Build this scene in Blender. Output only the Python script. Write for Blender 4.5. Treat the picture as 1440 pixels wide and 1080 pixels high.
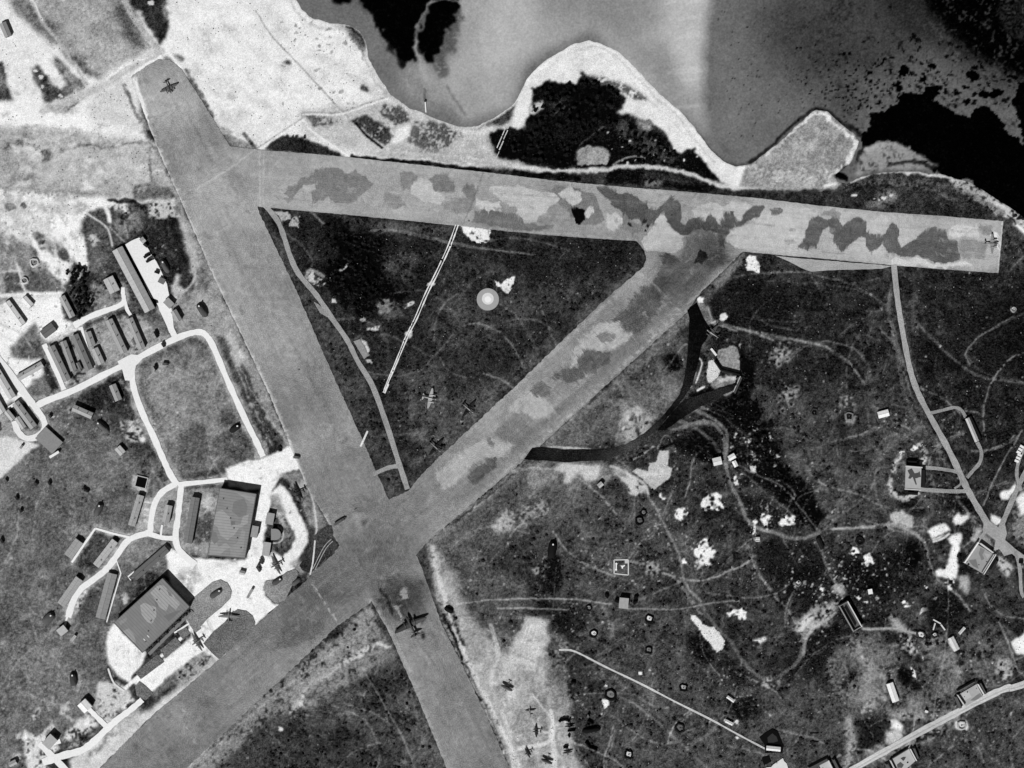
import bpy, math, random
import numpy as np
from mathutils import Vector

# ---------------------------------------------------------------- clearing
for o in list(bpy.data.objects): bpy.data.objects.remove(o)
scene = bpy.context.scene
COL = scene.collection
S = 0.65            # metres per unit of the survey grid (x east, y south, origin at the north-west)
H_CAM = 1500.0
def wx(x): return (x-720.0)*S
def wy(y): return (540.0-y)*S

# ---------------------------------------------------------------- camera
cam = bpy.data.cameras.new('camera')
cam.sensor_fit = 'HORIZONTAL'; cam.sensor_width = 36.0
cam.lens = 36.0*H_CAM/(1440*S)
cam.clip_start = 10; cam.clip_end = 6000
camo = bpy.data.objects.new('camera', cam); COL.objects.link(camo)
camo.location = (0, 0, H_CAM)
scene.camera = camo

# ---------------------------------------------------------------- sky and sun
SUN_EL = math.radians(44.0)
SUN_AZ = (-0.41, -0.91)          # where the sun stands: south-west by south (x, y)
world = bpy.data.worlds.new('World'); scene.world = world; world.use_nodes = True
nt = world.node_tree; nt.nodes.clear()
sky = nt.nodes.new('ShaderNodeTexSky'); sky.sky_type = 'NISHITA'; sky.sun_disc = False
sky.sun_elevation = SUN_EL
sky.air_density = 0.6; sky.dust_density = 0.2; sky.altitude = 1500
sky.sun_rotation = math.atan2(SUN_AZ[0], SUN_AZ[1])
bw = nt.nodes.new('ShaderNodeRGBToBW')
bg = nt.nodes.new('ShaderNodeBackground'); bg.inputs['Strength'].default_value = 0.05
wo = nt.nodes.new('ShaderNodeOutputWorld')
nt.links.new(sky.outputs[0], bw.inputs[0]); nt.links.new(bw.outputs[0], bg.inputs['Color'])
nt.links.new(bg.outputs[0], wo.inputs['Surface'])
sl = bpy.data.lights.new('sun', 'SUN'); sl.energy = 5.0; sl.angle = math.radians(0.5); sl.color = (1, 1, 1)
so = bpy.data.objects.new('sun', sl); COL.objects.link(so)
sd = Vector((SUN_AZ[0]*math.cos(SUN_EL), SUN_AZ[1]*math.cos(SUN_EL), math.sin(SUN_EL)))
so.rotation_euler = sd.to_track_quat('Z', 'Y').to_euler()
so.location = sd*1200
scene.view_settings.view_transform = 'Standard'
scene.view_settings.look = 'None'
scene.view_settings.exposure = 0.0
scene.view_settings.gamma = 1.0
scene.view_settings.use_curve_mapping = False
KLIT = 1.30          # light a level white sheet sends back, for turning tones into base colours

random.seed(5)
RNG = np.random.default_rng(11)

# ---------------------------------------------------------------- materials
def alb(v):
    v = max(0.0, min(1.0, v))
    l = v/12.92 if v <= 0.04045 else ((v+0.055)/1.055)**2.4
    return min(0.9, max(0.002, l/KLIT))
MATS = {}
def mat(tone, grain=0.05, size=1.5, rough=0.9, spec=0.1, kind='paint'):
    key = (round(tone, 2), grain, size, rough, kind)
    if key in MATS: return MATS[key]
    m = bpy.data.materials.new('%s_%02d' % (kind, int(tone*100))); m.use_nodes = True
    n = m.node_tree; b = n.nodes['Principled BSDF']
    b.inputs['Roughness'].default_value = rough
    b.inputs['Specular IOR Level'].default_value = spec
    tc = n.nodes.new('ShaderNodeTexCoord')
    no = n.nodes.new('ShaderNodeTexNoise'); no.inputs['Scale'].default_value = 1.0/size
    no.inputs['Detail'].default_value = 4.0
    n.links.new(tc.outputs['Object'], no.inputs['Vector'])
    ma = n.nodes.new('ShaderNodeMath'); ma.operation = 'MULTIPLY_ADD'
    n.links.new(no.outputs['Fac'], ma.inputs[0])
    a = alb(tone); g = grain*6.0
    ma.inputs[1].default_value = a*g; ma.inputs[2].default_value = a*(1-g*0.5)
    n.links.new(ma.outputs[0], b.inputs['Base Color'])
    MATS[key] = m
    return m
def ground_mat(name, amp=0.05, rough=0.95, spec=0.05, fine=1.1, streak=None, sa=0.1):
    """surface whose cover (bare soil, grass, sand...) comes from the 'tone' attribute, plus fine grain"""
    m = bpy.data.materials.new(name); m.use_nodes = True
    n = m.node_tree; b = n.nodes['Principled BSDF']
    b.inputs['Roughness'].default_value = rough
    b.inputs['Specular IOR Level'].default_value = spec
    at = n.nodes.new('ShaderNodeAttribute'); at.attribute_name = 'tone'
    tc = n.nodes.new('ShaderNodeTexCoord')
    acc = at.outputs['Fac']
    for sc, k, dt in ((1.0/fine, 2.6, 1.0), (1.0/3.5, 1.0, 3.0), (1.0/11.0, 0.8, 3.0), (1.0/40.0, 0.6, 2.0)):
        no = n.nodes.new('ShaderNodeTexNoise'); no.inputs['Scale'].default_value = sc
        no.inputs['Detail'].default_value = dt
        n.links.new(tc.outputs['Object'], no.inputs['Vector'])
        s1 = n.nodes.new('ShaderNodeMath'); s1.operation = 'SUBTRACT'; s1.inputs[1].default_value = 0.5
        n.links.new(no.outputs['Fac'], s1.inputs[0])
        s2 = n.nodes.new('ShaderNodeMath'); s2.operation = 'MULTIPLY_ADD'; s2.inputs[1].default_value = amp*k
        n.links.new(s1.outputs[0], s2.inputs[0]); n.links.new(acc, s2.inputs[2]); acc = s2.outputs[0]
    if streak is not None:       # rolling and wear marks that run along the strip
        for wd, ln, k in ((1.3, 26, 1.0), (6.0, 120, 1.2), (.9, 9, .7)):
            mp = n.nodes.new('ShaderNodeMapping'); mp.vector_type = 'TEXTURE'
            mp.inputs['Rotation'].default_value = (0, 0, -math.radians(streak)); mp.inputs['Scale'].default_value = (ln, wd, 1)
            n.links.new(tc.outputs['Object'], mp.inputs['Vector'])
            no = n.nodes.new('ShaderNodeTexNoise'); no.inputs['Scale'].default_value = 1.0; no.inputs['Detail'].default_value = 2.0
            n.links.new(mp.outputs[0], no.inputs['Vector'])
            s1 = n.nodes.new('ShaderNodeMath'); s1.operation = 'SUBTRACT'; s1.inputs[1].default_value = 0.5
            n.links.new(no.outputs['Fac'], s1.inputs[0])
            s2 = n.nodes.new('ShaderNodeMath'); s2.operation = 'MULTIPLY_ADD'; s2.inputs[1].default_value = sa*k
            n.links.new(s1.outputs[0], s2.inputs[0]); n.links.new(acc, s2.inputs[2]); acc = s2.outputs[0]
    mx = n.nodes.new('ShaderNodeMath'); mx.operation = 'MAXIMUM'; mx.inputs[1].default_value = 0.01
    n.links.new(acc, mx.inputs[0])
    pw = n.nodes.new('ShaderNodeMath'); pw.operation = 'POWER'; pw.inputs[1].default_value = 2.25
    n.links.new(mx.outputs[0], pw.inputs[0])
    ml = n.nodes.new('ShaderNodeMath'); ml.operation = 'MULTIPLY'; ml.inputs[1].default_value = 1.0/KLIT
    n.links.new(pw.outputs[0], ml.inputs[0])
    mi = n.nodes.new('ShaderNodeMath'); mi.operation = 'MINIMUM'; mi.inputs[1].default_value = 0.88
    n.links.new(ml.outputs[0], mi.inputs[0]); n.links.new(mi.outputs[0], b.inputs['Base Color'])
    return m

# ---------------------------------------------------------------- survey raster of ground cover (1 cell = 0.65 m)
OX, OY, GW, GH = -330, -270, 2100, 1620
def vn(cell, seed, w=GW, h=GH):
    r = np.random.default_rng(seed)
    gx = int(w/cell)+3; gy = int(h/cell)+3
    g = r.random((gy, gx), dtype=np.float32)
    ux = np.arange(w)/cell; uy = np.arange(h)/cell
    ix = ux.astype(int); fx = (ux-ix).astype(np.float32); fx = fx*fx*(3-2*fx)
    iy = uy.astype(int); fy = (uy-iy).astype(np.float32); fy = (fy*fy*(3-2*fy))[:, None]
    a = g[:, ix]*(1-fx)+g[:, ix+1]*fx
    return a[iy]*(1-fy)+a[iy+1]*fy
N1 = vn(1.3, 1); N2 = vn(2.6, 2); N5 = vn(5.3, 3); N14 = vn(14, 4); N40 = vn(41, 5); N120 = vn(120, 6)
WXa = (vn(11, 7)-.5)*1.1+(vn(4.1, 8)-.5)*.9; WYa = (vn(11, 9)-.5)*1.1+(vn(4.1, 10)-.5)*.9
FR = (N2*.45+N5*.3+N14*.25-.5)*2.4      # fractal noise around 0

def box(a, r):
    if r < 1: return a
    r = int(round(r)); k = 2*r+1
    for ax in (0, 1):
        p = np.pad(a, [(r+1, r) if i == ax else (0, 0) for i in (0, 1)], mode='edge')
        c = np.cumsum(p, axis=ax, dtype=np.float64)
        a = ((c[k:, :]-c[:-k, :]) if ax == 0 else (c[:, k:]-c[:, :-k]))/k
    return a.astype(np.float32)
def region(x0, y0, x1, y1, m):
    i0 = max(0, int(x0-OX-m)); i1 = min(GW, int(x1-OX+m)+1)
    j0 = max(0, int(y0-OY-m)); j1 = min(GH, int(y1-OY+m)+1)
    return i0, i1, j0, j1
def blend(A, sl, m, val, alpha):
    m = m*alpha
    A[sl] = A[sl]*(1-m)+val*m
def polymask(pts, warp, soft):
    xs = [p[0] for p in pts]; ys = [p[1] for p in pts]
    i0, i1, j0, j1 = region(min(xs), min(ys), max(xs), max(ys), 4+warp+soft*2)
    if i1 <= i0 or j1 <= j0: return None, None
    sl = (slice(j0, j1), slice(i0, i1))
    X = np.arange(i0, i1)[None, :]+OX+WXa[sl]*warp
    Y = np.arange(j0, j1)[:, None]+OY+WYa[sl]*warp
    ins = np.zeros(X.shape, bool)
    n = len(pts)
    for k in range(n):
        xa, ya = pts[k]; xb, yb = pts[(k+1) % n]
        if ya == yb: continue
        c = (Y > min(ya, yb)) & (Y <= max(ya, yb))
        ins ^= c & (X < (xb-xa)*(Y-ya)/(yb-ya)+xa)
    m = ins.astype(np.float32)
    if soft >= 1: m = box(box(m, soft), max(1, soft*.7))
    return sl, m
def P(val, pts, warp=2.0, soft=0, a=1.0, mott=0, A=None):
    """a patch of ground cover; mott > 0 breaks it up"""
    A = T if A is None else A
    sl, m = polymask(pts, warp, soft)
    if sl is None: return
    if mott: m = m*np.clip(.5+FR[sl]*2.2+(1-mott), 0, 1)
    blend(A, sl, m, val, a)
def L(val, pts, w, soft=.8, a=1.0, warp=.6, A=None, mott=0):
    """a worn line: track, seam, ditch"""
    A = T if A is None else A
    pts = smooth(pts)
    xs = [p[0] for p in pts]; ys = [p[1] for p in pts]
    for k in range(len(pts)-1):
        xa, ya = pts[k]; xb, yb = pts[k+1]
    i0, i1, j0, j1 = region(min(xs), min(ys), max(xs), max(ys), w+soft+4)
    if i1 <= i0 or j1 <= j0: return
    M = np.zeros((j1-j0, i1-i0), np.float32)
    for k in range(len(pts)-1):
        xa, ya = pts[k]; xb, yb = pts[k+1]
        a0, a1, b0, b1 = region(min(xa, xb), min(ya, yb), max(xa, xb), max(ya, yb), w+soft+3)
        if a1 <= a0 or b1 <= b0: continue
        s2 = (slice(b0, b1), slice(a0, a1))
        X = np.arange(a0, a1)[None, :]+OX+WXa[s2]*warp; Y = np.arange(b0, b1)[:, None]+OY+WYa[s2]*warp
        dx, dy = xb-xa, yb-ya; q = dx*dx+dy*dy+1e-6
        t = np.clip(((X-xa)*dx+(Y-ya)*dy)/q, 0, 1)
        d = np.hypot(X-xa-t*dx, Y-ya-t*dy)
        m = np.clip((w*.5+soft-d)/(2*soft)+0.0, 0, 1).astype(np.float32)
        v = M[b0-j0:b1-j0, a0-i0:a1-i0]
        np.maximum(v, m, out=v)
    sl = (slice(j0, j1), slice(i0, i1))
    if mott: M = M*np.clip(.5+FR[sl]*2.2+(1-mott), 0, 1)
    blend(A, sl, M, val, a)
def B(val, x, y, rx, ry=None, rot=0, warp=3, soft=0, a=1.0, mott=0, A=None):
    ry = rx if ry is None else ry
    c, s = math.cos(math.radians(rot)), math.sin(math.radians(rot))
    pts = [(x+rx*math.cos(t)*c-ry*math.sin(t)*s, y+rx*math.cos(t)*s+ry*math.sin(t)*c) for t in [k*math.pi/10 for k in range(20)]]
    P(val, pts, warp, soft, a, mott, A)
def smooth(pts, n=6):
    if len(pts) < 3: return [tuple(p) for p in pts]
    out = []
    q = [pts[0]]+list(pts)+[pts[-1]]
    for i in range(1, len(q)-2):
        p0, p1, p2, p3 = q[i-1], q[i], q[i+1], q[i+2]
        for k in range(n):
            t = k/n
            out.append(tuple(.5*(2*p1[j]+(p2[j]-p0[j])*t+(2*p0[j]-5*p1[j]+4*p2[j]-p3[j])*t*t+(3*p1[j]-p0[j]-3*p2[j]+p3[j])*t**3) for j in (0, 1)))
    out.append(tuple(pts[-1]))
    return out
def ragged(pts, amp, step=5, seed=0, closed=True):
    r = random.Random(seed); out = []
    n = len(pts)
    for k in range(n if closed else n-1):
        xa, ya = pts[k]; xb, yb = pts[(k+1) % n]
        d = math.hypot(xb-xa, yb-ya); m = max(1, int(d/step))
        for i in range(m):
            t = i/m
            out.append((xa+(xb-xa)*t+r.uniform(-amp, amp)*(i > 0 or amp > .4), ya+(yb-ya)*t+r.uniform(-amp, amp)*(i > 0 or amp > .4)))
    return out
# ---------------------------------------------------------------- ground cover, area by area
T = np.full((GH, GW), 0.22, np.float32)
# heath and grass inside the airfield
T += (N40-.5)*.05
P(.20, [(340,290),(900,335),(910,375),(560,680),(500,600)], 6, 8)
P(.30, [(560,420),(700,420),(900,380),(740,520),(590,640),(560,600)], 10, 14, .45)
P(.29, [(1040,560),(1300,560),(1330,760),(1160,740),(1030,690)], 10, 16)
P(.17, [(1000,370),(1255,380),(1270,540),(1100,560),(990,500)], 10, 14, .8)
P(.16, [(1265,385),(1760,390),(1760,600),(1320,600)], 10, 14, .9)
P(.29, [(740,720),(980,690),(1010,1080),(860,1100),(830,900)], 10, 16); P(.29, [(900,960),(1200,960),(1200,1100),(860,1100)], 10, 16); P(.27, [(1330,1000),(1500,940),(1500,1200),(1280,1200),(1280,1060)], 6, 10)
P(.41, [(-60,600),(150,590),(240,690),(240,760),(100,880),(-330,900),(-330,640)], 10, 16)
P(.43, [(-330,900),(100,880),(200,800),(150,900),(160,1000),(60,1060),(-330,1340)], 10, 14)
P(.50, [(185,520),(280,475),(300,500),(370,640),(330,655),(250,670)], 6, 8)
P(.62, [(195,515),(235,505),(250,560),(215,580)], 8, 8, .35)
P(.36, [(255,610),(340,560),(360,640),(250,665)], 8, 5, .8)
P(.62, [(268,590),(280,580),(330,608),(300,612)], 5, 3, .7)
P(.34, [(540,900),(350,990),(250,1090),(240,1350),(740,1340),(640,1080)], 6, 6)
P(.22, [(360,1020),(480,1010),(560,1060),(600,1340),(340,1340),(310,1080)], 14, 18, .9)
P(.24, [(480,940),(550,930),(600,1010),(550,1050),(500,1010)], 10, 12, .8)
P(.42, [(580,955),(615,1040),(622,1080),(590,1060),(560,980)], 8, 8, .6, .6)
P(.50, [(480,890),(520,850),(545,900),(560,920),(430,1000),(380,1010),(345,990)], 6, 4, .8, .25)
L(.82, [(516,908),(500,925),(480,935),(455,950),(435,962),(425,985),(410,1000)], 6, 1, .9, 6, mott=.75)
L(.75, [(520,905),(490,930),(470,942),(440,955),(415,990)], 5, 2, .6, 4, mott=.9)
L(.9, [(524,912),(534,905),(548,910)], 4, 1.5, .7, 4)
L(.72, [(510,940),(525,965),(545,1000),(565,1035),(580,1070)], 1.6, .8, .6)
B(.85, 395,1026, 4,3); L(.55,[(450,900),(462,908)],1.5,.8)
P(.33, [(575,520),(690,540),(700,590),(640,650),(590,650),(575,600)], 8, 8, .8)
# narrow dirt verges of the long runway
P(.70, [(600,765),(625,850),(650,920),(690,1000),(730,1090),(800,1340),(900,1340),(830,1090),(760,1010),(740,960),(700,900),(660,860),(640,800),(610,760)], 6, 6, .85)
P(.74, [(700,940),(740,870),(775,870),(770,930),(800,990),(810,1080),(830,1340),(720,1340),(715,1080)], 6, 5, .9)
P(.60, [(715,1000),(760,960),(785,1030),(770,1080),(735,1090)], 8, 8, .8)
P(.82, [(740,865),(772,872),(765,905),(755,930),(715,935),(722,900)], 2, 1, .8)
for k in range(4): L(.95, [(742+k*5,880),(733+k*5,905)], 1.5, .8, .6)
B(.28, 730,878, 5,12, 20, 3, 1)
for _ in range(170): B(random.choice((.38,.9,.5,.86,.45)), random.uniform(690,800), random.uniform(890,1080), random.uniform(2,14), random.uniform(1,4), random.uniform(50,110), 8, 1.2, .55, .5)
for _ in range(9): B(.5, random.uniform(765,800), random.uniform(940,1000), 5, 5, 0, 2, 1, .5); B(.66, 775, 970, 3, 3, 0, 2, 1, .3)
P(.40, [(765,925),(790,920),(800,990),(785,1000),(772,975)], 5, 3, .7, .5)
P(.33, [(640,790),(680,800),(740,820),(740,870),(720,900),(690,900),(660,860)], 8, 8, .85)
P(.5, [(625,780),(650,790),(640,850),(628,850)], 5, 3, .8, .5)
P(.42, [(610,760),(680,700),(760,655),(820,650),(860,660),(840,700),(760,740),(660,800),(630,800)], 10, 12, .7)
P(.7, [(690,745),(712,715),(745,722),(722,740),(700,752)], 6, 3, .7, .7)
P(.66, [(725,720),(765,700),(775,715),(740,730),(748,740),(735,738)], 5, 3, .7, .6)
P(.62, [(742,648),(860,652),(880,660),(850,680),(790,668),(745,690)], 6, 4, .6)
P(.85, [(780,652),(845,655),(838,675),(825,680),(815,665),(800,680),(792,680),(795,666),(782,662)], 3, 1.5, .8)
P(.42, [(770,610),(860,560),(940,520),(965,545),(930,590),(860,625),(780,630)], 8, 8, .7)
P(.66, [(870,570),(905,575),(925,585),(915,610),(890,622),(868,620),(880,600)], 6, 4, .8, .5)
P(.95, [(873,583),(895,570),(900,575),(893,580),(882,590),(878,593)], 2, 1)
B(.8, 895,620, 6,4,0,2,1); B(.85,876,603,3,3); L(.9,[(772,629),(790,629),(830,632)],3,1,.7)
P(.38, [(640,800),(700,790),(700,840),(650,850)], 8, 6, .5)
# belts of worn ground beside the strips
P(.36, [(905,375),(720,540),(590,655),(575,650),(640,580),(720,520),(800,450),(880,392)], 4, 4, .8)
L(.27, [(890,383),(800,462),(720,532),(620,618)], 3, 1.2, .8, 3)
P(.48, [(1046,352),(965,440),(845,553),(745,640),(598,765),(603,775),(700,695),(760,640),(850,565),(975,450),(1050,362)], 3, 2, .8)
P(.40, [(640,740),(745,650),(770,625),(860,545),(960,470),(965,500),(950,560),(900,590),(850,615),(770,625),(700,700)], 6, 5, .6)
L(.66, [(745,634),(770,610),(850,540),(960,445)], 2, 1, .7, 3, mott=.5); L(.6, [(800,592),(845,545)], 3, 1.2, .7, 3); L(.25, [(748,645),(690,695),(640,735)], 2.5, 1, .8, 3)
L(.6, [(700,690),(660,722)], 2, 1, .7, 3)
P(.52, [(520,848),(480,892),(425,940),(360,988),(265,1080),(-80,1500),(0,1500),(300,1085),(380,1010),(470,945),(530,890)], 4, 3, .8, .12)
L(.62, [(270,1080),(365,995),(430,945),(520,880)], 2.5, 1, .7, 3)
P(.33, [(365,300),(415,405),(465,520),(530,665),(545,700),(570,690),(545,610),(505,515),(450,430),(400,340)], 5, 3, .45)
P(.40, [(395,300),(470,306),(640,320),(600,328),(520,325),(440,312)], 5, 3, .5, .5)
L(.36, [(400,215),(500,226),(640,240)], 3, 1, .6)
P(.68, [(240,250),(262,300),(332,455),(380,557),(408,628),(395,632),(340,510),(300,430),(255,330),(235,270)], 4, 2, .75)
P(.30, [(305,478),(325,480),(345,520),(375,590),(400,625),(375,635),(350,590),(325,520)], 4, 2, .9)
L(.6, [(322,490),(350,560),(375,610),(384,628)], 2.5, 1.2, .8, 3, mott=.4); L(.75,[(330,500),(360,560),(400,620)],2,1,.6,3)
# dark heath and woodland floor
def darkpatch(pts, v=.05, warp=9, soft=3, a=.92, mott=.45): P(v, pts, warp, soft, a, mott)
darkpatch([(425,300),(520,320),(590,350),(620,400),(600,440),(540,450),(470,420),(440,370)], .10, 16, 6, .7, .5)
darkpatch([(452,318),(462,306),(480,308),(490,318),(500,332),(530,330),(545,348),(538,372),(540,395),(562,410),(575,402),(578,418),(545,425),(520,438),(500,440),(488,428),(466,412),(458,395),(465,372),(478,350),(462,335)], .012, 9, 1, .97, .12)
darkpatch([(470,410),(540,400),(560,440),(520,450),(500,440)], .10, 8, 6, .8)
darkpatch([(590,530),(560,520),(545,470),(560,440),(600,450),(610,500)], .12, 10, 8, .6)
darkpatch([(700,480),(760,440),(820,430),(800,470),(700,540),(640,560),(620,500)], .12, 12, 8, .5)
darkpatch([(720,345),(890,350),(895,370),(800,395),(720,390)], .12, 10, 8, .6)
darkpatch([(980,440),(1010,400),(1060,390),(1120,410),(1110,480),(1040,470),(1000,450)], .10, 12, 8, .7)
darkpatch([(1040,490),(1060,510),(1060,560),(1090,600),(1100,640),(1090,690),(1040,680),(1035,640),(1000,600),(990,575),(1020,560),(1038,530)], .04, 8, 3, .92, .4)
darkpatch([(965,610),(990,600),(1015,620),(1020,645),(1000,650),(970,640),(940,625)], .05, 6, 3, .9, .4)
darkpatch([(1080,635),(1105,655),(1135,680),(1150,710),(1170,735),(1145,745),(1110,720),(1080,690)], .04, 6, 2, .95, .35)
darkpatch([(1030,690),(1080,700),(1130,740),(1080,745),(1050,720)], .10, 8, 5, .8)
darkpatch([(1080,760),(1140,760),(1160,800),(1120,840),(1080,830)], .10, 10, 6, .8)
darkpatch([(1180,790),(1290,760),(1290,800),(1260,810),(1230,850),(1180,840)], .10, 10, 6, .8)
darkpatch([(1262,760),(1290,760),(1295,790),(1275,800),(1262,785)], .06, 5, 3, .9)
darkpatch([(1270,690),(1290,700),(1300,720),(1280,730),(1265,710)], .07, 6, 3, .9)
darkpatch([(1335,690),(1360,690),(1370,715),(1350,720),(1335,710)], .05, 4, 2, .9)
darkpatch([(965,890),(990,895),(1003,915),(1000,935),(980,930),(966,915)], .06, 5, 3, .9)
darkpatch([(1020,985),(1060,975),(1070,1000),(1040,1015),(1022,1000)], .06, 6, 3, .9)
darkpatch([(1080,930),(1130,890),(1165,900),(1160,960),(1110,960)], .10, 8, 5, .8)
darkpatch([(1120,910),(1170,880),(1175,920),(1150,950)], .09, 8, 5, .7)
darkpatch([(1262,945),(1275,938),(1290,950),(1282,962),(1265,960)], .07, 4, 2, .95)
darkpatch([(1200,1010),(1245,1010),(1245,1045),(1210,1060),(1200,1040)], .10, 6, 4, .8)
darkpatch([(1310,840),(1345,830),(1360,855),(1340,880),(1310,870)], .08, 6, 4, .8)
darkpatch([(760,850),(820,850),(830,880),(800,900),(770,880)], .10, 6, 4, .75)
darkpatch([(755,790),(785,780),(795,810),(780,835),(758,820)], .05, 5, 2, .9)
darkpatch([(1380,430),(1440,400),(1760,420),(1760,540),(1440,530),(1370,500)], .08, 10, 10, .7)
darkpatch([(440,295),(480,310),(470,345),(420,360),(410,320)], .12, 6, 5, .6)
darkpatch([(930,500),(945,495),(958,505),(955,522),(938,520)], .04, 4, 3, .9)
darkpatch([(1280,500),(1340,470),(1360,520),(1300,540)], .12, 9, 6, .6)
darkpatch([(1380,620),(1430,600),(1440,640),(1390,680),(1360,660)], .12, 9, 6, .5)
darkpatch([(1120,540),(1240,545),(1250,600),(1190,640),(1150,600)], .15, 9, 8, .5)
darkpatch([(1038,505),(1056,515),(1058,560),(1082,595),(1092,640),(1080,665),(1060,640),(1045,600),(1010,580),(1025,565)], .015, 9, 1, .85, .45)
darkpatch([(1085,640),(1105,657),(1133,682),(1148,712),(1165,733),(1145,742),(1115,715),(1085,685)], .015, 7, 1, .85, .4)
darkpatch([(968,615),(990,605),(1010,622),(1016,642),(990,648),(965,632)], .02, 6, 1, .8, .4); darkpatch([(940,500),(956,505),(955,520),(938,518)], .02, 5, 1, .9, .4)
for _ in range(26): B(.9, random.gauss(1062,22), random.gauss(625,26), random.uniform(1,5), random.uniform(1,3), random.uniform(0,180), 5, .6, .9, .5)
# top-left land
P(.92, [(-330,-270),(430,-270),(430,10),(480,40),(520,80),(545,135),(640,180),(730,175),(740,235),(500,235),(320,205),(230,90),(190,110),(200,180),(240,260),(250,285),(110,290),(70,330),(-330,330)], 5, 3)
P(.60, [(20,10),(160,-270),(200,60),(215,65),(140,105),(75,60)], 6, 4)
P(.64, [(40,20),(-30,-270),(160,-270),(175,0),(130,30),(140,105),(100,60)], 6, 8)
P(.42, [(10,-10),(40,0),(62,28),(85,35),(75,60),(50,40),(20,18)], 6, 5)
P(.34, [(170,0),(185,20),(200,60),(212,64),(195,70),(180,60),(165,20),(150,-270)], 4, 5)
P(.38, [(85,70),(140,98),(145,108),(135,110),(100,90)], 4, 3)
P(.20, [(183,0),(235,-270),(236,10),(240,25),(232,55),(224,62),(205,30)], 6, 1.5)
B(.8, 213,5, 5,4); P(.8,[(228,5),(233,15),(236,30),(230,20)],2,1,.6)
P(.70, [(150,40),(180,60),(200,66),(150,100),(110,80)], 8, 8, .6)
P(.30, [(40,95),(60,85),(85,120),(110,130),(118,122),(65,148),(52,120)], 5, 2)
P(.45, [(75,78),(90,90),(118,118),(118,122),(90,134)], 4, 1.5)
P(.28, [(-60,85),(5,88),(14,120),(18,140),(-60,150)], 4, 2)
P(.95, [(40,50),(65,68),(80,95),(92,118),(88,124),(70,112),(45,80)], 4, 1.5)
P(.9, [(-60,20),(10,20),(60,60),(50,90),(30,140),(15,130),(5,80),(-60,70)], 6, 3, .8)
for x, y in ((50,100),(58,108),(60,122),(84,135),(8,100)): B(.85, x, y, 3, 2.5)
P(.4, [(68,156),(105,140),(95,152),(80,158)], 3, 1); P(.38,[(85,160),(100,148),(115,140),(92,160)],2,1)
B(.4, 125,133, 4,3)
P(.97, [(-330,150),(60,150),(190,180),(200,190),(60,178),(-330,172)], 6, 3)
P(.80, [(120,120),(182,110),(200,170),(195,190),(130,170)], 8, 8, .7)
P(.70, [(-330,172),(60,180),(215,200),(238,255),(235,282),(-330,262)], 6, 4)
P(.60, [(-330,178),(30,175),(60,200),(40,240),(-330,250)], 12, 6, .6)
P(.8, [(60,215),(205,212),(210,250),(180,255),(60,255)], 8, 6, .6)
L(.45, [(85,210),(110,206),(130,202),(145,207),(170,204),(190,201),(213,205),(222,220)], 4, 1.5, .8, 4)
L(.40, [(210,205),(210,230),(213,250),(220,260)], 3.5, 1.5, .8, 3)
B(.42, 62,218, 10,9, 0, 8, 1.5, .9); B(.35, 26,200, 9,3,-45,5,1); B(.42,42,252,8,6,0,8,1.5,.8); B(.4, 12,205,10,3,-30,5,1)
P(.42, [(185,262),(205,256),(240,262),(250,282),(185,280)], 5, 2)
P(.55, [(-330,262),(180,268),(180,276),(-330,272)], 4, 3, .6)
L(.4, [(175,120),(182,140),(190,155),(197,172)], 5, 1, .8, 3)
L(.35, [(262,102),(275,128),(290,155),(302,175),(318,195),(330,205)], 12, 2, .9, 5)
L(.45, [(305,178),(320,190),(335,200),(355,206)], 10, 2, .8, 4); L(.3,[(343,188),(356,204)],5,1)
B(.45, 238,86, 9,5, 30, 3,1); B(.42, 252,81, 7,4, 30, 3,1); B(.72,326,136,5,6,0,3,2,.8)
for _ in range(110):
    x, y = random.uniform(245,540), random.uniform(-20,190)
    B(random.choice((.70,.97,.76,.84)), x, y, random.uniform(4,22), random.uniform(3,10), random.uniform(20,70), 9, 3, .45, .4)
for _ in range(110):
    x, y = random.uniform(-20,235), random.uniform(178,268)
    B(random.choice((.5,.93,.6,.88,.55)), x, y, random.uniform(4,18), random.uniform(1.5,6), random.uniform(-30,30), 9, 1.2, .55, .4)
# north shore scrub
P(.72, [(420,155),(545,140),(660,185),(740,190),(740,232),(520,222),(430,190)], 6, 4, .8)
P(.30, [(424,158),(440,162),(462,164),(475,172),(460,178),(440,176)], 6, 1, .9, .5)
P(.18, [(492,168),(512,162),(530,168),(545,178),(552,192),(540,207),(530,200),(515,185),(503,178)], 5, 1, .95, .3)
L(.08, [(501,174),(515,190),(537,208)], 3, .7)
P(.24, [(538,148),(560,145),(572,155),(578,168),(555,178),(545,168),(535,160)], 6, 1, .9, .5)
P(.92, [(558,180),(575,175),(578,192),(565,200),(548,202)], 4, 2)
P(.28, [(578,178),(600,168),(625,174),(645,186),(648,196),(628,206),(615,214),(590,210),(575,200)], 7, 1, .9, .6)
B(.30, 512,125, 7,4, 45, 5, 1); B(.25, 405,88, 4,3,0,3,1); B(.6,398,95,8,6,0,3,4,.5)
for _ in range(30): B(.45, random.uniform(395,500), random.uniform(15,150), random.uniform(1.5,4), random.uniform(1,2.5), 0, 3, .8, .6)
L(.42, [(488,40),(500,60),(508,72),(513,85)], 3, 1, .7, 5)
P(.18, [(371,210),(385,196),(398,190),(425,194),(450,203),(478,214),(485,221),(430,217)], 3, 1)
for x in (403,412,418,428): B(.2, x, 192, 2.4,2.4)
P(.74, [(632,205),(645,195),(665,193),(685,200),(698,218),(700,224),(660,226),(635,218)], 3, 1)
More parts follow.
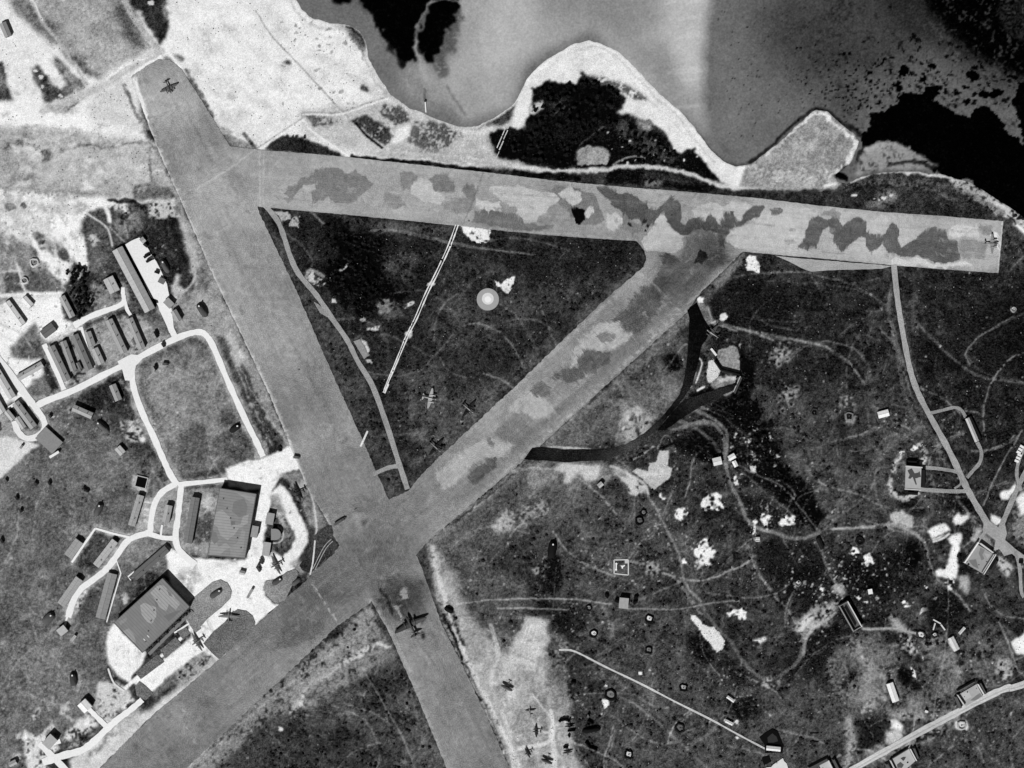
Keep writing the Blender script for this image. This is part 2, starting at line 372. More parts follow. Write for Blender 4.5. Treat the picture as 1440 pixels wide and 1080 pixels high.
# wood on the point and the beaches
P(.90, [(715,185),(722,150),(732,125),(748,100),(770,78),(800,58),(830,52),(872,70),(918,115),(955,152),(985,190),(1015,222),(1050,232),(1085,250),(1085,266),(1030,266),(985,240),(950,212),(935,185),(880,150),(850,135),(780,118),(750,128),(745,170),(730,182)], 3, 1.5)
L(.97, [(735,120),(760,95),(800,66),(828,58),(868,74),(905,105),(935,138),(965,165),(995,205),(1025,230),(1060,240)], 4, 1.5, .8, 2)
L(.72, [(810,72),(840,66),(868,82),(900,112),(925,140),(950,160),(975,195),(1005,228)], 2, 1.5, .7, 2)
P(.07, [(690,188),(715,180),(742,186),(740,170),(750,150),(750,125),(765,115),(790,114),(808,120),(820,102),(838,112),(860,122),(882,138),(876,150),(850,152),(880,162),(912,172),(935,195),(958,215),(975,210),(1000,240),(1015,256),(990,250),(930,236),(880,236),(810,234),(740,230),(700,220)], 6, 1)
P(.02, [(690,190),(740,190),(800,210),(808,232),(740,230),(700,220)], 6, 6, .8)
P(.9, [(745,150),(765,138),(768,146),(755,160),(745,158)], 5, 1, .8, .4)
P(.38, [(770,140),(800,135),(800,160),(780,165)], 8, 4, .6, .6)
P(.20, [(815,100),(850,108),(880,120),(905,130),(925,150),(900,140),(860,125),(820,112)], 5, 2, .8, .5)
P(.88, [(868,160),(885,140),(915,140),(935,165),(945,190),(958,212),(945,200),(925,178),(900,165)], 5, 1.5)
P(.30, [(870,165),(905,175),(930,195),(950,220),(960,240),(900,225),(870,190)], 8, 5, .8, .5)
P(.85, [(890,165),(915,172),(920,185),(900,180)], 4, 1.5, .6)
for _ in range(26): B(.9, random.uniform(850,985), random.uniform(185,240), random.uniform(.8,2.2), None, 0, 2, .6, .8)
B(.62, 834,218, 24,13, 0, 4, 1); P(.60,[(812,232),(812,212),(828,204),(835,209),(850,211),(858,222),(852,232)],3,.8)
L(.34, [(808,225),(815,205),(830,192),(848,178)], 2, 1, .8)
L(.83, [(545,210),(600,218),(640,222),(690,226),(725,234),(765,239),(810,240),(850,238),(885,233),(925,236),(975,246),(1000,256),(1030,265),(1062,262),(1085,258)], 6, 1.5, .95, 3)
P(.6, [(545,206),(640,212),(720,228),(720,238),(640,230),(545,220)], 4, 2, .7, .6)
L(.78, [(550,214),(640,219),(720,230)], 3, 1, .9, 3, mott=.8)
L(.6, [(862,232),(880,222),(900,220),(915,226)], 2.5, 1)
L(.07, [(495,221),(560,227),(640,234),(690,242)], 6, 1, .95, 3); L(.08, [(722,243),(760,247),(812,250)], 8, 1, .95, 3)
P(.08, [(852,245),(870,238),(905,240),(950,245),(985,258),(1010,266),(1010,272),(960,266),(900,260),(852,257)], 2, 1)
P(.28, [(905,241),(950,246),(985,260),(950,257),(905,250)], 2, 2, .9); P(.5,[(905,252),(935,254),(930,262),(905,262)],3,2,.8,.5)
P(.20, [(1000,266),(1060,268),(1160,268),(1240,262),(1320,280),(1400,300),(1440,318),(1760,480),(1760,600),(1440,385),(1411,311),(1240,297),(1000,274)], 3, 2)
P(.27, [(1411,300),(1450,330),(1760,500),(1760,700),(1440,385),(1405,385)], 5, 3)
L(.5, [(1420,382),(1430,370),(1450,350)], 1.2, .7)
P(.5, [(1240,262),(1265,268),(1255,290),(1220,292)], 6, 3, .7, .5)
P(.58, [(1045,240),(1148,150),(1163,152),(1205,188),(1209,203),(1196,228),(1172,246),(1182,258),(1175,266),(1100,268),(1040,262)], 2.5, 1)
L(.90, [(1078,216),(1110,190),(1148,158),(1174,174),(1200,194),(1203,206),(1190,228),(1170,246)], 5, 1.2, .95, 5, mott=.2)
for k in range(40): B(random.choice((.82,.85,.45)), random.uniform(1065,1175), random.uniform(238,262), random.uniform(1.5,6), random.uniform(1,2.5), random.uniform(-30,30), 5, .8, .7, .4)
for k in range(30): B(random.choice((.5,.7,.74)), random.uniform(1090,1190), random.uniform(175,245), random.uniform(3,12), random.uniform(2,5), 130, 8, 2, .5, .4)
L(.75, [(1060,240),(1110,250),(1150,262)], 14, 4, .6, 5, mott=.7); L(.9,[(1160,262),(1175,258)],5,1.5)
for k in range(4): L(.56, [(1105+k*7,250-k*2),(1120+k*5,215+k*2),(1140+k*4,210),(1150-k*3,235)], 1.2, 1, .5, 4)
L(.83, [(1195,255),(1215,246),(1245,241),(1290,243),(1330,248),(1355,257)], 5, 1.2, .95, 4)
L(.74, [(1350,256),(1385,275),(1415,290),(1450,318)], 22, 2, .8, 6, mott=.6)
L(.78, [(1400,290),(1440,310),(1500,345),(1760,450)], 16, 2, .9, 5, mott=.5)
L(.36, [(1190,262),(1240,254),(1300,256),(1360,272),(1410,300)], 7, 2, .7, 3, mott=.5)
L(.6, [(1230,258),(1290,262),(1340,280)], 3, 1.5, .5, 4, mott=.5)
P(.95, [(1425,312),(1440,320),(1460,345),(1440,328),(1426,318)], 2, 1); L(.05,[(1417,303),(1426,310),(1428,316)],2,.8)
for x, y, r in ((1201,275,4),(1230,280,2),(1237,281,2),(1244,277,4),(1254,274,3)): B(.85, x, y, r, r*.6, -10, 2, .6)
# middle-left: sand round the west camp
P(.93, [(-330,268),(150,285),(155,290),(140,300),(115,310),(100,380),(60,480),(60,560),(-330,620)], 6, 3)
P(.52, [(-330,320),(20,330),(50,350),(60,390),(90,410),(90,435),(-330,450)], 10, 4, .85)
P(.66, [(-330,290),(110,290),(80,330),(-330,345)], 14, 8, .5)
P(.36, [(5,385),(27,382),(32,410),(10,412)], 3, 1); P(.42,[(44,382),(66,378),(88,398),(85,412),(50,412),(30,410),(35,395)],3,1)
P(.34, [(45,325),(62,330),(72,355),(58,350)], 3, 1); P(.34,[(75,340),(92,350),(100,370),(85,365)],3,1)
P(.45, [(40,345),(52,350),(52,362),(42,358)], 3, 1); P(.5, [(40,355),(70,370),(80,400),(60,395)], 4, 1,.6)
B(.45, 13,292, 8,6); B(.45,34,290,5,4); P(.5, [(60,290),(85,300),(80,315),(60,310)],8,4,.5)
P(.98, [(75,300),(95,300),(115,330),(125,360),(125,380),(118,385),(105,365),(85,335)], 4, 1.5)
P(.96, [(55,355),(75,368),(90,380),(95,395),(85,392),(68,380)], 3, 1)
L(.92, [(-60,395),(25,380),(28,400),(35,415),(-60,415)], 3, 1, .5); L(.9,[(25,375),(30,395),(36,412)],2.5,1); L(.93,[(0,416),(50,413),(85,412)],5,1.5)
B(.8, 48,368, 6,6, 0, 2,1); L(.2,[(45,370),(48,364),(53,367)],1.2,.6); B(.85,35,395,4,5,0,2,1); L(.3,[(33,397),(36,393)],1.5,.6)
P(.34, [(122,300),(150,290),(205,292),(202,320),(190,335),(160,345),(165,385),(150,400),(128,385),(122,360),(118,330)], 4, 1.5)
P(.5, [(158,310),(190,290),(200,310),(185,330),(165,330)], 6, 3, .8, .5)
P(.85, [(122,332),(135,328),(142,345),(130,350)], 4, 1, .8, .4); L(.85,[(122,300),(150,320),(158,345)],2.5,1); L(.95,[(145,285),(152,300),(154,310)],6,1.5)
P(.45, [(125,350),(145,355),(150,375),(130,385)], 5, 2, .7); L(.7,[(175,310),(180,335)],1.5,1); L(.7,[(155,320),(175,340)],1.5,1)
L(.15, [(155,281),(185,284),(200,290)], 6, 1.2, .95, 4); P(.8, [(205,285),(245,280),(252,305),(230,312),(210,308)], 4, 2, .9, .4)
P(.22, [(208,310),(250,308),(262,330),(275,365),(272,390),(260,408),(245,402),(232,385),(225,365),(212,345)], 4, 1.5)
P(.12, [(250,320),(268,350),(272,370),(255,365),(245,340)], 5, 3, .7, .5)
P(.80, [(252,305),(262,320),(278,365),(290,390),(310,430),(330,480),(345,510),(330,520),(320,480),(275,440),(272,395)], 4, 3, .85)
P(.42, [(275,380),(282,375),(298,395),(290,415),(275,415)], 5, 2, .8)
P(.64, [(262,410),(300,405),(325,470),(300,475),(260,470),(215,440),(225,425)], 6, 4, .8)
P(.92, [(245,385),(255,388),(252,400),(262,410),(245,425),(240,408)], 4, 2, .8)
L(.72, [(275,378),(272,395),(262,408)], 3, 1.2)
P(.48, [(180,440),(215,440),(235,455),(242,470),(215,492),(195,480)], 5, 3, .8)
P(.30, [(155,345),(162,352),(205,440),(185,445),(175,425),(160,385)], 3, 2, .8, .3)
P(.55, [(128,395),(150,398),(172,418),(160,430),(128,436),(125,410)], 6, 3, .8, .5)
P(.55, [(105,490),(115,467),(150,445),(175,440),(240,475),(180,505),(135,515)], 5, 2)
P(.60, [(135,465),(152,450),(170,495),(150,515)], 5, 3, .6); P(.62,[(135,490),(165,498),(172,505),(150,518)],4,2,.6)
P(.98, [(50,425),(85,418),(90,450),(108,455),(115,465),(70,482),(62,478),(48,445)], 3, 1.5)
P(.96, [(-60,420),(8,425),(30,415),(85,412),(90,425),(50,432),(45,470),(60,520),(40,545),(10,505),(-60,470)], 5, 2, .85)
P(.40, [(30,470),(48,455),(60,478),(66,505),(40,505),(15,505),(14,490)], 4, 1.5)
L(.75, [(0,455),(30,470),(45,490)], 2, 1, .7); L(.8,[(0,470),(30,485)],2,1,.6)
P(.40, [(35,545),(62,530),(72,545),(70,555),(45,557)], 5, 1.5); P(.45,[(42,535),(60,530),(62,537),(45,540)],4,1,.9,.4); P(.25,[(66,512),(74,515),(77,530),(70,533)],3,1)
P(.5, [(65,487),(72,485),(98,540),(88,548)], 2, 1); P(.45,[(100,470),(110,465),(138,525),(125,530)],2,1)
P(.70, [(-60,560),(20,585),(30,615),(10,640),(-60,680)], 5, 3, .8); B(.3,-2,600,4,8)
P(.45, [(5,585),(20,578),(40,612),(25,615)], 4, 2, .8); P(.86,[(-330,655),(10,615),(55,625),(0,672),(-330,900)],2,1)
P(.5, [(60,575),(110,560),(120,570),(75,610),(62,595)], 5, 4, .7)
# trodden verges along the white lanes
for pts, w in (([(48,574),(105,548),(150,525),(185,508),(245,477),(282,467),(302,492),(320,535),(345,590),(370,642)],18),([(104,458),(145,438),(174,424),(173,404)],13),([(190,500),(188,545),(215,612),(250,682)],18),([(62,484),(90,548)],12),([(113,460),(131,516)],10),
    ([(250,681),(320,674)],13),([(248,680),(217,710),(210,748),(178,762),(150,800),(112,830),(96,868)],17),([(255,683),(247,752),(262,784)],16),([(45,570),(63,602),(52,614),(25,606),(20,592)],15),([(134,743),(184,756)],8),([(134,743),(101,791)],8)):
    L(.68, pts, w, 2.5, .75, 4)
P(.72, [(60,480),(100,460),(135,525),(90,548)], 4, 2, .6, .3); P(.66, [(150,440),(200,440),(215,490),(175,505)], 5, 2, .6, .4)
P(.6, [(225,420),(300,400),(335,470),(290,470),(262,465),(246,470)], 6, 3, .6, .3)
# yards of the camp road network
P(.8, [(168,590),(195,590),(205,615),(185,622),(170,608)], 5, 1, .9, .6); B(.9, 200,618, 5,5,0,2,1)
P(.32, [(170,595),(180,590),(185,600),(178,607)], 5, 1, .8, .5); B(.35,192,598,6,4,0,4,1,.8)
L(.18, [(182,615),(192,618)], 2.5, .8); P(.25,[(190,630),(200,625),(198,642),(188,640)],4,2,.8,.4)
P(.40, [(200,640),(230,640),(237,670),(210,690),(200,665)], 8, 3, .7, .3); 
for _ in range(22): B(.2, random.uniform(198,232), random.uniform(638,685), random.uniform(1,3), None, 0, 3, .8, .7)
for k in range(9): B(random.choice((.6,.5)), 200+k*6.5, 585+k*9, 5, 4, 60, 2, 1.5, .5)
P(.66, [(187,668),(212,674),(206,694),(184,688)], 1, 1); P(.72,[(200,700),(220,700),(212,742),(190,748)],3,1.5,.8)
P(.62, [(225,700),(245,688),(250,710),(246,745),(238,752),(220,748),(212,735)], 2, 1)
for y in (706,716,724,733): L(.95, [(203,y),(217,y+2)], 2.2, .7, .8, .3)
for y in (707,728,737,749,757): L(.95, [(256,y),(266,y+1)], 1.8, .7, .8, .3)
P(.55, [(258,690),(312,683),(296,780),(285,785),(262,775),(252,755)], 3, 2)
P(.75, [(290,695),(308,688),(303,715),(288,718),(284,705)], 5, 1.5, .9, .3); P(.27,[(276,730),(300,720),(296,765),(270,765)],5,2,.85,.4)
P(.62, [(285,765),(296,760),(294,782),(282,782)], 4, 2, .7)
P(.30, [(134,748),(168,757),(130,800),(108,792)], 2, 1); P(.6,[(100,745),(130,735),(138,740),(120,760),(105,755)],6,2,.7,.5)
P(.9, [(125,815),(118,850),(105,862),(98,858),(105,840)], 4, 1.5, .9, .2)
P(.46, [(175,768),(205,756),(235,757),(250,790),(240,812),(200,800),(170,812),(165,785)], 3, 2)
P(.55, [(180,760),(225,757),(200,780),(175,785)], 5, 3, .6); P(.3,[(225,790),(240,785),(235,800),(215,810)],4,2,.7,.5)
P(.30, [(125,830),(155,810),(140,870),(110,870)], 4, 3, .7, .3)
P(.36, [(175,790),(205,800),(165,850),(160,830)], 5, 4, .6); B(.75,176,842,5,8,0,4,1,.9,.4)
P(.25, [(190,830),(210,808),(214,812),(195,835)], 4, 1.5, .8, .3)
P(.5, [(148,870),(165,872),(175,890),(160,910),(150,935),(138,900)], 6, 3, .6, .5)
P(.98, [(162,876),(175,893),(200,915),(197,925),(186,950),(182,962),(165,950),(150,930),(148,905),(152,888)], 2, 1)
for _ in range(12): B(.75, random.uniform(158,185), random.uniform(900,940), random.uniform(1,2.5), None, 0, 2, .8, .6)
L(.55, [(149,905),(152,930),(165,950),(175,960)], 2, 1, .7)
P(.85, [(140,960),(155,957),(178,968),(190,985),(165,1000),(150,1020),(130,1005),(133,985)], 4, 2, .9, .2)
P(.92, [(30,1030),(60,1035),(85,1050),(60,1075),(90,1100),(40,1100)], 4, 1.5, .9, .3)
P(.93, [(95,1025),(125,1003),(140,1018),(120,1035),(100,1040),(85,1040)], 4, 1.5, .85, .4)
P(.36, [(80,1060),(95,1048),(112,1045),(105,1060),(90,1068)], 4, 1.5, .9); P(.38,[(122,1035),(140,1022),(143,1028),(125,1040)],3,1)
P(.92, [(100,1065),(160,1020),(205,1000),(260,960),(310,915),(350,890),(350,990),(265,1080),(140,1090),(90,1110)], 5, 3, .9)
P(.42, [(142,1032),(170,1028),(165,1045),(145,1048)], 5, 2, .8); P(.40,[(122,1060),(148,1045),(145,1055),(125,1068)],4,2,.8)
P(.55, [(230,935),(250,940),(235,970),(215,985),(210,970)], 5, 2, .8); P(.4,[(215,960),(245,945),(248,960),(225,980)],5,2,.8,.4)
P(.7, [(175,1000),(205,990),(190,1020),(160,1035)], 4, 3, .7)
P(.66, [(245,940),(290,905),(310,930),(250,975)], 6, 3, .8, .3)
L(.97, [(176,968),(200,946),(240,911),(282,872)], 5, 1, 1, .5); P(.97, [(196,912),(206,918),(200,935),(188,948),(180,960),(176,940)], 1, 1)
# dark kerb lines beside the east roads
for pts, w in (([(1257,376),(1262,420),(1270,470),(1280,520),(1290,550),(1305,580),(1330,625),(1345,655),(1360,687),(1380,722),(1397,748),(1425,775),(1500,830)],12.5),([(1402,755),(1408,740),(1425,700),(1438,672),(1460,630)],10),([(1308,581),(1325,577),(1342,573),(1352,577),(1358,587)],7.5),
    ([(1374,622),(1380,635),(1378,650),(1360,672)],8),([(1294,657),(1345,663)],8),([(1293,688),(1362,690)],8.5),([(1390,742),(1374,764)],8),([(1428,775),(1436,830)],8)): L(.14, pts, w, 1, .85, .8)
for pts in ([(1262,440),(1275,510),(1292,560)],[(1300,585),(1330,640)],[(1350,690),(1375,730)]): L(.6, [(x-7,y+3) for x, y in pts], 2, 1, .5, 3, mott=.6); L(.55, [(x+8,y-2) for x, y in pts], 2, 1, .5, 3, mott=.6)
# white concrete yard between the hangars
P(.975, [(232,765),(262,785),(296,786),(345,788),(372,780),(385,775),(402,788),(415,802),(395,812),(372,818),(373,835),(385,850),(396,851),(372,868),(345,892),(335,905),(306,928),(286,915),(235,952),(212,975),(190,962),(186,955),(232,925),(270,895),(262,870),(250,850),(240,830),(236,800)], 2, 1)
P(.975, [(315,660),(345,648),(370,645),(408,628),(420,622),(432,656),(405,663),(395,672),(383,690),(378,720),(370,760),(385,780),(360,795),(345,790),(352,735),(366,690),(322,684)], 3, 1)
P(.7, [(300,788),(345,790),(320,800),(300,797)], 6, 4, .5, .6); P(.6,[(248,800),(275,797),(285,815),(265,835),(250,825)],7,4,.6,.5)
for x, y, r in ((273,797,3),(272,806,4),(280,808,3),(330,790,4),(323,787,5),(268,829,4),(256,812,5)): B(.5, x, y, r, r*.6, 30, 3, 1, .7)
P(.50, [(392,668),(425,660),(432,670),(445,705),(462,738),(450,745),(435,740),(425,715),(408,680)], 3, 1.5)
P(.8, [(415,680),(432,674),(435,682),(420,688)], 4, 2, .7); L(.92,[(432,658),(440,680),(450,705),(465,735)],5,1.2,.9,1.5); L(.85,[(436,690),(443,720),(445,745),(441,770),(436,800)],2.5,1)
P(.92, [(378,695),(395,680),(405,690),(424,728),(434,750),(432,765),(420,785),(395,800),(385,795),(410,770),(415,755),(398,720),(388,700)], 2, 1)
P(.6, [(380,698),(390,695),(402,720),(400,735),(384,725)], 4, 2, .9); P(.42,[(398,740),(412,745),(415,760),(400,775),(390,765)],4,2,.85,.3)
P(.85, [(388,715),(400,725),(408,745),(398,742)], 5, 2, .6, .5); L(.9,[(391,740),(398,748),(396,760),(386,764),(380,762)],1.4,.7)
P(.9, [(400,790),(414,780),(436,800),(420,808)], 5, 3, .6); P(.5, [(372,765),(385,768),(386,782),(376,785)],3,1.5,.7)
P(.55, [(435,790),(460,780),(440,812),(430,815)], 4, 2, .7)
for _ in range(160):
    x, y = random.uniform(150,430), random.uniform(640,960)
    if T[int(y-OY), int(x-OX)] > .85: B(random.choice((.6,.75,.8,.5)), x, y, random.uniform(1,9), random.uniform(.8,3), random.uniform(0,180), 7, 1, .5, .6)
# tracks across the grass
tr = [
 ([(55,603),(85,600),(115,612),(135,635),(155,660),(168,690),(172,740)], 4, .45, .7),
 ([(90,615),(110,640),(125,665),(140,695)], 3.5, .47, .7), ([(100,610),(130,630),(148,655),(158,680)], 3, .42, .5),
 ([(142,545),(155,600),(160,650),(190,690)], 2.5, .42, .5), ([(118,650),(118,720),(105,750),(75,790),(60,820)], 3, .42, .4),
 ([(0,965),(30,925),(60,900),(90,870)], 3, .56, .7), ([(0,930),(40,905),(70,890)], 2, .52, .6),
 ([(35,870),(40,855),(60,852),(90,860)], 2, .5, .6), ([(107,940),(112,955),(108,972)], 4, .6, .8),
 ([(85,905),(105,930),(110,945)], 3, .45, .5), ([(35,850),(50,815),(60,800)], 3, .5, .5),
 ([(45,765),(50,715),(60,690)], 1.2, .6, .5), ([(520,325),(550,323),(590,330),(640,342),(700,352),(750,358)], 2.5, .55, .6),
 ([(530,330),(550,325),(600,335),(660,348),(720,354)], 1, .62, .6), ([(690,338),(720,334),(760,340),(800,352)], 3, .42, .5),
 ([(650,415),(660,400),(680,385),(700,382)], 4, .34, .6), ([(640,490),(640,440),(660,420)], 5, .28, .5), ([(615,480),(610,450),(640,410)],4,.28,.5),
 ([(1000,448),(1040,462),(1090,475),(1150,485),(1190,508),(1215,540)], 3.5, .42, .7), ([(990,450),(1020,460),(1036,466)], 3, .68, .7), ([(1070,472),(1088,478)],3,.66,.7),
 ([(1000,398),(1060,385),(1120,382),(1160,390),(1200,400),(1250,432)], 3, .36, .7), ([(1080,386),(1100,382),(1150,383)],2,.5,.5),
 ([(1255,400),(1250,440),(1262,500),(1270,545),(1285,585),(1310,620)], 6, .38, .6), ([(1290,455),(1320,485),(1350,512),(1380,530),(1440,538)], 4, .4, .7),
 ([(1290,400),(1285,440),(1290,470)], 8, .33, .6), ([(1425,445),(1400,460),(1375,475),(1358,497),(1364,512)], 2.2, .5, .8), ([(1440,440),(1400,462)],2,.4,.6),
 ([(1360,500),(1385,525),(1440,535)], 2, .35, .6), ([(1215,540),(1222,600),(1222,640)], 3, .33, .5), ([(1140,485),(1155,520)],2,.36,.5),
 ([(1290,600),(1255,625),(1230,655),(1190,700),(1150,745)], 8, .37, .7), ([(1270,650),(1235,660),(1228,680),(1215,700),(1175,730),(1160,745)], 3, .45, .7),
 ([(1230,680),(1235,705),(1250,728)], 3, .42, .7), ([(1290,555),(1310,610),(1330,645)], 6, .36, .5), ([(1185,570),(1165,620),(1140,670),(1130,690)], 3, .34, .6),
 ([(1168,744),(1200,743),(1250,738),(1280,748),(1300,765),(1310,800),(1325,820),(1345,835),(1365,860)], 3.5, .55, .75),
 ([(1172,744),(1230,741)], 3, .7, .7), ([(1250,735),(1280,745),(1300,762)],4,.6,.7,), ([(1080,745),(1105,755),(1130,757),(1148,750)], 5, .5, .8),
 ([(1150,750),(1160,790),(1172,815),(1185,840)], 4, .45, .8), ([(1020,640),(1022,610),(1005,590),(985,580),(970,575)], 5, .5, .8), 
 ([(965,600),(990,592),(1008,600),(1018,620),(1020,650),(1028,680),(1040,705),(1050,730),(1065,742),(1085,748)], 5, .5, .85),
 ([(950,590),(975,600),(1000,620),(1015,640)], 5, .42, .7), ([(945,605),(980,595),(1005,597)], 6, .45, .7),
 ([(1040,655),(1070,670),(1100,685),(1130,720),(1150,745)], 2.5, .45, .8), ([(1040,660),(1080,695),(1120,728)], 2.5, .4, .7), ([(1080,673),(1105,680),(1120,698)],3,.42,.6),
 ([(1035,700),(1030,720),(1005,732),(960,735)], 4, .32, .6), ([(1042,745),(1042,830)], 3, .28, .6),
 ([(905,690),(920,710),(935,740),(950,770),(957,790),(960,810),(970,830),(985,845)], 3.5, .55, .8), ([(985,850),(1005,880),(1025,900),(1045,930),(1068,952),(1085,955),(1105,945),(1125,925),(1130,895),(1150,878),(1172,858)], 5, .42, .8),
 ([(858,655),(880,665),(905,680),(912,695)], 3, .85, .8), ([(1225,1080),(1230,1000)],1,.3,.2),
 ([(640,850),(700,843),(760,842),(810,843),(860,850)], 1.6, .72, .9), ([(700,856),(740,855),(800,858)], 1.6, .7, .9), ([(880,856),(930,857),(960,856),(1000,848),(1040,845)], 1.4, .7, .9), ([(895,845),(930,830),(965,815)], 3, .5, .7),
 ([(820,892),(850,875),(880,868),(900,862)], 1.5, .45, .8), ([(1020,848),(1040,858)],3,.5,.6),
 ([(1215,885),(1250,884),(1275,888),(1295,893)], 4, .75, .85), ([(1175,862),(1150,880),(1135,895),(1130,920)], 4, .75, .7),
 ([(1333,815),(1333,870),(1328,920),(1318,970),(1312,1010)], 1.8, .7, .8), ([(1405,875),(1420,910),(1430,940)], 3, .6, .8), ([(1378,905),(1385,930),(1395,955),(1400,965)], 2.5, .5, .7),
 ([(1425,1080),(1420,1050),(1435,1025),(1450,1015)], 2.5, .45, .8), ([(1350,740),(1330,790)], 1.5,.6,.4), ([(1370,740),(1365,760),(1355,770)],2,.6,.7),
 ([(1438,605),(1410,650),(1383,710)], 1.8, .62, .85), ([(740,965),(755,985),(773,1008)], 3, .85, .8), ([(775,1000),(775,1040),(735,1052),(700,1060)], 6, .93, .75), ([(775,1035),(780,1080),(785,1340)], 8, .92, .7), ([(705,1000),(715,1030),(722,1080)], 6,.93,.8),
 ([(755,1030),(772,1030)],4,.9,.5), ([(690,880),(700,920),(690,960),(705,1000)], 6, .85, .5), ([(680,525),(700,532),(722,545)], 2.5, .5, .85),
 ([(815,975),(860,975),(905,978)], 1.4,.6,.5), ([(800,830),(790,800)],2,.3,.5), ([(680,845),(675,820),(690,790),(720,760)], 3,.45,.4),
 ([(395,290),(400,325),(425,345),(438,365),(437,380)], 2.5, .4, .7), ([(430,390),(437,380),(455,388)], 5, .7, .7), ([(438,298),(455,315)],3,.55,.7),
 ([(1090,740),(1080,720)],2,.3,.5), ([(1205,1080),(1190,1040),(1195,1010)], 3,.5,.3), ([(1100,905),(1140,900)],2,.35,.5),
 ([(745,700),(780,660)],3,.6,.4), ([(1200,930),(1210,960),(1205,1000)], 5,.6,.35), ([(1245,960),(1235,990)],5,.6,.35),
]
for t in tr: L(t[2], t[0], t[1], 1.0, t[3], 1.2)
rt = random.Random(77)
def web(n, x0, y0, x1, y1, lo, hi):
    for _ in range(n):
        x, y, a = rt.uniform(x0, x1), rt.uniform(y0, y1), rt.uniform(0, 6.28); pts = [(x, y)]; b = rt.uniform(-.35, .35)
        for k in range(rt.randint(3, 8)):
            a += b+rt.uniform(-.25, .25); x += 22*math.cos(a); y += 22*math.sin(a); pts.append((x, y))
        v = rt.uniform(lo, hi); w_ = rt.uniform(.8, 2.6)
        L(v, pts, w_, .9, rt.uniform(.35, .8), 1.5, mott=.3)
        if rt.random() < .4: L(v, [(px+3.5, py+1.5) for px, py in pts], w_, .9, .4, 1.5, mott=.3)
web(100, 740, 560, 1440, 1080, .45, .72); web(22, 1000, 380, 1440, 560, .34, .5); web(26, 420, 340, 900, 620, .32, .48); web(30, 0, 600, 240, 1060, .5, .66); web(10, 195, 510, 350, 650, .6, .7); web(12, 380, 900, 600, 1080, .45, .6)
for _ in range(420):
    x, y = rt.uniform(-10,250), rt.uniform(340,620)
    if y > 440+x*.9 and y > 600: continue
    B(rt.choice((.15,.3,.95,.8)), x, y, rt.uniform(.6,2.6), rt.uniform(.5,1.5), rt.uniform(0,180), 3, .6, .6, .2)
for _ in range(120):
    x, y = rt.uniform(190,440), rt.uniform(660,900); B(rt.choice((.35,.5,.95)), x, y, rt.uniform(.6,3), rt.uniform(.5,1.6), rt.uniform(0,180), 3, .6, .5, .2)
L(.70, [(168,-20),(180,12),(200,42),(224,72)], 9, 1.2, .9, 1.5); L(.45, [(160,-20),(172,10),(190,42),(212,66)], 2, 1, .6, 2); L(.72, [(38,-10),(62,33),(85,62),(122,118)], 4.5, 1.2, .85, 1.5); L(.96, [(41,-10),(60,28)], 2, 1, .9, 1)
L(.76, [(60,156),(90,145),(125,130),(150,118),(180,97),(225,72)], 10, 1.5, .85, 2.5); L(.98, [(140,118),(175,92),(222,74)], 3, 1.2, .8, 4, mott=.5); L(.98, [(185,108),(205,90),(226,80)], 2.5, 1, .9, 1.5); L(.9, [(80,160),(95,145),(98,140)], 1.5, .8, .8, 1)
L(.97, [(232,66),(250,90),(262,105)], 4, 1.2, .7, 2); L(.97, [(-40,270),(60,276),(150,286),(175,292)], 9, 2, .8, 6, mott=.3); L(.55, [(-40,262),(60,266),(160,276)], 2, 1, .6, 3, mott=.4)
for _ in range(60): B(rt.choice((.98,.98,.6,.7)), rt.uniform(-20,120), rt.uniform(275,350), rt.uniform(3,14), rt.uniform(2,7), rt.uniform(30,80), 9, 1, .7, .5)
for _ in range(26): B(rt.choice((.38,.42,.9)), rt.uniform(-20,110), rt.uniform(320,420), rt.uniform(3,14), rt.uniform(2,5), rt.uniform(45,70), 7, 1, .6, .5)
for _ in range(40): B(rt.choice((.98,.7,.9)), rt.uniform(-10,200), rt.uniform(985,1080), rt.uniform(3,12), rt.uniform(2,6), rt.uniform(-50,-30), 8, 1, .55, .5)
for _ in range(240):
    x, y = rt.uniform(740,1440), rt.uniform(560,1080); B(rt.choice((.08,.08,.42,.5)), x, y, rt.uniform(2,9), rt.uniform(1.5,6), rt.uniform(0,180), 8, 1.5, .5, .6)
# bare chalk, spoil and rubble
def chalk(pts, v=.93, a=1.0): P(v, pts, 3.4, .8, a, .12)
chalk([(646,317),(688,321),(690,340),(683,343),(663,336),(650,328)])
chalk([(693,392),(705,398),(712,390),(722,390),(720,402),(716,412),(709,413),(706,403),(698,400)])
chalk([(380,295),(405,298),(408,308),(392,312)], .8, .8); chalk([(410,305),(422,302),(418,320),(408,318)], .8, .8)
chalk([(1046,370),(1055,357),(1062,360),(1068,375),(1066,384),(1050,381)])
chalk([(980,420),(983,417),(990,420),(988,428),(981,427)], .93); chalk([(1012,443),(1018,438),(1024,446),(1018,452),(1011,448)], .9)
for x, y, rx, ry, rot in ((991,778,12,19,0),(1000,703,12,14,20),(992,710,5,6,0),(957,722,13,6,-30),(930,698,6,4,20),(1077,727,7,10,0),(1108,734,12,7,-20),(1040,863,9,9,0),(1029,868,3,3,0),(962,790,4,4,0),(1034,676,5,5,0),(1061,741,4,9,0),(1010,714,6,5,0),
    (1335,820,3,10,0),(1205,762,0,0,0),(1205,776,5,5,0),(1222,794,6,2,0),(1286,632,5,5,30),(1266,635,3,3,0),(1062,757,5,2,0),(933,1050,0,0,0)):
    if rx: B(.7, x, y, rx*1.15, ry*1.15, rot, 8, .8, .9, .9); B(.95, x, y, rx*.98, ry*.98, rot, 7, .6, 1, .3)
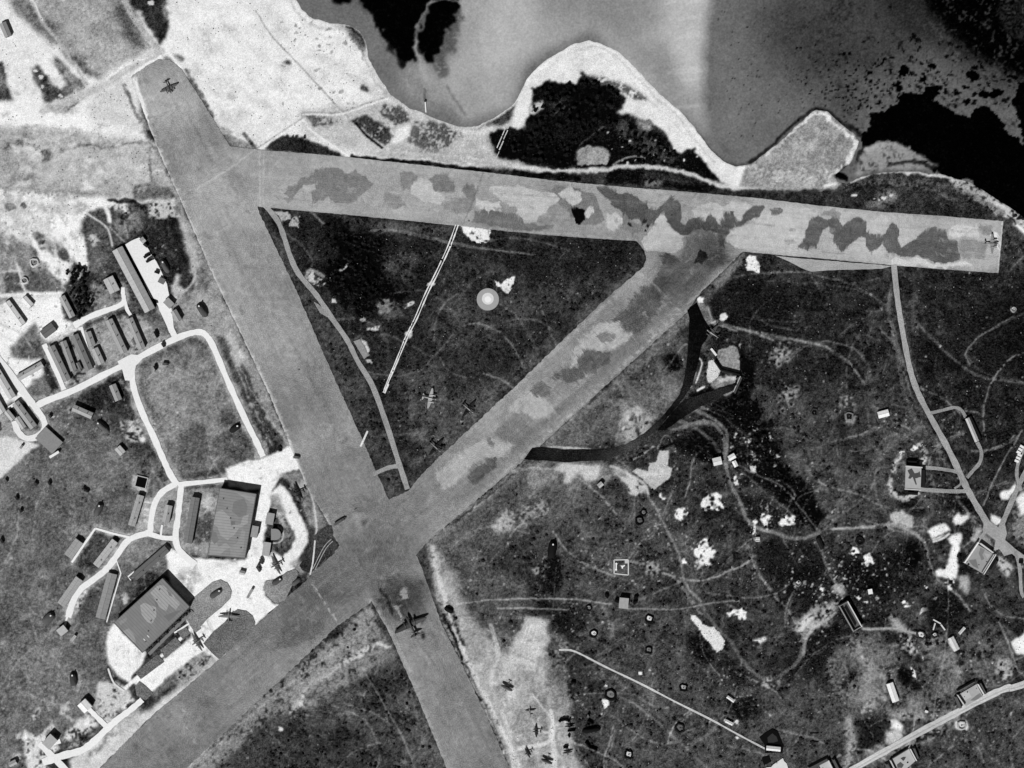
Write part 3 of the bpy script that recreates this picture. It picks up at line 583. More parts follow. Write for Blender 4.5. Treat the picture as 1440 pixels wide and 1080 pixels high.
for x, y in ((915,800),(890,585),(1110,555),(1190,565),(1195,585),(760,800),(1085,960),(1200,910),(1310,905),(760,905),(1090,505),(1100,490)): B(.8, x, y, 11, 11, 0, 6, 2, .55, .9)
L(.85, [(1292,625),(1300,640),(1298,652)], 8, 1.5, .8, 5, mott=.6)
L(.8, [(1268,637),(1256,660),(1253,680),(1258,695),(1270,702),(1290,695)], 6, 1.5, .85, 4, mott=.5)
P(.72, [(1250,722),(1268,718),(1285,728),(1284,740),(1262,738)], 4, 1)
P(.92, [(1304,747),(1310,740),(1330,736),(1338,746),(1325,755),(1312,761)], 2, 1); L(.3,[(1312,757),(1325,752),(1334,747)],1,.6); L(.85,[(1313,762),(1326,757),(1335,751)],3,.7)
P(.9, [(1341,733),(1344,722),(1349,718),(1352,724),(1363,724),(1362,730),(1352,738),(1343,738)], 3, 1)
P(.96, [(1332,757),(1348,750),(1353,758),(1348,775),(1348,800),(1345,815),(1318,812),(1317,802),(1328,798),(1335,785),(1338,770)], 4, 1)
P(.93, [(1394,722),(1411,732),(1407,738),(1400,740),(1393,732)], 2, 1); P(.8, [(1362,760),(1375,740),(1382,745),(1372,765)],4,2,.8)
P(.93, [(1405,697),(1410,690),(1420,690),(1428,678),(1430,690),(1418,702),(1408,705)], 4, 1)
P(.6, [(1424,712),(1440,680),(1500,670),(1500,790),(1440,770),(1418,745)], 9, 5, .6, .5); P(.95,[(1430,700),(1440,690),(1450,720),(1435,725)],4,2)
P(.8, [(1402,785),(1412,780),(1425,800),(1415,808),(1405,800)], 5, 2, .9, .3); P(.66,[(1372,750),(1388,752),(1398,770),(1385,778)],4,1.5,.8)
P(.97, [(1421,903),(1445,886),(1500,870),(1500,925),(1445,922),(1428,918)], 3, 1)
P(.93, [(1395,945),(1405,925),(1420,930),(1425,950),(1410,958)], 6, 2, .9, .4); P(.7,[(1340,930),(1352,932),(1350,955),(1343,952)],6,2,.9,.4)
P(.93, [(1265,895),(1283,893),(1284,905),(1290,918),(1283,925),(1270,912)], 4, 1, .7, .5); P(.75, [(1345,810),(1365,812),(1362,835),(1350,830)],5,2,.8)
P(.9, [(1334,896),(1342,894),(1348,910),(1340,915),(1334,906)], 1, 1); P(.95,[(1248,958),(1258,957),(1264,985),(1255,988)],1,.8); B(.9,1243,981,5,5,0,3,1)
P(.7, [(1248,995),(1300,1000),(1302,1012),(1270,1012),(1250,1005)], 6, 2, .9, .4); P(.96,[(1250,1012),(1260,1010),(1270,1022),(1268,1030),(1252,1024)],3,1); P(.85,[(1246,1030),(1262,1025),(1275,1040),(1250,1060)],5,2,.8)
P(.66, [(1190,1005),(1200,1005),(1203,1040),(1200,1080),(1185,1080),(1188,1050)], 8, 3, .8, .4)
P(.9, [(1343,1013),(1358,1012),(1363,1022),(1355,1030),(1343,1024)], 3, 1); B(.2,1356,1028,5,2)
P(.72, [(1115,885),(1135,860),(1160,845),(1178,850),(1165,875),(1140,890)], 8, 3, .85, .3); P(.9,[(1122,895),(1128,870),(1138,862),(1142,872),(1130,885)],4,1.5,.8,.4)
P(.75, [(1170,820),(1185,818),(1188,835),(1172,835)], 5, 2, .8)
P(.42, [(1180,900),(1250,885),(1280,960),(1240,1010),(1190,1000),(1165,950)], 16, 8, .75, .4); P(.42, [(1290,900),(1400,870),(1440,940),(1330,990),(1280,985)], 16, 8, .5, .5); P(.38, [(1250,960),(1330,960),(1330,1010),(1240,1010)], 10, 6, .6, .4)
L(.55, [(1168,925),(1170,950),(1185,975),(1210,985)], 6, 3, .6, 6, mott=.5); L(.72, [(1250,868),(1262,880),(1280,888)], 7, 3, .8, 5, mott=.2); L(.66, [(1240,975),(1225,990),(1215,1000)], 8, 3, .8, 6, mott=.4)
for x, y, a_ in ((1212,925,60),(1225,935,70),(1240,950,80),(1200,960,40),(1255,905,20)): L(.66, [(x,y),(x+18*math.cos(math.radians(a_)),y+18*math.sin(math.radians(a_)))], 7, 3, .6, 6, mott=.4); P(.55,[(1210,950),(1240,940),(1235,980),(1215,985)],8,6,.5)
P(.4, [(1250,850),(1300,845),(1310,880),(1250,885)], 10, 8, .5); P(.75, [(1250,870),(1270,880),(1285,890),(1262,888)],5,3,.6)
P(.55, [(1275,970),(1300,975),(1303,1000),(1275,1000)], 8, 5, .6); P(.6, [(1320,920),(1350,920),(1345,970),(1325,975)],8,5,.5)
L(.75, [(1225,1065),(1290,1035),(1340,1008)], 24, 5, .5, 6, mott=.5)
P(.9, [(970,866),(980,866),(986,875),(997,883),(1002,881),(1011,890),(1019,902),(1016,914),(1007,919),(1000,907),(990,895),(980,880)], 2.5, .8)
B(.9, 1070,900, 9,5, -10, 4, 1); B(.2, 1062,905,6,4); L(.9,[(1026,980),(1032,985)],4,.8); L(.9,[(1020,1013),(1030,1018)],4,.8); B(.85,1036,1016,3,3)
P(.95, [(845,984),(855,984),(857,992),(850,998)], 1.5, .8); B(.85,851,966,3,2); B(.95,900,948,3,3); B(.95, 1035,1037,3,2)
P(.73, [(927,634),(941,634),(939,655),(946,659),(942,672),(917,690),(912,682),(890,662),(895,659),(911,662),(912,651),(922,650)], 1, .7)
P(.76, [(860,655),(880,662),(900,673),(910,684),(908,692),(895,697),(883,691),(884,684),(870,672)], 3, 1, 1, .15)
P(.5, [(860,658),(878,662),(885,672),(870,670)], 3, 1, .7)
L(.72, [(925,632),(930,618),(940,612),(945,622)], 1.2, .7, .6, 3); L(.05,[(928,630),(938,628),(948,622)],2.5,.7,.9,3); L(.9,[(920,628),(905,638),(890,648)],1.5,.8,.6,2)
# dispersal bay with its concrete floor
P(.82, [(996,508),(1003,505),(1014,522),(1012,527),(1000,540),(996,537),(994,525)], 1.5, .7)
P(.56, [(1010,493),(1020,489),(1030,486),(1037,490),(1040,500),(1041,525),(1015,518),(1008,503)], 1.5, .8)
P(.5, [(998,543),(1012,528),(1037,529),(1040,532),(1031,551),(1019,558),(1012,553)], 1.5, .8); P(.7,[(1008,532),(1036,529),(1038,533),(1012,538)],1.5,.7); P(.25,[(1018,536),(1030,536),(1028,544),(1018,545)],3,1.5,.7)
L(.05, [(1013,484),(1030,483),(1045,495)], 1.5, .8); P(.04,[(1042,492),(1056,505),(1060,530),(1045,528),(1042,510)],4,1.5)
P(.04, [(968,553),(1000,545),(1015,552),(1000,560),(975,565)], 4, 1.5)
L(.92, [(971,544),(978,523)], 2, .6); L(.92, [(979,538),(987,512),(982,503)], 2, .6); L(.95,[(981,549),(990,544)],3,.7); L(.4,[(985,480),(1000,500)],8,3,.5)
P(.6, [(965,438),(985,425),(995,440),(1003,452),(996,458),(982,445)], 3, 1, .5)
P(.42, [(984,430),(998,430),(1003,452),(995,455),(985,440)], 2, 1, .9); L(.7,[(995,430),(1001,450)],2,.8,.6); B(.85,1003,452,4,2,-40); L(.8,[(1006,460),(993,478)],3,1,.5,3,mott=.5)
B(.8, 1044,486, 4,4, 0, 3, .8, 1, .5)
for pts in ([(1268,846),(1272,844),(1276,848),(1282,853),(1272,855)],[(1296,855),(1303,853),(1305,858),(1292,865)],[(1311,841),(1319,838),(1316,844)],[(1300,823),(1305,825),(1303,829)],[(1115,818),(1121,815),(1124,820),(1120,825),(1116,824)],[(1128,817),(1135,816),(1134,822),(1128,824)],[(1152,825),(1160,827),(1158,832),(1152,830)],[(1202,838),(1212,840),(1208,844)],[(1213,846),(1220,845),(1219,848)],[(1186,811),(1190,811),(1190,815),(1186,815)],
    [(1215,781),(1225,777),(1228,790),(1217,793)],[(1318,988),(1322,990),(1319,994)],[(1296,925),(1298,922),(1299,928)],[(1281,935),(1288,945),(1290,955),(1284,952)]): P(.94, pts, 1.5, .5, 1, .1)
darkpatch([(1262,945),(1272,938),(1283,945),(1284,962),(1268,962)], .05, 4, 2, .95, .1); darkpatch([(1284,960),(1296,962),(1294,972),(1282,968)], .07, 4, 1, .8, .3); darkpatch([(1288,920),(1296,926),(1288,932)], .08, 3, 1, .9, .2)
darkpatch([(1245,888),(1262,892),(1262,905),(1248,906)], .12, 5, 3, .8, .3); darkpatch([(1170,880),(1176,872),(1182,880),(1178,892)], .05, 4, 2, .9, .2); darkpatch([(1190,800),(1240,808),(1235,830),(1195,826)], .05, 8, 3, .8, .4); darkpatch([(1290,842),(1330,830),(1345,850),(1345,900),(1325,880),(1310,885)], .07, 7, 3, .7, .4)
darkpatch([(1275,768),(1290,762),(1296,780),(1288,798),(1272,792)], .03, 5, 1, .9, .35); darkpatch([(1100,800),(1150,790),(1165,815),(1120,830)], .06, 9, 4, .7, .5); darkpatch([(1060,770),(1090,762),(1100,800),(1070,810)], .08, 9, 4, .7, .5)
for _ in range(260):
    x, y = random.gauss(1190,45), random.gauss(815,28); B(random.choice((.9,.8,.05,.6)), x, y, random.uniform(.5,1.8), None, 0, 1.5, .5, .8)
P(.66, [(600,765),(612,765),(640,830),(655,900),(690,960),(740,1080),(720,1080),(690,1020),(650,935),(622,880)], 3, 2, .75, .2)
L(.86, [(608,772),(622,830),(640,885),(662,940),(690,995),(722,1060),(740,1100)], 6, 1.5, .8, 2.5, mott=.15)
L(.06, [(625,868),(635,890),(644,910),(650,928)], 3.5, .8, .95, 3, mott=.2); L(.10, [(634,855),(640,875),(652,905)], 5, 1.5, .8, 4, mott=.4); L(.1,[(668,972),(676,985)],2.5,.8,.9,2); L(.3,[(655,935),(690,1010),(712,1060)],1.6,.8,.7,2,mott=.4)
L(.62, [(1000,452),(1045,463),(1100,474),(1150,484),(1190,505),(1216,540)], 3, 1, .6, 1.5, mott=.25)
for k in range(50): B(random.choice((.6,.7,.98,.75)), random.uniform(-20,190), random.uniform(60,170), random.uniform(3,16), random.uniform(1.5,5), random.uniform(20,70), 9, 1.5, .45, .4)
# bright specks and small shrubs scattered over the heath
CL = [(random.uniform(640,1440), random.uniform(540,1080), random.uniform(8,34)) for _ in range(46)]+[(x, y, 15) for x, y in ((1110,555),(1050,600),(1060,640),(1090,500),(1000,930),(850,790),(915,800),(870,600),(1180,820),(1230,850),(1300,900),(1050,985),(1080,700),(800,850),(770,790),(810,990))]
for _ in range(2600):
    if random.random() < .3: x, y = random.uniform(560,1460), random.uniform(380,1080)
    else:
        c_ = random.choice(CL); x, y = random.gauss(c_[0], c_[2]), random.gauss(c_[1], c_[2])
        if not (560 < x < 1460 and 380 < y < 1090): continue
    A0 = T[int(y-OY), int(x-OX)]
    if A0 < .35: B(min(.9, A0+random.uniform(.1,.6)), x, y, random.uniform(.5,1.6), None, 0, 1.5, .5, .7)
for _ in range(500):
    x, y = random.uniform(0,440), random.uniform(480,1080)
    A0 = T[int(y-OY), int(x-OX)]
    if A0 < .6: B(random.choice((.2,.75,.6)), x, y, random.uniform(.6,2.0), None, 0, 1.5, .6, .5)
for _ in range(500):
    x, y = random.uniform(380,1440), random.uniform(330,1080)
    if T[int(y-OY), int(x-OX)] < .3: B(.07, x, y, random.uniform(1,4), random.uniform(1,3), 30, 3, 1, .7)
for x, y in ((100,576),(1101,577),(1107,505),(1120,545),(1095,512),(1425,435),(1097,560),(1112,568),(1085,500)):
    B(.5, x, y, 5, 5, 0, 2, 1, .8); B(.12, x, y, 2.2, 2.0, 0, 1, .7)
L(.93, [(415,-60),(415,-5),(425,14),(440,26),(465,32),(490,34),(505,42),(515,56),(519,82),(528,98),(538,116),(550,133),(575,150),(600,160),(622,170),(645,177),(670,177),(690,168),(707,157),(722,145),(731,130)], 5, 1.5, .9, 2)
L(.60, [(408,-60),(409,0),(422,22),(440,36),(465,40),(490,41),(502,50),(510,65),(513,84),(522,102),(532,120),(546,138)], 2, 1.5, .6, 3)
L(.5, [(360,15),(380,48),(405,75),(440,112),(470,145),(490,165)], 1.6, .8, .8, .8)
L(.55, [(426,158),(455,158),(480,157),(520,143),(545,136)], 1.2, .7, .8, .8); L(.96, [(426,161),(455,161),(482,160),(520,147),(545,139)], 2, .8, .9, .8)
L(.55, [(362,208),(395,186),(425,166)], 1.2, .7, .8, .6); L(.95, [(366,209),(397,189),(425,169)], 2, .7, .8, .6); L(.96, [(425,168),(440,185),(460,200),(485,216)], 3, 1.2, .8, 2)
for pts in ([(430,393),(436,386),(441,380),(443,390),(458,388),(450,394),(440,400),(434,400)],[(442,402),(452,398),(460,396),(450,403)],[(503,447),(508,442),(514,446),(514,452),(505,450)],[(553,433),(545,440),(533,440),(530,430),(538,422),(548,420)],[(565,430),(580,424),(582,427),(568,436)],[(515,462),(525,460),(535,458),(533,465),(518,466)],[(505,476),(516,482),(520,498),(512,500)],[(516,504),(524,503),(524,509),(515,509)],[(475,380),(488,370),(490,374),(478,384)],[(568,470),(574,462),(582,466),(580,474),(570,475)],[(600,400),(610,392),(612,400),(604,404)],[(466,420),(472,422),(474,428),(468,427)]): P(.78, pts, 3, .8, .9, .5)
P(.36, [(525,425),(560,420),(565,445),(540,452)], 8, 2, .7, .4); P(.36, [(530,350),(560,345),(600,360),(580,400),(545,395)], 12, 5, .5, .5)
# fine structure of the cover
mid = np.exp(-((T-.45)/.33)**2)
hi = np.clip((T-.72)*5, 0, 1)
T += (FR*(.055+.07*mid) + (N1-.5)*.13*(0.5+mid) + (N14-.5)*.045 + (N40-.5)*.05*mid)*(1-.45*hi)
T -= hi*np.clip(FR*.9+(N40-.5)*.9-.18, 0, .13)*np.clip((.96-T)*6, 0, 1)
T = np.clip(T+np.clip((T-.3)*.10, -.03, .03), .012, .985)

# ---------------------------------------------------------------- the bay: weed beds, shoals and deep water
WT = np.full((GH, GW), .45, np.float32)
def PW(*a, **k): P(*a, A=WT, **k)
PW(.46, [(400,-270),(560,-270),(560,60),(600,100),(720,170),(640,185),(540,140),(430,20)], 5, 8)
PW(.60, [(560,90),(600,85),(640,110),(650,150),(600,150),(570,125)], 6, 8)
PW(.66, [(640,-270),(1010,-270),(1003,0),(993,70),(990,130),(1000,190),(900,120),(830,40),(740,90),(720,150),(650,170),(620,110),(640,60)], 8, 8)
PW(.78, [(740,-40),(760,40),(720,90),(660,100),(650,140),(630,100),(665,60),(690,20),(700,-60)], 10, 14, a=.5)
PW(.55, [(760,-270),(930,-270),(930,20),(880,60),(820,30),(760,20)], 10, 16, a=.8)
PW(.80, [(930,-270),(1004,-270),(1003,0),(993,70),(991,130),(960,120),(930,60)], 8, 16, a=.7)
PW(.55, [(880,70),(940,60),(960,130),(985,180),(960,165),(920,110)], 6, 8, a=.6)
for k in range(30):
    y = -20+k*6+random.uniform(-3,3); L(random.choice((.9,.7)), [(random.uniform(930,965),y+4),(random.uniform(985,995),y)], 2, 2, .35, 3, A=WT)
PW(.50, [(1000,-270),(1340,-270),(1340,300),(1030,240),(995,190),(986,130),(989,70),(999,0)], 4, 6, a=.7)
PW(.42, [(1010,-270),(1340,-270),(1340,300),(1030,240),(1003,190),(994,130),(997,70),(1006,0)], 5, 1.2, a=.8)
PW(.48, [(1003,-20),(1050,0),(1050,180),(1005,190)], 8, 14, a=.6)
PW(.31, [(1100,-270),(1290,-270),(1300,60),(1240,110),(1150,120),(1100,60)], 12, 26, a=.9)
PW(.25, [(1060,0),(1200,20),(1240,90),(1180,140),(1100,110),(1060,60)], 14, 26, a=.5)
PW(.36, [(1140,110),(1240,90),(1300,80),(1300,130),(1210,150),(1200,190),(1150,150)], 8, 10, a=.7)
PW(.43, [(1210,110),(1290,95),(1400,110),(1440,150),(1440,210),(1380,190),(1300,150),(1220,150)], 8, 8, a=.8)
PW(.10, [(1230,-270),(1240,0),(1270,40),(1310,70),(1370,100),(1440,130),(1760,130),(1760,-270)], 16, 22, a=.75, mott=.5)
PW(.015, [(1285,-270),(1300,0),(1320,30),(1350,58),(1380,82),(1410,92),(1440,110),(1760,130),(1760,-270)], 12, 8, mott=.05)
PW(.2, [(1400,-20),(1450,-20),(1450,60),(1415,50)], 9, 3, a=.8, mott=.85)
PW(.12, [(1425,0),(1450,0),(1450,40),(1430,30)], 6, 4, a=.7, mott=.6)
DEEP = [(1208,205),(1215,185),(1224,170),(1228,160),(1240,155),(1262,150),(1266,144),(1262,136),(1268,130),(1295,133),(1298,122),(1312,120),(1322,124),(1320,134),(1310,140),(1322,147),(1345,158),(1362,168),(1372,150),(1390,152),(1405,165),(1418,188),(1432,198),(1445,205),(1500,230),(1500,700),(1370,255),(1325,246),(1296,232),(1285,210),(1262,205),(1250,198),(1235,200),(1215,208)]
PW(.012, DEEP, 6)
PW(.012, [(1432,120),(1445,115),(1500,140),(1500,230),(1440,200),(1430,160)], 7)
for x, y, rx, ry in ((1273,100,6,8),(1264,122,5,7),(1278,137,14,5),(1308,127,11,8),(1312,93,6,4),(1369,107,9,5),(1384,132,8,6),(1358,123,4,3),(1347,131,3,2),(1257,83,3,3),(1243,87,3,2),(1252,102,2,3),(1360,142,4,4),(1425,108,8,3),(1271,71,3,2),(1400,130,9,7),(1435,140,12,10),(1195,74,3,2),(1185,76,3,2),(1233,91,3,2),(1295,110,4,2),(1225,103,3,3),(1228,112,3,2),(1255,120,2,3),(1285,105,3,2)):
    PW_ = B(.012, x, y, rx, ry, 0, 6, 0, 1.0, 0, A=WT)
for _ in range(230):
    x, y = random.gauss(1215,45), random.gauss(125,28)
    B(.02, x, y, random.uniform(.6,2.2), random.uniform(.6,1.8), 0, 2, 0, .9, A=WT)
for _ in range(170):
    B(.12, random.uniform(1010,1180), random.uniform(10,200), random.uniform(.5,1.2), None, 0, 1, 0, .8, A=WT)
for _ in range(160):
    x, y = random.uniform(1280,1440), random.uniform(50,150); B(.02, x, y, random.uniform(1,4), random.uniform(1,3), 0, 5, 0, .9, .5, A=WT)
PW(.62, [(1208,212),(1230,203),(1258,200),(1275,207),(1300,220),(1320,232),(1300,238),(1250,238),(1205,245)], 5, 2, mott=.35)
PW(.74, [(1215,208),(1240,202),(1258,203),(1235,212),(1215,216)], 4, 1.5, a=.8)
L(.08, [(1250,232),(1285,228),(1310,234)], 5, 1.5, .8, 5, A=WT); L(.02,[(1148,152),(1120,170),(1085,204),(1055,228)],4,1.5,.7,3,A=WT); L(.02,[(1150,152),(1180,168),(1208,188),(1216,200),(1205,225)],5,1.5,.7,4,A=WT)
L(.03, [(1178,246),(1188,250)], 9, 1, 1, 3, A=WT); L(.12,[(960,165),(985,195),(1010,222),(1040,234),(1065,222)],4,3,.5,2,A=WT)
PW(.02, [(465,-40),(492,-40),(492,4),(480,6),(468,2)], 4, 2); PW(.2, [(500,-270),(560,-270),(520,20),(505,5)], 6, 6)
PW(.02, [(498,-270),(600,-270),(607,0),(598,12),(590,28),(583,45),(580,62),(582,78),(572,88),(566,96),(562,90),(560,70),(556,72),(557,82),(548,70),(540,52),(530,38),(521,20),(508,6)], 8, 1)
PW(.34, [(620,15),(655,5),(648,40),(640,62),(630,80),(626,105),(618,112),(606,92),(600,85)], 9, 2, a=.85, mott=.35)
PW(.015, [(609,2),(645,-270),(665,-270),(650,6),(640,18),(634,38),(622,55),(618,72),(606,86),(598,86),(588,70),(585,56),(592,36),(602,14)], 9, 1)
L(.6, [(606,0),(598,14),(588,32),(583,50),(586,75),(592,95),(597,125)], 2.6, 1.5, .8, 3, A=WT); L(.7,[(583,55),(590,85),(598,110)],5,3,.6,3,A=WT)
L(.75,[(606,2),(640,0),(655,10),(670,32)],1.5,1,.7,3,A=WT); L(.22,[(597,125),(598,140)],2,1,.8,1,A=WT); L(.35,[(628,120),(640,140),(655,160)],2.5,1.5,.6,3,A=WT)
for k in range(5): L(.45, [(520+k*12,30+k*18),(560+k*8,80+k*14),(600+k*6,130+k*7)], 3, 3, .3, 6, A=WT)
WT += FR*.035+(N1-.5)*.03+(N40-.5)*.05*(WT > .3)
XX = np.arange(GW)[None, :]+OX; dk_ = np.clip((XX-1005)/160, 0, 1)*(WT > .2)
WT += np.clip((XX-1100)/200, 0, 1)*(WT > .2)*np.minimum(0, FR*.35+.09)*.9+dk_*(N2-.5)*.03-.03*np.clip((XX-1040)/120, 0, 1)*(WT > .2)
WT = np.clip(WT, .008, .95)

# ---------------------------------------------------------------- paint and wear on the three strips
PT = np.full((GH, GW), .60, np.float32)
RBP = [(318,205),(500,222),(690,243),(880,263),(1060,278),(1240,298),(1411,311),(1404,384),(1255,373),(1090,358),(1045,354),(960,372),(905,372),(909,365),(906,352),(895,339),(720,326),(640,317),(500,303),(360,290)]
P(.635, RBP, 2, 4, A=PT); P(.70, [(1060,278),(1240,298),(1411,311),(1404,384),(1255,373),(1045,354)], 2, 5, .9, A=PT)
P(.545, [(600,765),(520,848),(360,988),(265,1080),(-80,1345),(-100,1310),(140,1080),(310,926),(437,810),(470,777),(548,702),(575,690),(600,700)], 3, 8, .8, A=PT)
P(.67, [(184,108),(256,98),(325,208),(340,290),(270,290),(205,165)], 3, 14, .7, A=PT); P(.66, [(240,260),(275,270),(400,520),(470,690),(440,700),(330,455)], 3, 9, .5, A=PT)
P(.48, [(925,378),(965,352),(1010,372),(1000,395),(965,432),(938,430),(915,402)], 8, 2, .8, .15, A=PT); P(.50, [(985,320),(1020,325),(1045,345),(1010,375),(980,350)], 8, 2, .7, .3, A=PT)
P(.64, [(905,375),(925,392),(800,505),(700,590),(600,690),(585,680),(720,545)], 3, 3, .6, A=PT)
NS = box(N120, 12); NT = box(N40, 4)
PT += (NS-.5)*.12+(NT-.5)*.08
for x, y, r, v, a in ((230,150,50,.70,.7),(300,290,60,.66,.6),(400,480,45,.67,.5),(470,600,40,.64,.5),(450,560,35,.54,.5),(355,360,40,.64,.5),(560,850,34,.44,.8),(590,830,24,.48,.7),(545,800,40,.54,.6),(620,760,40,.56,.5),(660,1000,40,.54,.5),(560,770,30,.53,.5),
    (1015,360,18,.44,.8),(985,345,12,.46,.8),(1000,375,10,.36,.8),(930,400,12,.50,.8),(970,400,20,.52,.8),(360,880,44,.55,.7),(440,840,34,.52,.7),(250,1010,40,.64,.5),(200,1050,50,.62,.5),(930,350,12,.55,.6),(640,900,30,.56,.4),(500,740,26,.63,.5),(340,250,18,.56,.5),(440,430,30,.56,.4),(380,300,20,.68,.5),(560,760,50,.54,.5),(590,960,26,.66,.4),(650,960,30,.52,.4),(260,200,26,.60,.4),(330,400,30,.68,.4),(810,310,30,.58,.4),(600,300,40,.60,.4),(720,610,24,.52,.5),(640,690,30,.54,.4)):
    B(v, x, y, r, r*.6, random.uniform(0, 90), 14, r*.3, a, .2, A=PT)
DK, MD, LT = .43, .54, .745
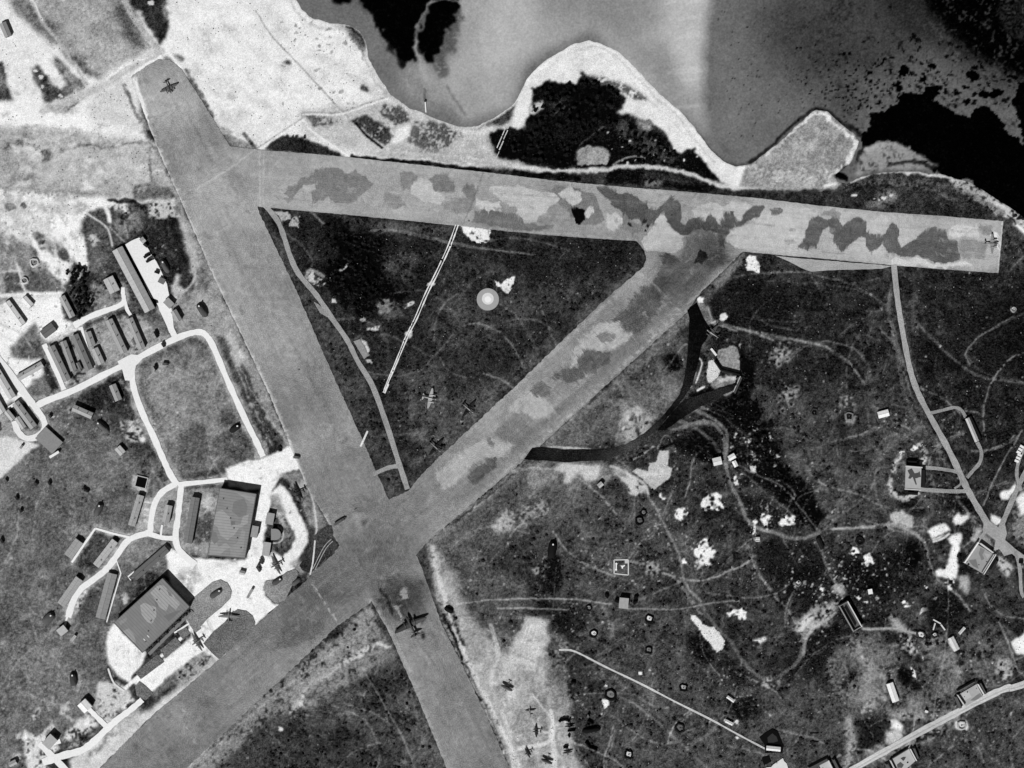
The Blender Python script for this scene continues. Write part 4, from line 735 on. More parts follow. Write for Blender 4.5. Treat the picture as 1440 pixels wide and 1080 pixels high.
for t, pts in (
 (DK,[(1118,347),(1130,340),(1133,325),(1140,310),(1150,305),(1165,308),(1178,303),(1184,318),(1190,312),(1207,304),(1217,312),(1220,325),(1232,330),(1247,330),(1250,320),(1255,312),(1260,313),(1265,322),(1263,332),(1266,350),(1275,343),(1290,333),(1303,322),(1315,319),(1328,323),(1337,335),(1345,338),(1347,350),(1350,362),(1340,367),(1322,371),(1305,365),(1290,360),(1270,362),(1250,355),(1245,350),(1240,345),(1232,350),(1227,355),(1220,345),(1217,335),(1210,330),(1205,337),(1195,346),(1182,354),(1173,345),(1170,330),(1165,320),(1160,325),(1150,340),(1147,350),(1130,351)]),
 (DK-.02,[(838,262),(852,262),(866,272),(880,271),(900,280),(910,287),(912,295),(922,296),(935,285),(945,277),(955,285),(960,295),(958,312),(962,316),(975,308),(985,304),(990,312),(1002,302),(1010,315),(1016,305),(1024,297),(1032,297),(1036,310),(1042,313),(1050,298),(1060,290),(1075,288),(1070,303),(1052,313),(1045,318),(1028,322),(1022,332),(1019,350),(1012,345),(1010,328),(1000,325),(985,322),(975,328),(962,330),(950,328),(942,315),(935,305),(930,300),(923,308),(918,317),(905,315),(898,308),(885,310),(878,305),(870,295),(858,285),(848,275)]),
 (.72,[(932,300),(942,318),(950,325),(960,333),(962,350),(955,354),(935,355),(910,352),(906,345),(900,338),(915,325),(920,312)]),
 (.72,[(1020,342),(1022,332),(1028,323),(1045,319),(1060,308),(1075,296),(1100,291),(1130,292),(1152,303),(1140,308),(1132,325),(1129,340),(1116,347),(1090,345),(1060,349),(1040,349)]),
 (.71,[(972,295),(985,288),(1005,287),(1022,290),(1030,282),(1048,284),(1056,290),(1049,297),(1042,312),(1037,309),(1033,296),(1023,296),(1015,304),(1010,314),(1002,301),(991,310),(985,303),(976,306)]),
 (.50,[(1080,292),(1086,303),(1093,304),(1104,296),(1096,292)]),
 (.60,[(1155,303),(1160,296),(1175,292),(1185,300),(1180,308)]),
 (.72,[(1224,312),(1240,300),(1250,302),(1246,316),(1236,328),(1230,326)]),
 (.76,[(1334,322),(1345,314),(1362,318),(1375,318),(1374,332),(1350,334),(1340,335)]),
 (.60,[(1378,318),(1395,318),(1396,330),(1380,332)]),
 (.61,[(1346,340),(1365,335),(1390,345),(1385,365),(1352,362)]),
 (.88,[(1392,330),(1402,328),(1403,350),(1398,348)]),
 (.78,[(1254,372),(1256,362),(1275,364),(1292,361),(1306,367),(1322,373),(1345,369),(1352,366),(1370,372),(1330,377)]),
 (.545,[(400,274),(405,263),(415,259),(425,250),(438,247),(445,239),(460,236),(475,236),(486,242),(500,239),(515,246),(523,258),(519,268),(505,275),(496,284),(480,287),(470,284),(465,276),(450,283),(440,286),(437,272),(443,263),(430,262),(420,268),(411,279)]),
 (.54,[(603,252),(612,246),(628,248),(638,256),(640,268),(625,272),(610,266)]),
 (.56,[(560,245),(575,240),(586,250),(584,265),(570,268),(562,258)]),
 (.59,[(538,276),(550,270),(562,275),(572,290),(555,294),(540,288)]),
 (.60,[(620,285),(640,278),(660,282),(665,292),(645,300),(625,296)]),
 (.70,[(576,262),(590,250),(604,255),(610,268),(625,275),(620,286),(596,284),(580,276)]),
 (.66,[(425,262),(440,258),(444,266),(432,272)]),
 (.55,[(655,258),(668,258),(672,268),(664,285),(655,280),(650,268)]),
 (.52,[(668,297),(685,292),(702,297),(722,300),(745,314),(780,318),(775,323),(740,325),(690,318),(664,311)]),
 (.53,[(745,280),(765,276),(785,285),(800,300),(820,315),(838,318),(848,308),(845,290),(835,272),(810,264),(780,262),(770,270)]),
 (.76,[(672,281),(692,284),(704,282),(704,297),(688,296),(670,290)]),
 (.73,[(685,265),(700,260),(712,265),(730,260),(748,264),(760,272),(775,268),(788,278),(778,290),(765,302),(752,312),(738,313),(728,300),(722,290),(705,285),(698,275)]),
 (.72,[(780,272),(800,262),(815,270),(818,282),(806,290),(795,280)]),
 (.74,[(822,292),(834,291),(835,300),(826,308),(821,303)]),
 (.73,[(853,298),(859,304),(865,297),(872,305),(880,312),(868,320),(862,327),(852,318)]),
 (.56,[(878,300),(888,312),(905,318),(920,314),(912,322),(890,328),(872,322)]),
 (.63,[(880,265),(900,275),(915,285),(925,294),(933,284),(945,275),(925,268)]),
 (.03,[(802,294),(809,290),(816,292),(822,294),(820,301),(821,309),(815,315),(808,312),(806,303)]),
 (.56,[(980,322),(1000,327),(1010,330),(1012,348),(998,360),(980,366),(965,350),(964,335)]),
 (.44,[(925,360),(935,355),(948,362),(955,370),(940,372),(928,370)]),
 (.32,[(985,352),(994,356),(996,366),(986,372),(975,372)]),
 (.45,[(858,455),(870,442),(885,428),(905,402),(920,400),(932,408),(930,430),(920,445),(905,463),(890,467),(878,462),(872,452)]),
 (.50,[(925,382),(960,384),(965,400),(950,420),(935,425),(915,400)]),
 (.70,[(803,518),(803,502),(812,485),(815,478),(830,465),(845,452),(852,458),(870,453),(875,465),(890,468),(885,480),(860,493),(845,492),(823,490),(820,505),(812,513)]),
 (.46,[(822,491),(832,493),(843,495),(857,496),(857,510),(850,514),(835,522),(820,532),(800,536),(775,532),(790,518),(810,516)]),
 (.58,[(837,473),(850,468),(868,470),(865,480),(848,480)]),
 (.68,[(713,575),(728,562),(737,552),(748,545),(760,560),(772,565),(781,573),(782,580),(770,590),(752,588),(735,580),(722,582)]),
 (.46,[(657,675),(660,665),(668,658),(680,650),(692,640),(700,640),(697,655),(688,668),(675,678),(662,682)]),
 (.50,[(745,548),(760,535),(775,545),(772,560),(762,558),(750,556)]),
 (.67,[(610,665),(650,632),(680,620),(700,615),(722,625),(715,640),(690,642),(665,652),(655,668),(625,690)]),
 (.64,[(680,590),(690,582),(702,600),(700,612),(685,605)]),
 (.54,[(684,618),(688,615),(695,625),(690,628)]),
 (.57,[(695,610),(715,590),(735,595),(750,600),(735,618),(715,622)]),
 (.53,[(400,882),(430,870),(460,878),(450,890),(420,905),(390,912),(380,918),(395,900)]),
 (.53,[(430,835),(470,820),(500,815),(515,835),(480,850),(450,845)]),
 (.53,[(530,818),(560,805),(590,830),(600,862),(575,875),(556,872),(545,850)]),
 (.55,[(490,700),(510,695),(530,705),(528,725),(505,720)]),
 (.74,[(562,830),(568,824),(571,836),(574,838),(570,840),(563,839)]),
 (.72,[(555,852),(560,851),(563,862),(567,874),(564,875),(559,862)]),
 (.38,[(532,824),(538,826),(545,834),(550,850),(556,862),(550,864),(546,850),(538,836)]),
):
    P(t-.035 if t < .62 else t+.045, ragged(pts, 2.0, 5.5, int(pts[0][0])), 2.2, 0, .95, A=PT)
for x, y, w_, h_ in ((885,316,6,3),(907,312,4,3),(912,318,3,3),(907,324,4,2),(815,300,3,3)): B(.12, x, y, w_*.7, h_*.7, 20, 3, 0, .8, A=PT)
# long streaks of tyre wear, rolling marks and repairs
def streaks(x0, y0, x1, y1, wd, n, seed):
    r = random.Random(seed); dx, dy = x1-x0, y1-y0; ln = math.hypot(dx, dy); ux, uy = dx/ln, dy/ln
    for _ in range(n):
        t = r.uniform(0, ln); o_ = r.gauss(0, wd*.28); l_ = r.uniform(15, 110); w_ = r.uniform(.6, 2.2)
        xa, ya = x0+ux*t-uy*o_, y0+uy*t+ux*o_; k = r.uniform(-.03, .03)
        L(r.choice((.40,.46,.50,.70,.76)), [(xa, ya), (xa+(ux-uy*k)*l_, ya+(uy+ux*k)*l_)], w_, 1, r.uniform(.15, .42), 1, A=PT, mott=.4)
    for _ in range(int(n*.7)):
        t = r.uniform(0, ln); o_ = r.uniform(-wd/2, wd/2)
        B(r.choice((.40,.46,.52,.70,.74)), x0+ux*t-uy*o_, y0+uy*t+ux*o_, r.uniform(1,9), r.uniform(.8,4), math.degrees(math.atan2(uy, ux))+r.uniform(-30, 30), 6, .8, r.uniform(.2, .5), .5, A=PT)
streaks(225, 100, 690, 1090, 85, 150, 3); streaks(330, 250, 1405, 345, 70, 110, 4); streaks(1000, 370, 200, 1060, 80, 150, 5); streaks(520, 760, 620, 900, 90, 40, 6)
for k in (-30, -15, 0, 15, 30):      # faint bay joints
    L(.50, [(245+k, 200-k*.2), (600+k, 950-k*.2)], .9, .7, .13, .4, A=PT); L(.52, [(370, 250+k), (1400, 347+k)], .9, .7, .13, .4, A=PT)
    L(.50, [(960+k*.65, 400+k*.75), (330+k*.65, 945+k*.75)], .9, .7, .13, .4, A=PT)
for w_, v, a, pp in ((1.4,.76,.8,[(216,164),(256,146)]),(1.5,.78,.8,[(276,266),(330,232),(360,208)]),(1.8,.76,.8,[(365,212),(366,291)]),(1.3,.74,.8,[(371,213),(370,291)]),(2,.72,.85,[(908,388),(930,410),(958,440)]),(1.8,.82,.9,[(440,822),(476,877)]),
    (2.4,.70,.7,[(965,440),(1045,356)]),(2.2,.84,.9,[(1410,312),(1403,383)]),(2.5,.72,.6,[(371,294),(640,317),(895,338)]),(2.5,.71,.5,[(500,224),(690,245),(880,265),(1060,280)]),(5,.66,.6,[(600,757),(745,634),(955,440)]),(1.6,.34,.8,[(748,650),(600,768)]),
    (1.3,.44,.8,[(680,243),(662,290),(650,316)]),(1,.42,.7,[(961,290),(982,270)]),(4,.88,.75,[(204,168),(262,302),(332,457),(382,560),(432,687),(464,737)]),(7,.93,.85,[(190,112),(196,138),(208,168)]),(6,.69,.8,[(520,845),(548,887),(585,970),(626,1078)]),(3,.70,.6,[(620,868),(652,935),(690,1018),(718,1080)]),
    (2,.48,.5,[(580,690),(600,740),(612,790)]),(4,.66,.5,[(345,870),(440,800)]),(3,.4,.5,[(478,733),(468,738)]),(2,.46,.5,[(860,340),(905,341)])):
    L(v, pp, w_, 1.1, a, 1.6, A=PT, mott=.15)
L(.49, [(1000,378),(950,424),(840,530),(740,618),(640,708)], 9, 2, .6, 3, A=PT, mott=.35); L(.73, [(1040,358),(957,437),(845,545),(745,634),(690,682)], 2.2, 1, .8, 1.5, A=PT, mott=.25); L(.70, [(900,385),(800,475),(722,548),(655,612)], 5, 1.5, .6, 2, A=PT, mott=.2)
L(.46, [(1015,352),(985,378),(965,405)], 9, 3, .5, 5, A=PT, mott=.5)
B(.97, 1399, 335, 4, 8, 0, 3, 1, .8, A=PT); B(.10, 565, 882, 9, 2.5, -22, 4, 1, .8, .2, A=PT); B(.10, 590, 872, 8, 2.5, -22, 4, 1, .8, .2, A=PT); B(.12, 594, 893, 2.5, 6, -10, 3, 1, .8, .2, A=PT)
for _ in range(30): B(.3, random.gauss(535,7), random.gauss(840,16), random.uniform(1,4), random.uniform(1,3), 60, 5, 1, .5, .4, A=PT)
B(.8, 566, 835, 4, 6, 0, 4, .6, .9, .3, A=PT); B(.35, 614, 800, 4, 3, 0, 4, .8, .7, .5, A=PT); B(.3, 510, 735, 5, 4, 0, 5, 1, .6, .6, A=PT)
for x, y in ((275,245),(300,262),(420,520),(500,715),(660,310),(945,302),(300,700)): B(.15, x, y, 1.4, 1.2, 0, 1, .6, .8, A=PT)
sl_b, m_b = polymask(RBP, 2, 6); MB_ = np.ones((GH, GW), np.float32); MB_[sl_b] -= m_b
PT -= .03*MB_
PT = .60+(PT-.60)*1.12
PT += FR*.035+(N1-.5)*.05+(N5-.5)*.02
PT = np.clip(PT, .02, .95)
# ---------------------------------------------------------------- terrain and water meshes
def sample(A, X, Y):
    i = np.clip(X-OX, 0, GW-1.001); j = np.clip(Y-OY, 0, GH-1.001)
    i0 = i.astype(int); j0 = j.astype(int); fx = i-i0; fy = j-j0
    return (A[j0, i0]*(1-fx)+A[j0, i0+1]*fx)*(1-fy)+(A[j0+1, i0]*(1-fx)+A[j0+1, i0+1]*fx)*fy
def grid_mesh(name, xs, ys, zf, A, material):
    X, Y = np.meshgrid(xs, ys)
    Z = zf(X, Y)
    n = X.size; nx = len(xs); ny = len(ys)
    co = np.stack([(X-720)*S, (540-Y)*S, Z], -1).reshape(-1, 3).astype(np.float32)
    idx = np.arange(n).reshape(ny, nx)
    q = np.stack([idx[1:, :-1], idx[1:, 1:], idx[:-1, 1:], idx[:-1, :-1]], -1).reshape(-1, 4)
    me = bpy.data.meshes.new(name)
    me.vertices.add(n); me.vertices.foreach_set('co', co.ravel())
    me.loops.add(q.size); me.loops.foreach_set('vertex_index', q.ravel().astype(np.int32))
    me.polygons.add(len(q)); me.polygons.foreach_set('loop_start', np.arange(0, q.size, 4, dtype=np.int32))
    me.polygons.foreach_set('loop_total', np.full(len(q), 4, np.int32))
    me.update(calc_edges=True)
    at = me.attributes.new('tone', 'FLOAT', 'POINT')
    at.data.foreach_set('value', sample(A, X, Y).ravel().astype(np.float32))
    me.materials.append(material)
    o = bpy.data.objects.new(name, me); COL.objects.link(o)
    o['kind'] = 'structure'
    return o
SHORE = [(415,-270),(415,-5),(425,14),(440,26),(465,32),(490,34),(505,42),(515,56),(519,82),(528,98),(538,116),(550,133),(575,150),(600,160),(622,170),(645,177),(670,177),(690,168),(707,157),(722,145),(731,130),(740,112),(750,100),(765,85),(790,70),(808,61),(828,56),(845,60),(870,73),(892,92),(912,115),(935,138),(955,153),(972,172),(988,195),(1003,213),(1018,226),(1036,234),(1052,232),(1066,222),(1082,210),(1100,196),(1125,171),(1148,153),(1163,156),(1182,172),(1202,188),(1208,200),(1203,220),(1190,236),(1176,245),(1177,255),(1190,258),(1212,247),(1240,242),(1280,240),(1330,245),(1366,257),(1400,278),(1440,304),(1500,340),(1800,440),(1800,-270)]
sl_, wm_ = polymask(SHORE, 1.6, 0)
WM = np.zeros((GH, GW), np.float32); WM[sl_] = wm_
WM2 = box(box(WM, 1), 1)
edge = np.concatenate([np.arange(-330, -20, 10.0), np.arange(-20, 1461, 1.4), np.arange(1462, 1770, 10.0)])
edgey = np.concatenate([np.arange(-270, -16, 10.0), np.arange(-16, 1097, 1.4), np.arange(1098, 1350, 10.0)])
REL = (N5-.5)*.25+(N14-.5)*.3
def zt(X, Y):
    return -.30+sample(REL, X, Y)*.5*(1-sample(WM2, X, Y))-1.0*sample(WM2, X, Y)
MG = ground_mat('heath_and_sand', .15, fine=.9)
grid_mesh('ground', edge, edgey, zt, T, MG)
far = bpy.data.meshes.new('far_ground')
far.from_pydata([(-3000,-3000,-4),(3000,-3000,-4),(3000,3000,-4),(-3000,3000,-4)], [], [(0,1,2,3)])
at = far.attributes.new('tone', 'FLOAT', 'POINT'); at.data.foreach_set('value', [.25]*4)
far.materials.append(MG); fo = bpy.data.objects.new('terrain', far); COL.objects.link(fo); fo['kind'] = 'structure'
MW = ground_mat('bay_water', .06, rough=.35, spec=.04, fine=1.6)
wxs = np.concatenate([np.arange(400, 1461, 1.8), np.arange(1462, 1770, 12.0)]); wys = np.concatenate([np.arange(-270, -16, 12.0), np.arange(-16, 345, 1.8)])
grid_mesh('water', wxs, wys, lambda X, Y: X*0-.62, WT, MW)

# ---------------------------------------------------------------- flat paved sheets, each one a little above the last
ZL = [0.02]
SM40 = box(N40, 5)
import bmesh
MP = ground_mat('worn_pavement', .15, fine=.9); MCON = ground_mat('pale_concrete', .05, fine=1.3); MGR = ground_mat('mown_grass', .2, fine=1.0)
MPA = ground_mat('long_runway_surface', .15, fine=.9, streak=64.3, sa=.075); MPB = ground_mat('coast_runway_surface', .13, fine=.9, streak=5.2, sa=.055); MPC = ground_mat('diagonal_runway_surface', .15, fine=.9, streak=-40.5, sa=.085)
def sheet(name, pts, tone, cell=8, fine=0, vary=.06, material=None, parent=None, amp=0.35, step=6, kind='structure', z=None, spots=()):
    ZL[0] += .0025
    zz = ZL[0] if z is None else z
    amp = amp*1.0
    pts = ragged(pts, amp, step, len(pts)*7+int(pts[0][0]))
    bm = bmesh.new()
    f = bm.faces.new([bm.verts.new((wx(x), wy(y), zz)) for x, y in pts])
    bmesh.ops.triangulate(bm, faces=[f])
    if cell:
        xs = [p[0] for p in pts]; ys = [p[1] for p in pts]
        x = (math.floor(min(xs)/cell)+1)*cell
        while x < max(xs):
            bmesh.ops.bisect_plane(bm, geom=bm.verts[:]+bm.edges[:]+bm.faces[:], plane_co=(wx(x), 0, 0), plane_no=(1, 0, 0)); x += cell
        y = (math.floor(min(ys)/cell)+1)*cell
        while y < max(ys):
            bmesh.ops.bisect_plane(bm, geom=bm.verts[:]+bm.edges[:]+bm.faces[:], plane_co=(0, wy(y), 0), plane_no=(0, 1, 0)); y += cell
    if fine:
        bmesh.ops.dissolve_limit(bm, angle_limit=.01, verts=bm.verts[:], edges=[e for e in bm.edges if len(e.link_faces) == 2 and abs(abs((e.verts[1].co-e.verts[0].co).normalized().x)-.5) < .4999], use_dissolve_boundaries=False) if False else None
        bmesh.ops.join_triangles(bm, faces=[f for f in bm.faces if len(f.verts) == 3], angle_face_threshold=3.2, angle_shape_threshold=.9)
        bmesh.ops.subdivide_edges(bm, edges=bm.edges[:], cuts=fine, use_grid_fill=True)
    for f in bm.faces:
        if f.normal.z < 0: f.normal_flip()
    me = bpy.data.meshes.new(name); bm.to_mesh(me); bm.free()
    at = me.attributes.new('tone', 'FLOAT', 'POINT')
    co = np.zeros(len(me.vertices)*3, np.float32); me.vertices.foreach_get('co', co); co = co.reshape(-1, 3)
    X = co[:, 0]/S+720; Y = 540-co[:, 1]/S
    v = tone+(sample(SM40, X, Y)-.5)*vary*1.3+(sample(N120, X, Y)-.5)*vary
    if fine: v = sample(PT, X, Y)
    for (sx, sy, sr, dv) in spots:
        v = v+dv*np.exp(-((X-sx)**2+(Y-sy)**2)/(sr*sr))
    at.data.foreach_set('value', v.astype(np.float32))
    me.materials.append(material or MP)
    o = bpy.data.objects.new(name, me); COL.objects.link(o)
    if parent: o.parent = parent
    else: o['kind'] = kind
    return o
def ribbon(name, pts, w, tone, vary=.04, material=None, smoothit=True, wob=.13, parent=None):
    ZL[0] += .0025
    q = smooth(pts, 5) if smoothit else [tuple(p) for p in pts]
    L_, R_ = [], []
    rr = random.Random(int(pts[0][0]*3+pts[0][1]))
    for k in range(len(q)):
        a = q[max(0, k-1)]; b = q[min(len(q)-1, k+1)]
        dx, dy = b[0]-a[0], b[1]-a[1]; d = math.hypot(dx, dy) or 1
        nx, ny = -dy/d, dx/d
        hw = (w[0]+(w[1]-w[0])*k/(len(q)-1) if isinstance(w, tuple) else w)*.5*(1+rr.uniform(-wob, wob))
        L_.append((q[k][0]+nx*hw, q[k][1]+ny*hw)); R_.append((q[k][0]-nx*hw, q[k][1]-ny*hw))
    vs = [(wx(x), wy(y), ZL[0]) for x, y in L_+R_]; n = len(q)
    me = bpy.data.meshes.new(name); me.from_pydata(vs, [], [(k, k+1, n+k+1, n+k) for k in range(n-1)])
    at = me.attributes.new('tone', 'FLOAT', 'POINT')
    X = np.array([v[0] for v in vs])/S+720; Y = 540-np.array([v[1] for v in vs])/S
    at.data.foreach_set('value', (tone+(sample(N14, X, Y)-.5)*vary*2).astype(np.float32))
    me.materials.append(material or MP)
    bm = bmesh.new(); bm.from_mesh(me)
    for f in bm.faces:
        if f.normal.z < 0: f.normal_flip()
    bm.to_mesh(me); bm.free()
    o = bpy.data.objects.new(name, me); COL.objects.link(o)
    if parent: o.parent = parent
    else: o['kind'] = 'structure'
    return o

# runways
RC = sheet('runway', [(905,375),(850,422),(800,470),(725,543),(660,603),(612,648),(592,668),(575,690),(548,702),(500,740),(470,777),(437,810),(372,868),(310,926),(215,1005),(140,1080),(-100,1310),(30,1310),(265,1078),(360,988),(420,932),(475,880),(520,848),(560,810),(598,765),(680,695),(745,640),(840,553),(965,440),(985,412),(1010,388),(1046,352),(990,330),(930,345)], .60, vary=.15, material=MPC, amp=.8, step=3, fine=4,
    spots=[(1015,360,26,-.14),(985,345,16,-.12),(930,400,16,-.12),(970,395,20,-.07),(360,880,50,-.05),(440,840,40,-.06),(250,1000,50,.05),(560,800,40,-.04)])
RB = sheet('runway', [(318,205),(371,211),(435,216),(500,222),(600,233),(690,243),(780,254),(880,263),(970,270),(1060,278),(1160,290),(1240,298),(1330,304),(1411,311),(1404,384),(1330,379),(1255,373),(1170,365),(1090,358),(1045,354),(1030,363),(1000,385),(960,380),(905,375),(909,365),(906,352),(895,339),(800,333),(720,326),(640,317),(570,310),(500,303),(430,297),(360,290),(330,285)], .655, vary=.10, material=MPB, amp=.35, step=4, fine=4,
    spots=[(960,350,30,-.10),(1000,345,24,-.14),(1010,365,16,-.12),(930,360,16,-.08),(400,232,20,.04),(700,300,60,-.03),(600,300,60,.03)])
RA = sheet('runway', [(184,108),(204,94),(222,84),(238,84),(256,98),(275,128),(300,168),(325,208),(352,262),(365,300),(415,405),(465,520),(498,592),(530,665),(550,710),(590,790),(622,880),(650,935),(690,1020),(716,1080),(760,1180),(835,1345),(740,1345),(680,1200),(628,1080),(585,975),(545,885),(520,842),(495,795),(468,752),(462,735),(432,685),(408,628),(380,557),(332,455),(300,388),(262,300),(240,250),(222,210),(205,165),(195,138)], .61, vary=.17, material=MPA, amp=.6, step=3, fine=4,
    spots=[(230,160,60,.06),(300,280,60,.04),(560,850,26,-.16),(585,830,28,-.10),(545,780,40,-.06),(520,730,40,.03),(450,560,60,-.03),(380,470,60,.04),(640,950,50,-.05),(600,900,20,-.04),(490,760,16,-.05),(430,620,50,.03)])
# seams and threshold lines

# paved shoulders, taxiways, roads
sheet('paved_apron', [(1089,359),(1110,362),(1255,374),(1240,378),(1165,380),(1140,382),(1125,376),(1110,368)], .66, vary=.05)
sheet('taxiway', [(966,436),(980,425),(986,440),(992,452),(1001,464),(997,474),(987,486),(982,510),(974,540),(962,558),(945,580),(920,607),(888,634),(850,647),(800,650),(737,646),(748,630),(756,628),(790,632),(850,632),(880,625),(905,610),(925,592),(940,575),(955,555),(963,530),(966,505),(969,470),(969,448)], .085, cell=4, vary=.12, amp=.5,
    spots=[(900,625,30,.16),(870,638,26,.14),(925,600,14,.10),(965,520,8,.03),(850,640,16,.10)])
sheet('taxiway', [(925,605),(945,580),(962,562),(1000,550),(1012,545),(1035,538),(1033,548),(1012,558),(985,572),(960,588),(935,605)], .09, cell=4, vary=.12, amp=.6, spots=[(1015,552,14,.08)])
ribbon('road', [(372,288),(390,310),(400,335),(408,360),(420,385),(445,415),(465,445),(488,478),(503,508),(524,543),(544,598),(558,642),(573,688)], (7,7.5), .625)
ribbon('road', [(525,667),(545,658),(562,655)], 6, .60)
sheet('paved_apron', [(497,480),(506,477),(514,490),(518,500),(512,505)], .55); sheet('paved_apron', [(441,424),(448,428),(462,442),(460,446),(450,440)], .58)
ribbon('road', [(1257,372),(1262,420),(1270,470),(1280,520),(1290,550),(1305,580),(1330,625),(1345,655),(1360,687),(1380,722),(1397,748),(1425,775),(1500,830)], (7.5,9.5), .645)
ribbon('road', [(1308,581),(1325,577),(1342,573),(1352,577),(1358,587)], 4.5, .58); ribbon('road', [(1374,622),(1380,635),(1378,650),(1368,662),(1360,672)], 5, .58)
ribbon('road', [(1294,657),(1320,659),(1345,663)], 5, .60); ribbon('road', [(1293,688),(1320,690),(1345,691),(1362,690)], 5.5, .62); ribbon('road', [(1340,663),(1350,668),(1351,680),(1342,687)], 3, .6)
ribbon('road', [(1402,755),(1408,740),(1425,700),(1438,672),(1460,630)], 7, .6); ribbon('road', [(1436,690),(1430,670),(1432,650),(1440,630)], 5, .6)
ribbon('road', [(1390,742),(1380,755),(1374,764)], 5, .62); ribbon('road', [(1428,775),(1434,800),(1436,830),(1440,840)], 5, .6); ribbon('road', [(1405,765),(1398,774)], 5, .62)
sheet('road', [(1384,728),(1395,735),(1405,742),(1413,735),(1416,750),(1412,765),(1425,778),(1412,782),(1405,772),(1398,775),(1400,760),(1390,752),(1382,748)], .645, vary=.03)
ribbon('road', [(1170,1100),(1220,1070),(1260,1048),(1300,1026),(1340,1005),(1380,984),(1415,968),(1460,955),(1760,840)], 9.5, .80)
ribbon('road', [(1170,1101),(1220,1071),(1260,1049),(1300,1027),(1340,1006),(1380,985),(1415,969),(1460,956),(1760,841)], 1.6, .70)
ribbon('path', [(786,914),(800,914),(815,919),(850,937),(900,961),(950,987),(1000,1012),(1040,1034),(1078,1054)], (2.8,2.4), .80, wob=.2)
# white roads of the camp
W = lambda p, w, t=.965, n='road', **k: ribbon(n, p, w, t, .01, material=MCON, **k)
W([(48,574),(62,565),(105,548),(150,525),(185,508),(215,492),(245,477),(266,469),(282,467),(292,474),(302,492),(320,535),(345,590),(360,620),(370,642)], (9,8))
W([(104,458),(125,446),(145,438),(165,431),(174,424),(173,412),(173,404)], (9,5)); W([(176,424),(179,436),(186,446)], 5); W([(113,460),(122,490),(131,516)], 6); W([(62,484),(76,515),(90,548)], 7)
sheet('paved_apron', [(176,344),(184,339),(196,334),(205,345),(220,368),(235,400),(240,425),(246,470),(238,468),(228,438),(222,422),(212,418),(195,380)], .955, vary=.02, material=MCON)
W([(224,425),(236,452),(248,478)], 8); W([(190,500),(186,520),(188,545),(200,580),(215,612),(228,642),(240,668),(250,682)], (8,9))
sheet('paved_apron', [(165,508),(185,498),(205,500),(190,515),(186,535),(176,535),(172,520)], .95, vary=.02, material=MCON)
W([(250,681),(285,678),(320,674)], 6.5); W([(248,680),(228,692),(217,710),(212,735),(210,748),(192,754),(178,762),(165,780),(150,800),(130,816),(112,830),(102,848),(96,868)], (8,9))
W([(255,683),(253,700),(250,730),(247,752),(250,770),(262,784),(275,794)], (8,9)); W([(208,750),(228,756),(248,757)], 7); W([(134,743),(158,750),(184,756)], 3); W([(134,743),(118,766),(101,791)], 3); W([(95,866),(91,880)], 3)
W([(234,765),(208,788),(180,811),(184,816)], 1.8, smoothit=False, n='path'); W([(163,786),(170,806),(160,840),(150,875)], 1.6, smoothit=False, n='path'); W([(150,800),(140,812)], 3); W([(228,738),(226,754)], 3, n='path')
W([(40,560),(50,574),(60,588),(63,602),(52,614),(36,616),(25,606),(20,592)], 8.5, .95); W([(-40,604),(0,581),(32,561)], 4, .96); W([(-30,470),(0,508),(25,540),(45,568)], (9,11), .94)
W([(50,618),(65,604)], 5, .92); W([(152,940),(160,960),(175,972)], 2.4, .9)
W([(200,984),(185,997),(165,1012),(150,1025),(135,1040),(115,1055),(90,1062),(60,1072)], (8,11), .97); W([(122,994),(132,1004),(146,1018),(150,1022)], 7, .97); W([(60,1050),(85,1042)], 6, .96); W([(55,1045),(72,1062),(95,1085)], 9, .96)
W([(245,890),(252,886),(267,876),(280,860)], 2.4, smoothit=False, n='path')
# mown grass plots laid into the concrete yard
GP = lambda pts, t=.50, **k: sheet('grass_plot', pts, t-.02, cell=5, vary=.10, amp=.3, material=MGR, **k)
GP([(257,861),(262,850),(275,838),(285,830),(298,819),(310,815),(320,820),(326,832),(324,842),(312,854),(292,870),(276,888),(268,880),(263,872)], .55)
GP([(286,905),(300,888),(316,875),(326,862),(334,857),(346,859),(355,866),(359,876),(356,887),(346,895),(308,927),(298,918)], .47)
GP([(249,888),(262,882),(267,890),(258,900)], .5); GP([(225,914),(247,896),(255,906),(233,926)], .46); GP([(190,946),(222,920),(231,931),(198,955)], .44); GP([(266,878),(275,890),(283,884),(276,876)], .55)
GP([(390,815),(402,805),(415,800),(420,806),(400,845),(388,849),(376,838),(370,826),(374,817)], .62); GP([(466,738),(452,744),(440,755),(436,768),(430,782),(421,795),(425,802),(436,806),(450,796),(461,780),(468,762),(469,748)], .30)
GP([(190,965),(196,958),(205,965),(215,975),(205,985),(192,978)], .5)
for p in ([(440,800),(455,770),(466,758)],[(443,801),(458,772),(468,761)]): ribbon('path', p, .9, .7)
L2 = ribbon('path', [(436,808),(440,790),(443,760)], 2.2, .85)

# the double cable trench from the shore line to the perimeter road
for dx, w in ((-2.2,1.3),(1.6,1.5)):
    p = [(643+dx,316),(632+dx,346),(615+dx,383),(600+dx,413),(585+dx,448),(573+dx,472),(558+dx,508),(546+dx,536),(540+dx,552)]
    p = [(x-(0 if y < 440 else dx*.5*(y-440)/110), y) for x, y in p]
    ribbon('cable_trench', p, w, .93, wob=.45)
ribbon('cable_trench', [(546,540),(541,553)], 2.6, .92, wob=.3); ribbon('cable_trench', [(517,606),(507,628)], 2.2, .9, wob=.3)
for k in range(4): ribbon('cable_trench', [(716-k*6+4,168+k*15),(710-k*6+4,181+k*15)], 1.3, .8, wob=.4)
for dx in (-1.2,): ribbon('cable_trench', [(712+dx,180),(700+dx,208)], 1.0, .8, wob=.4)
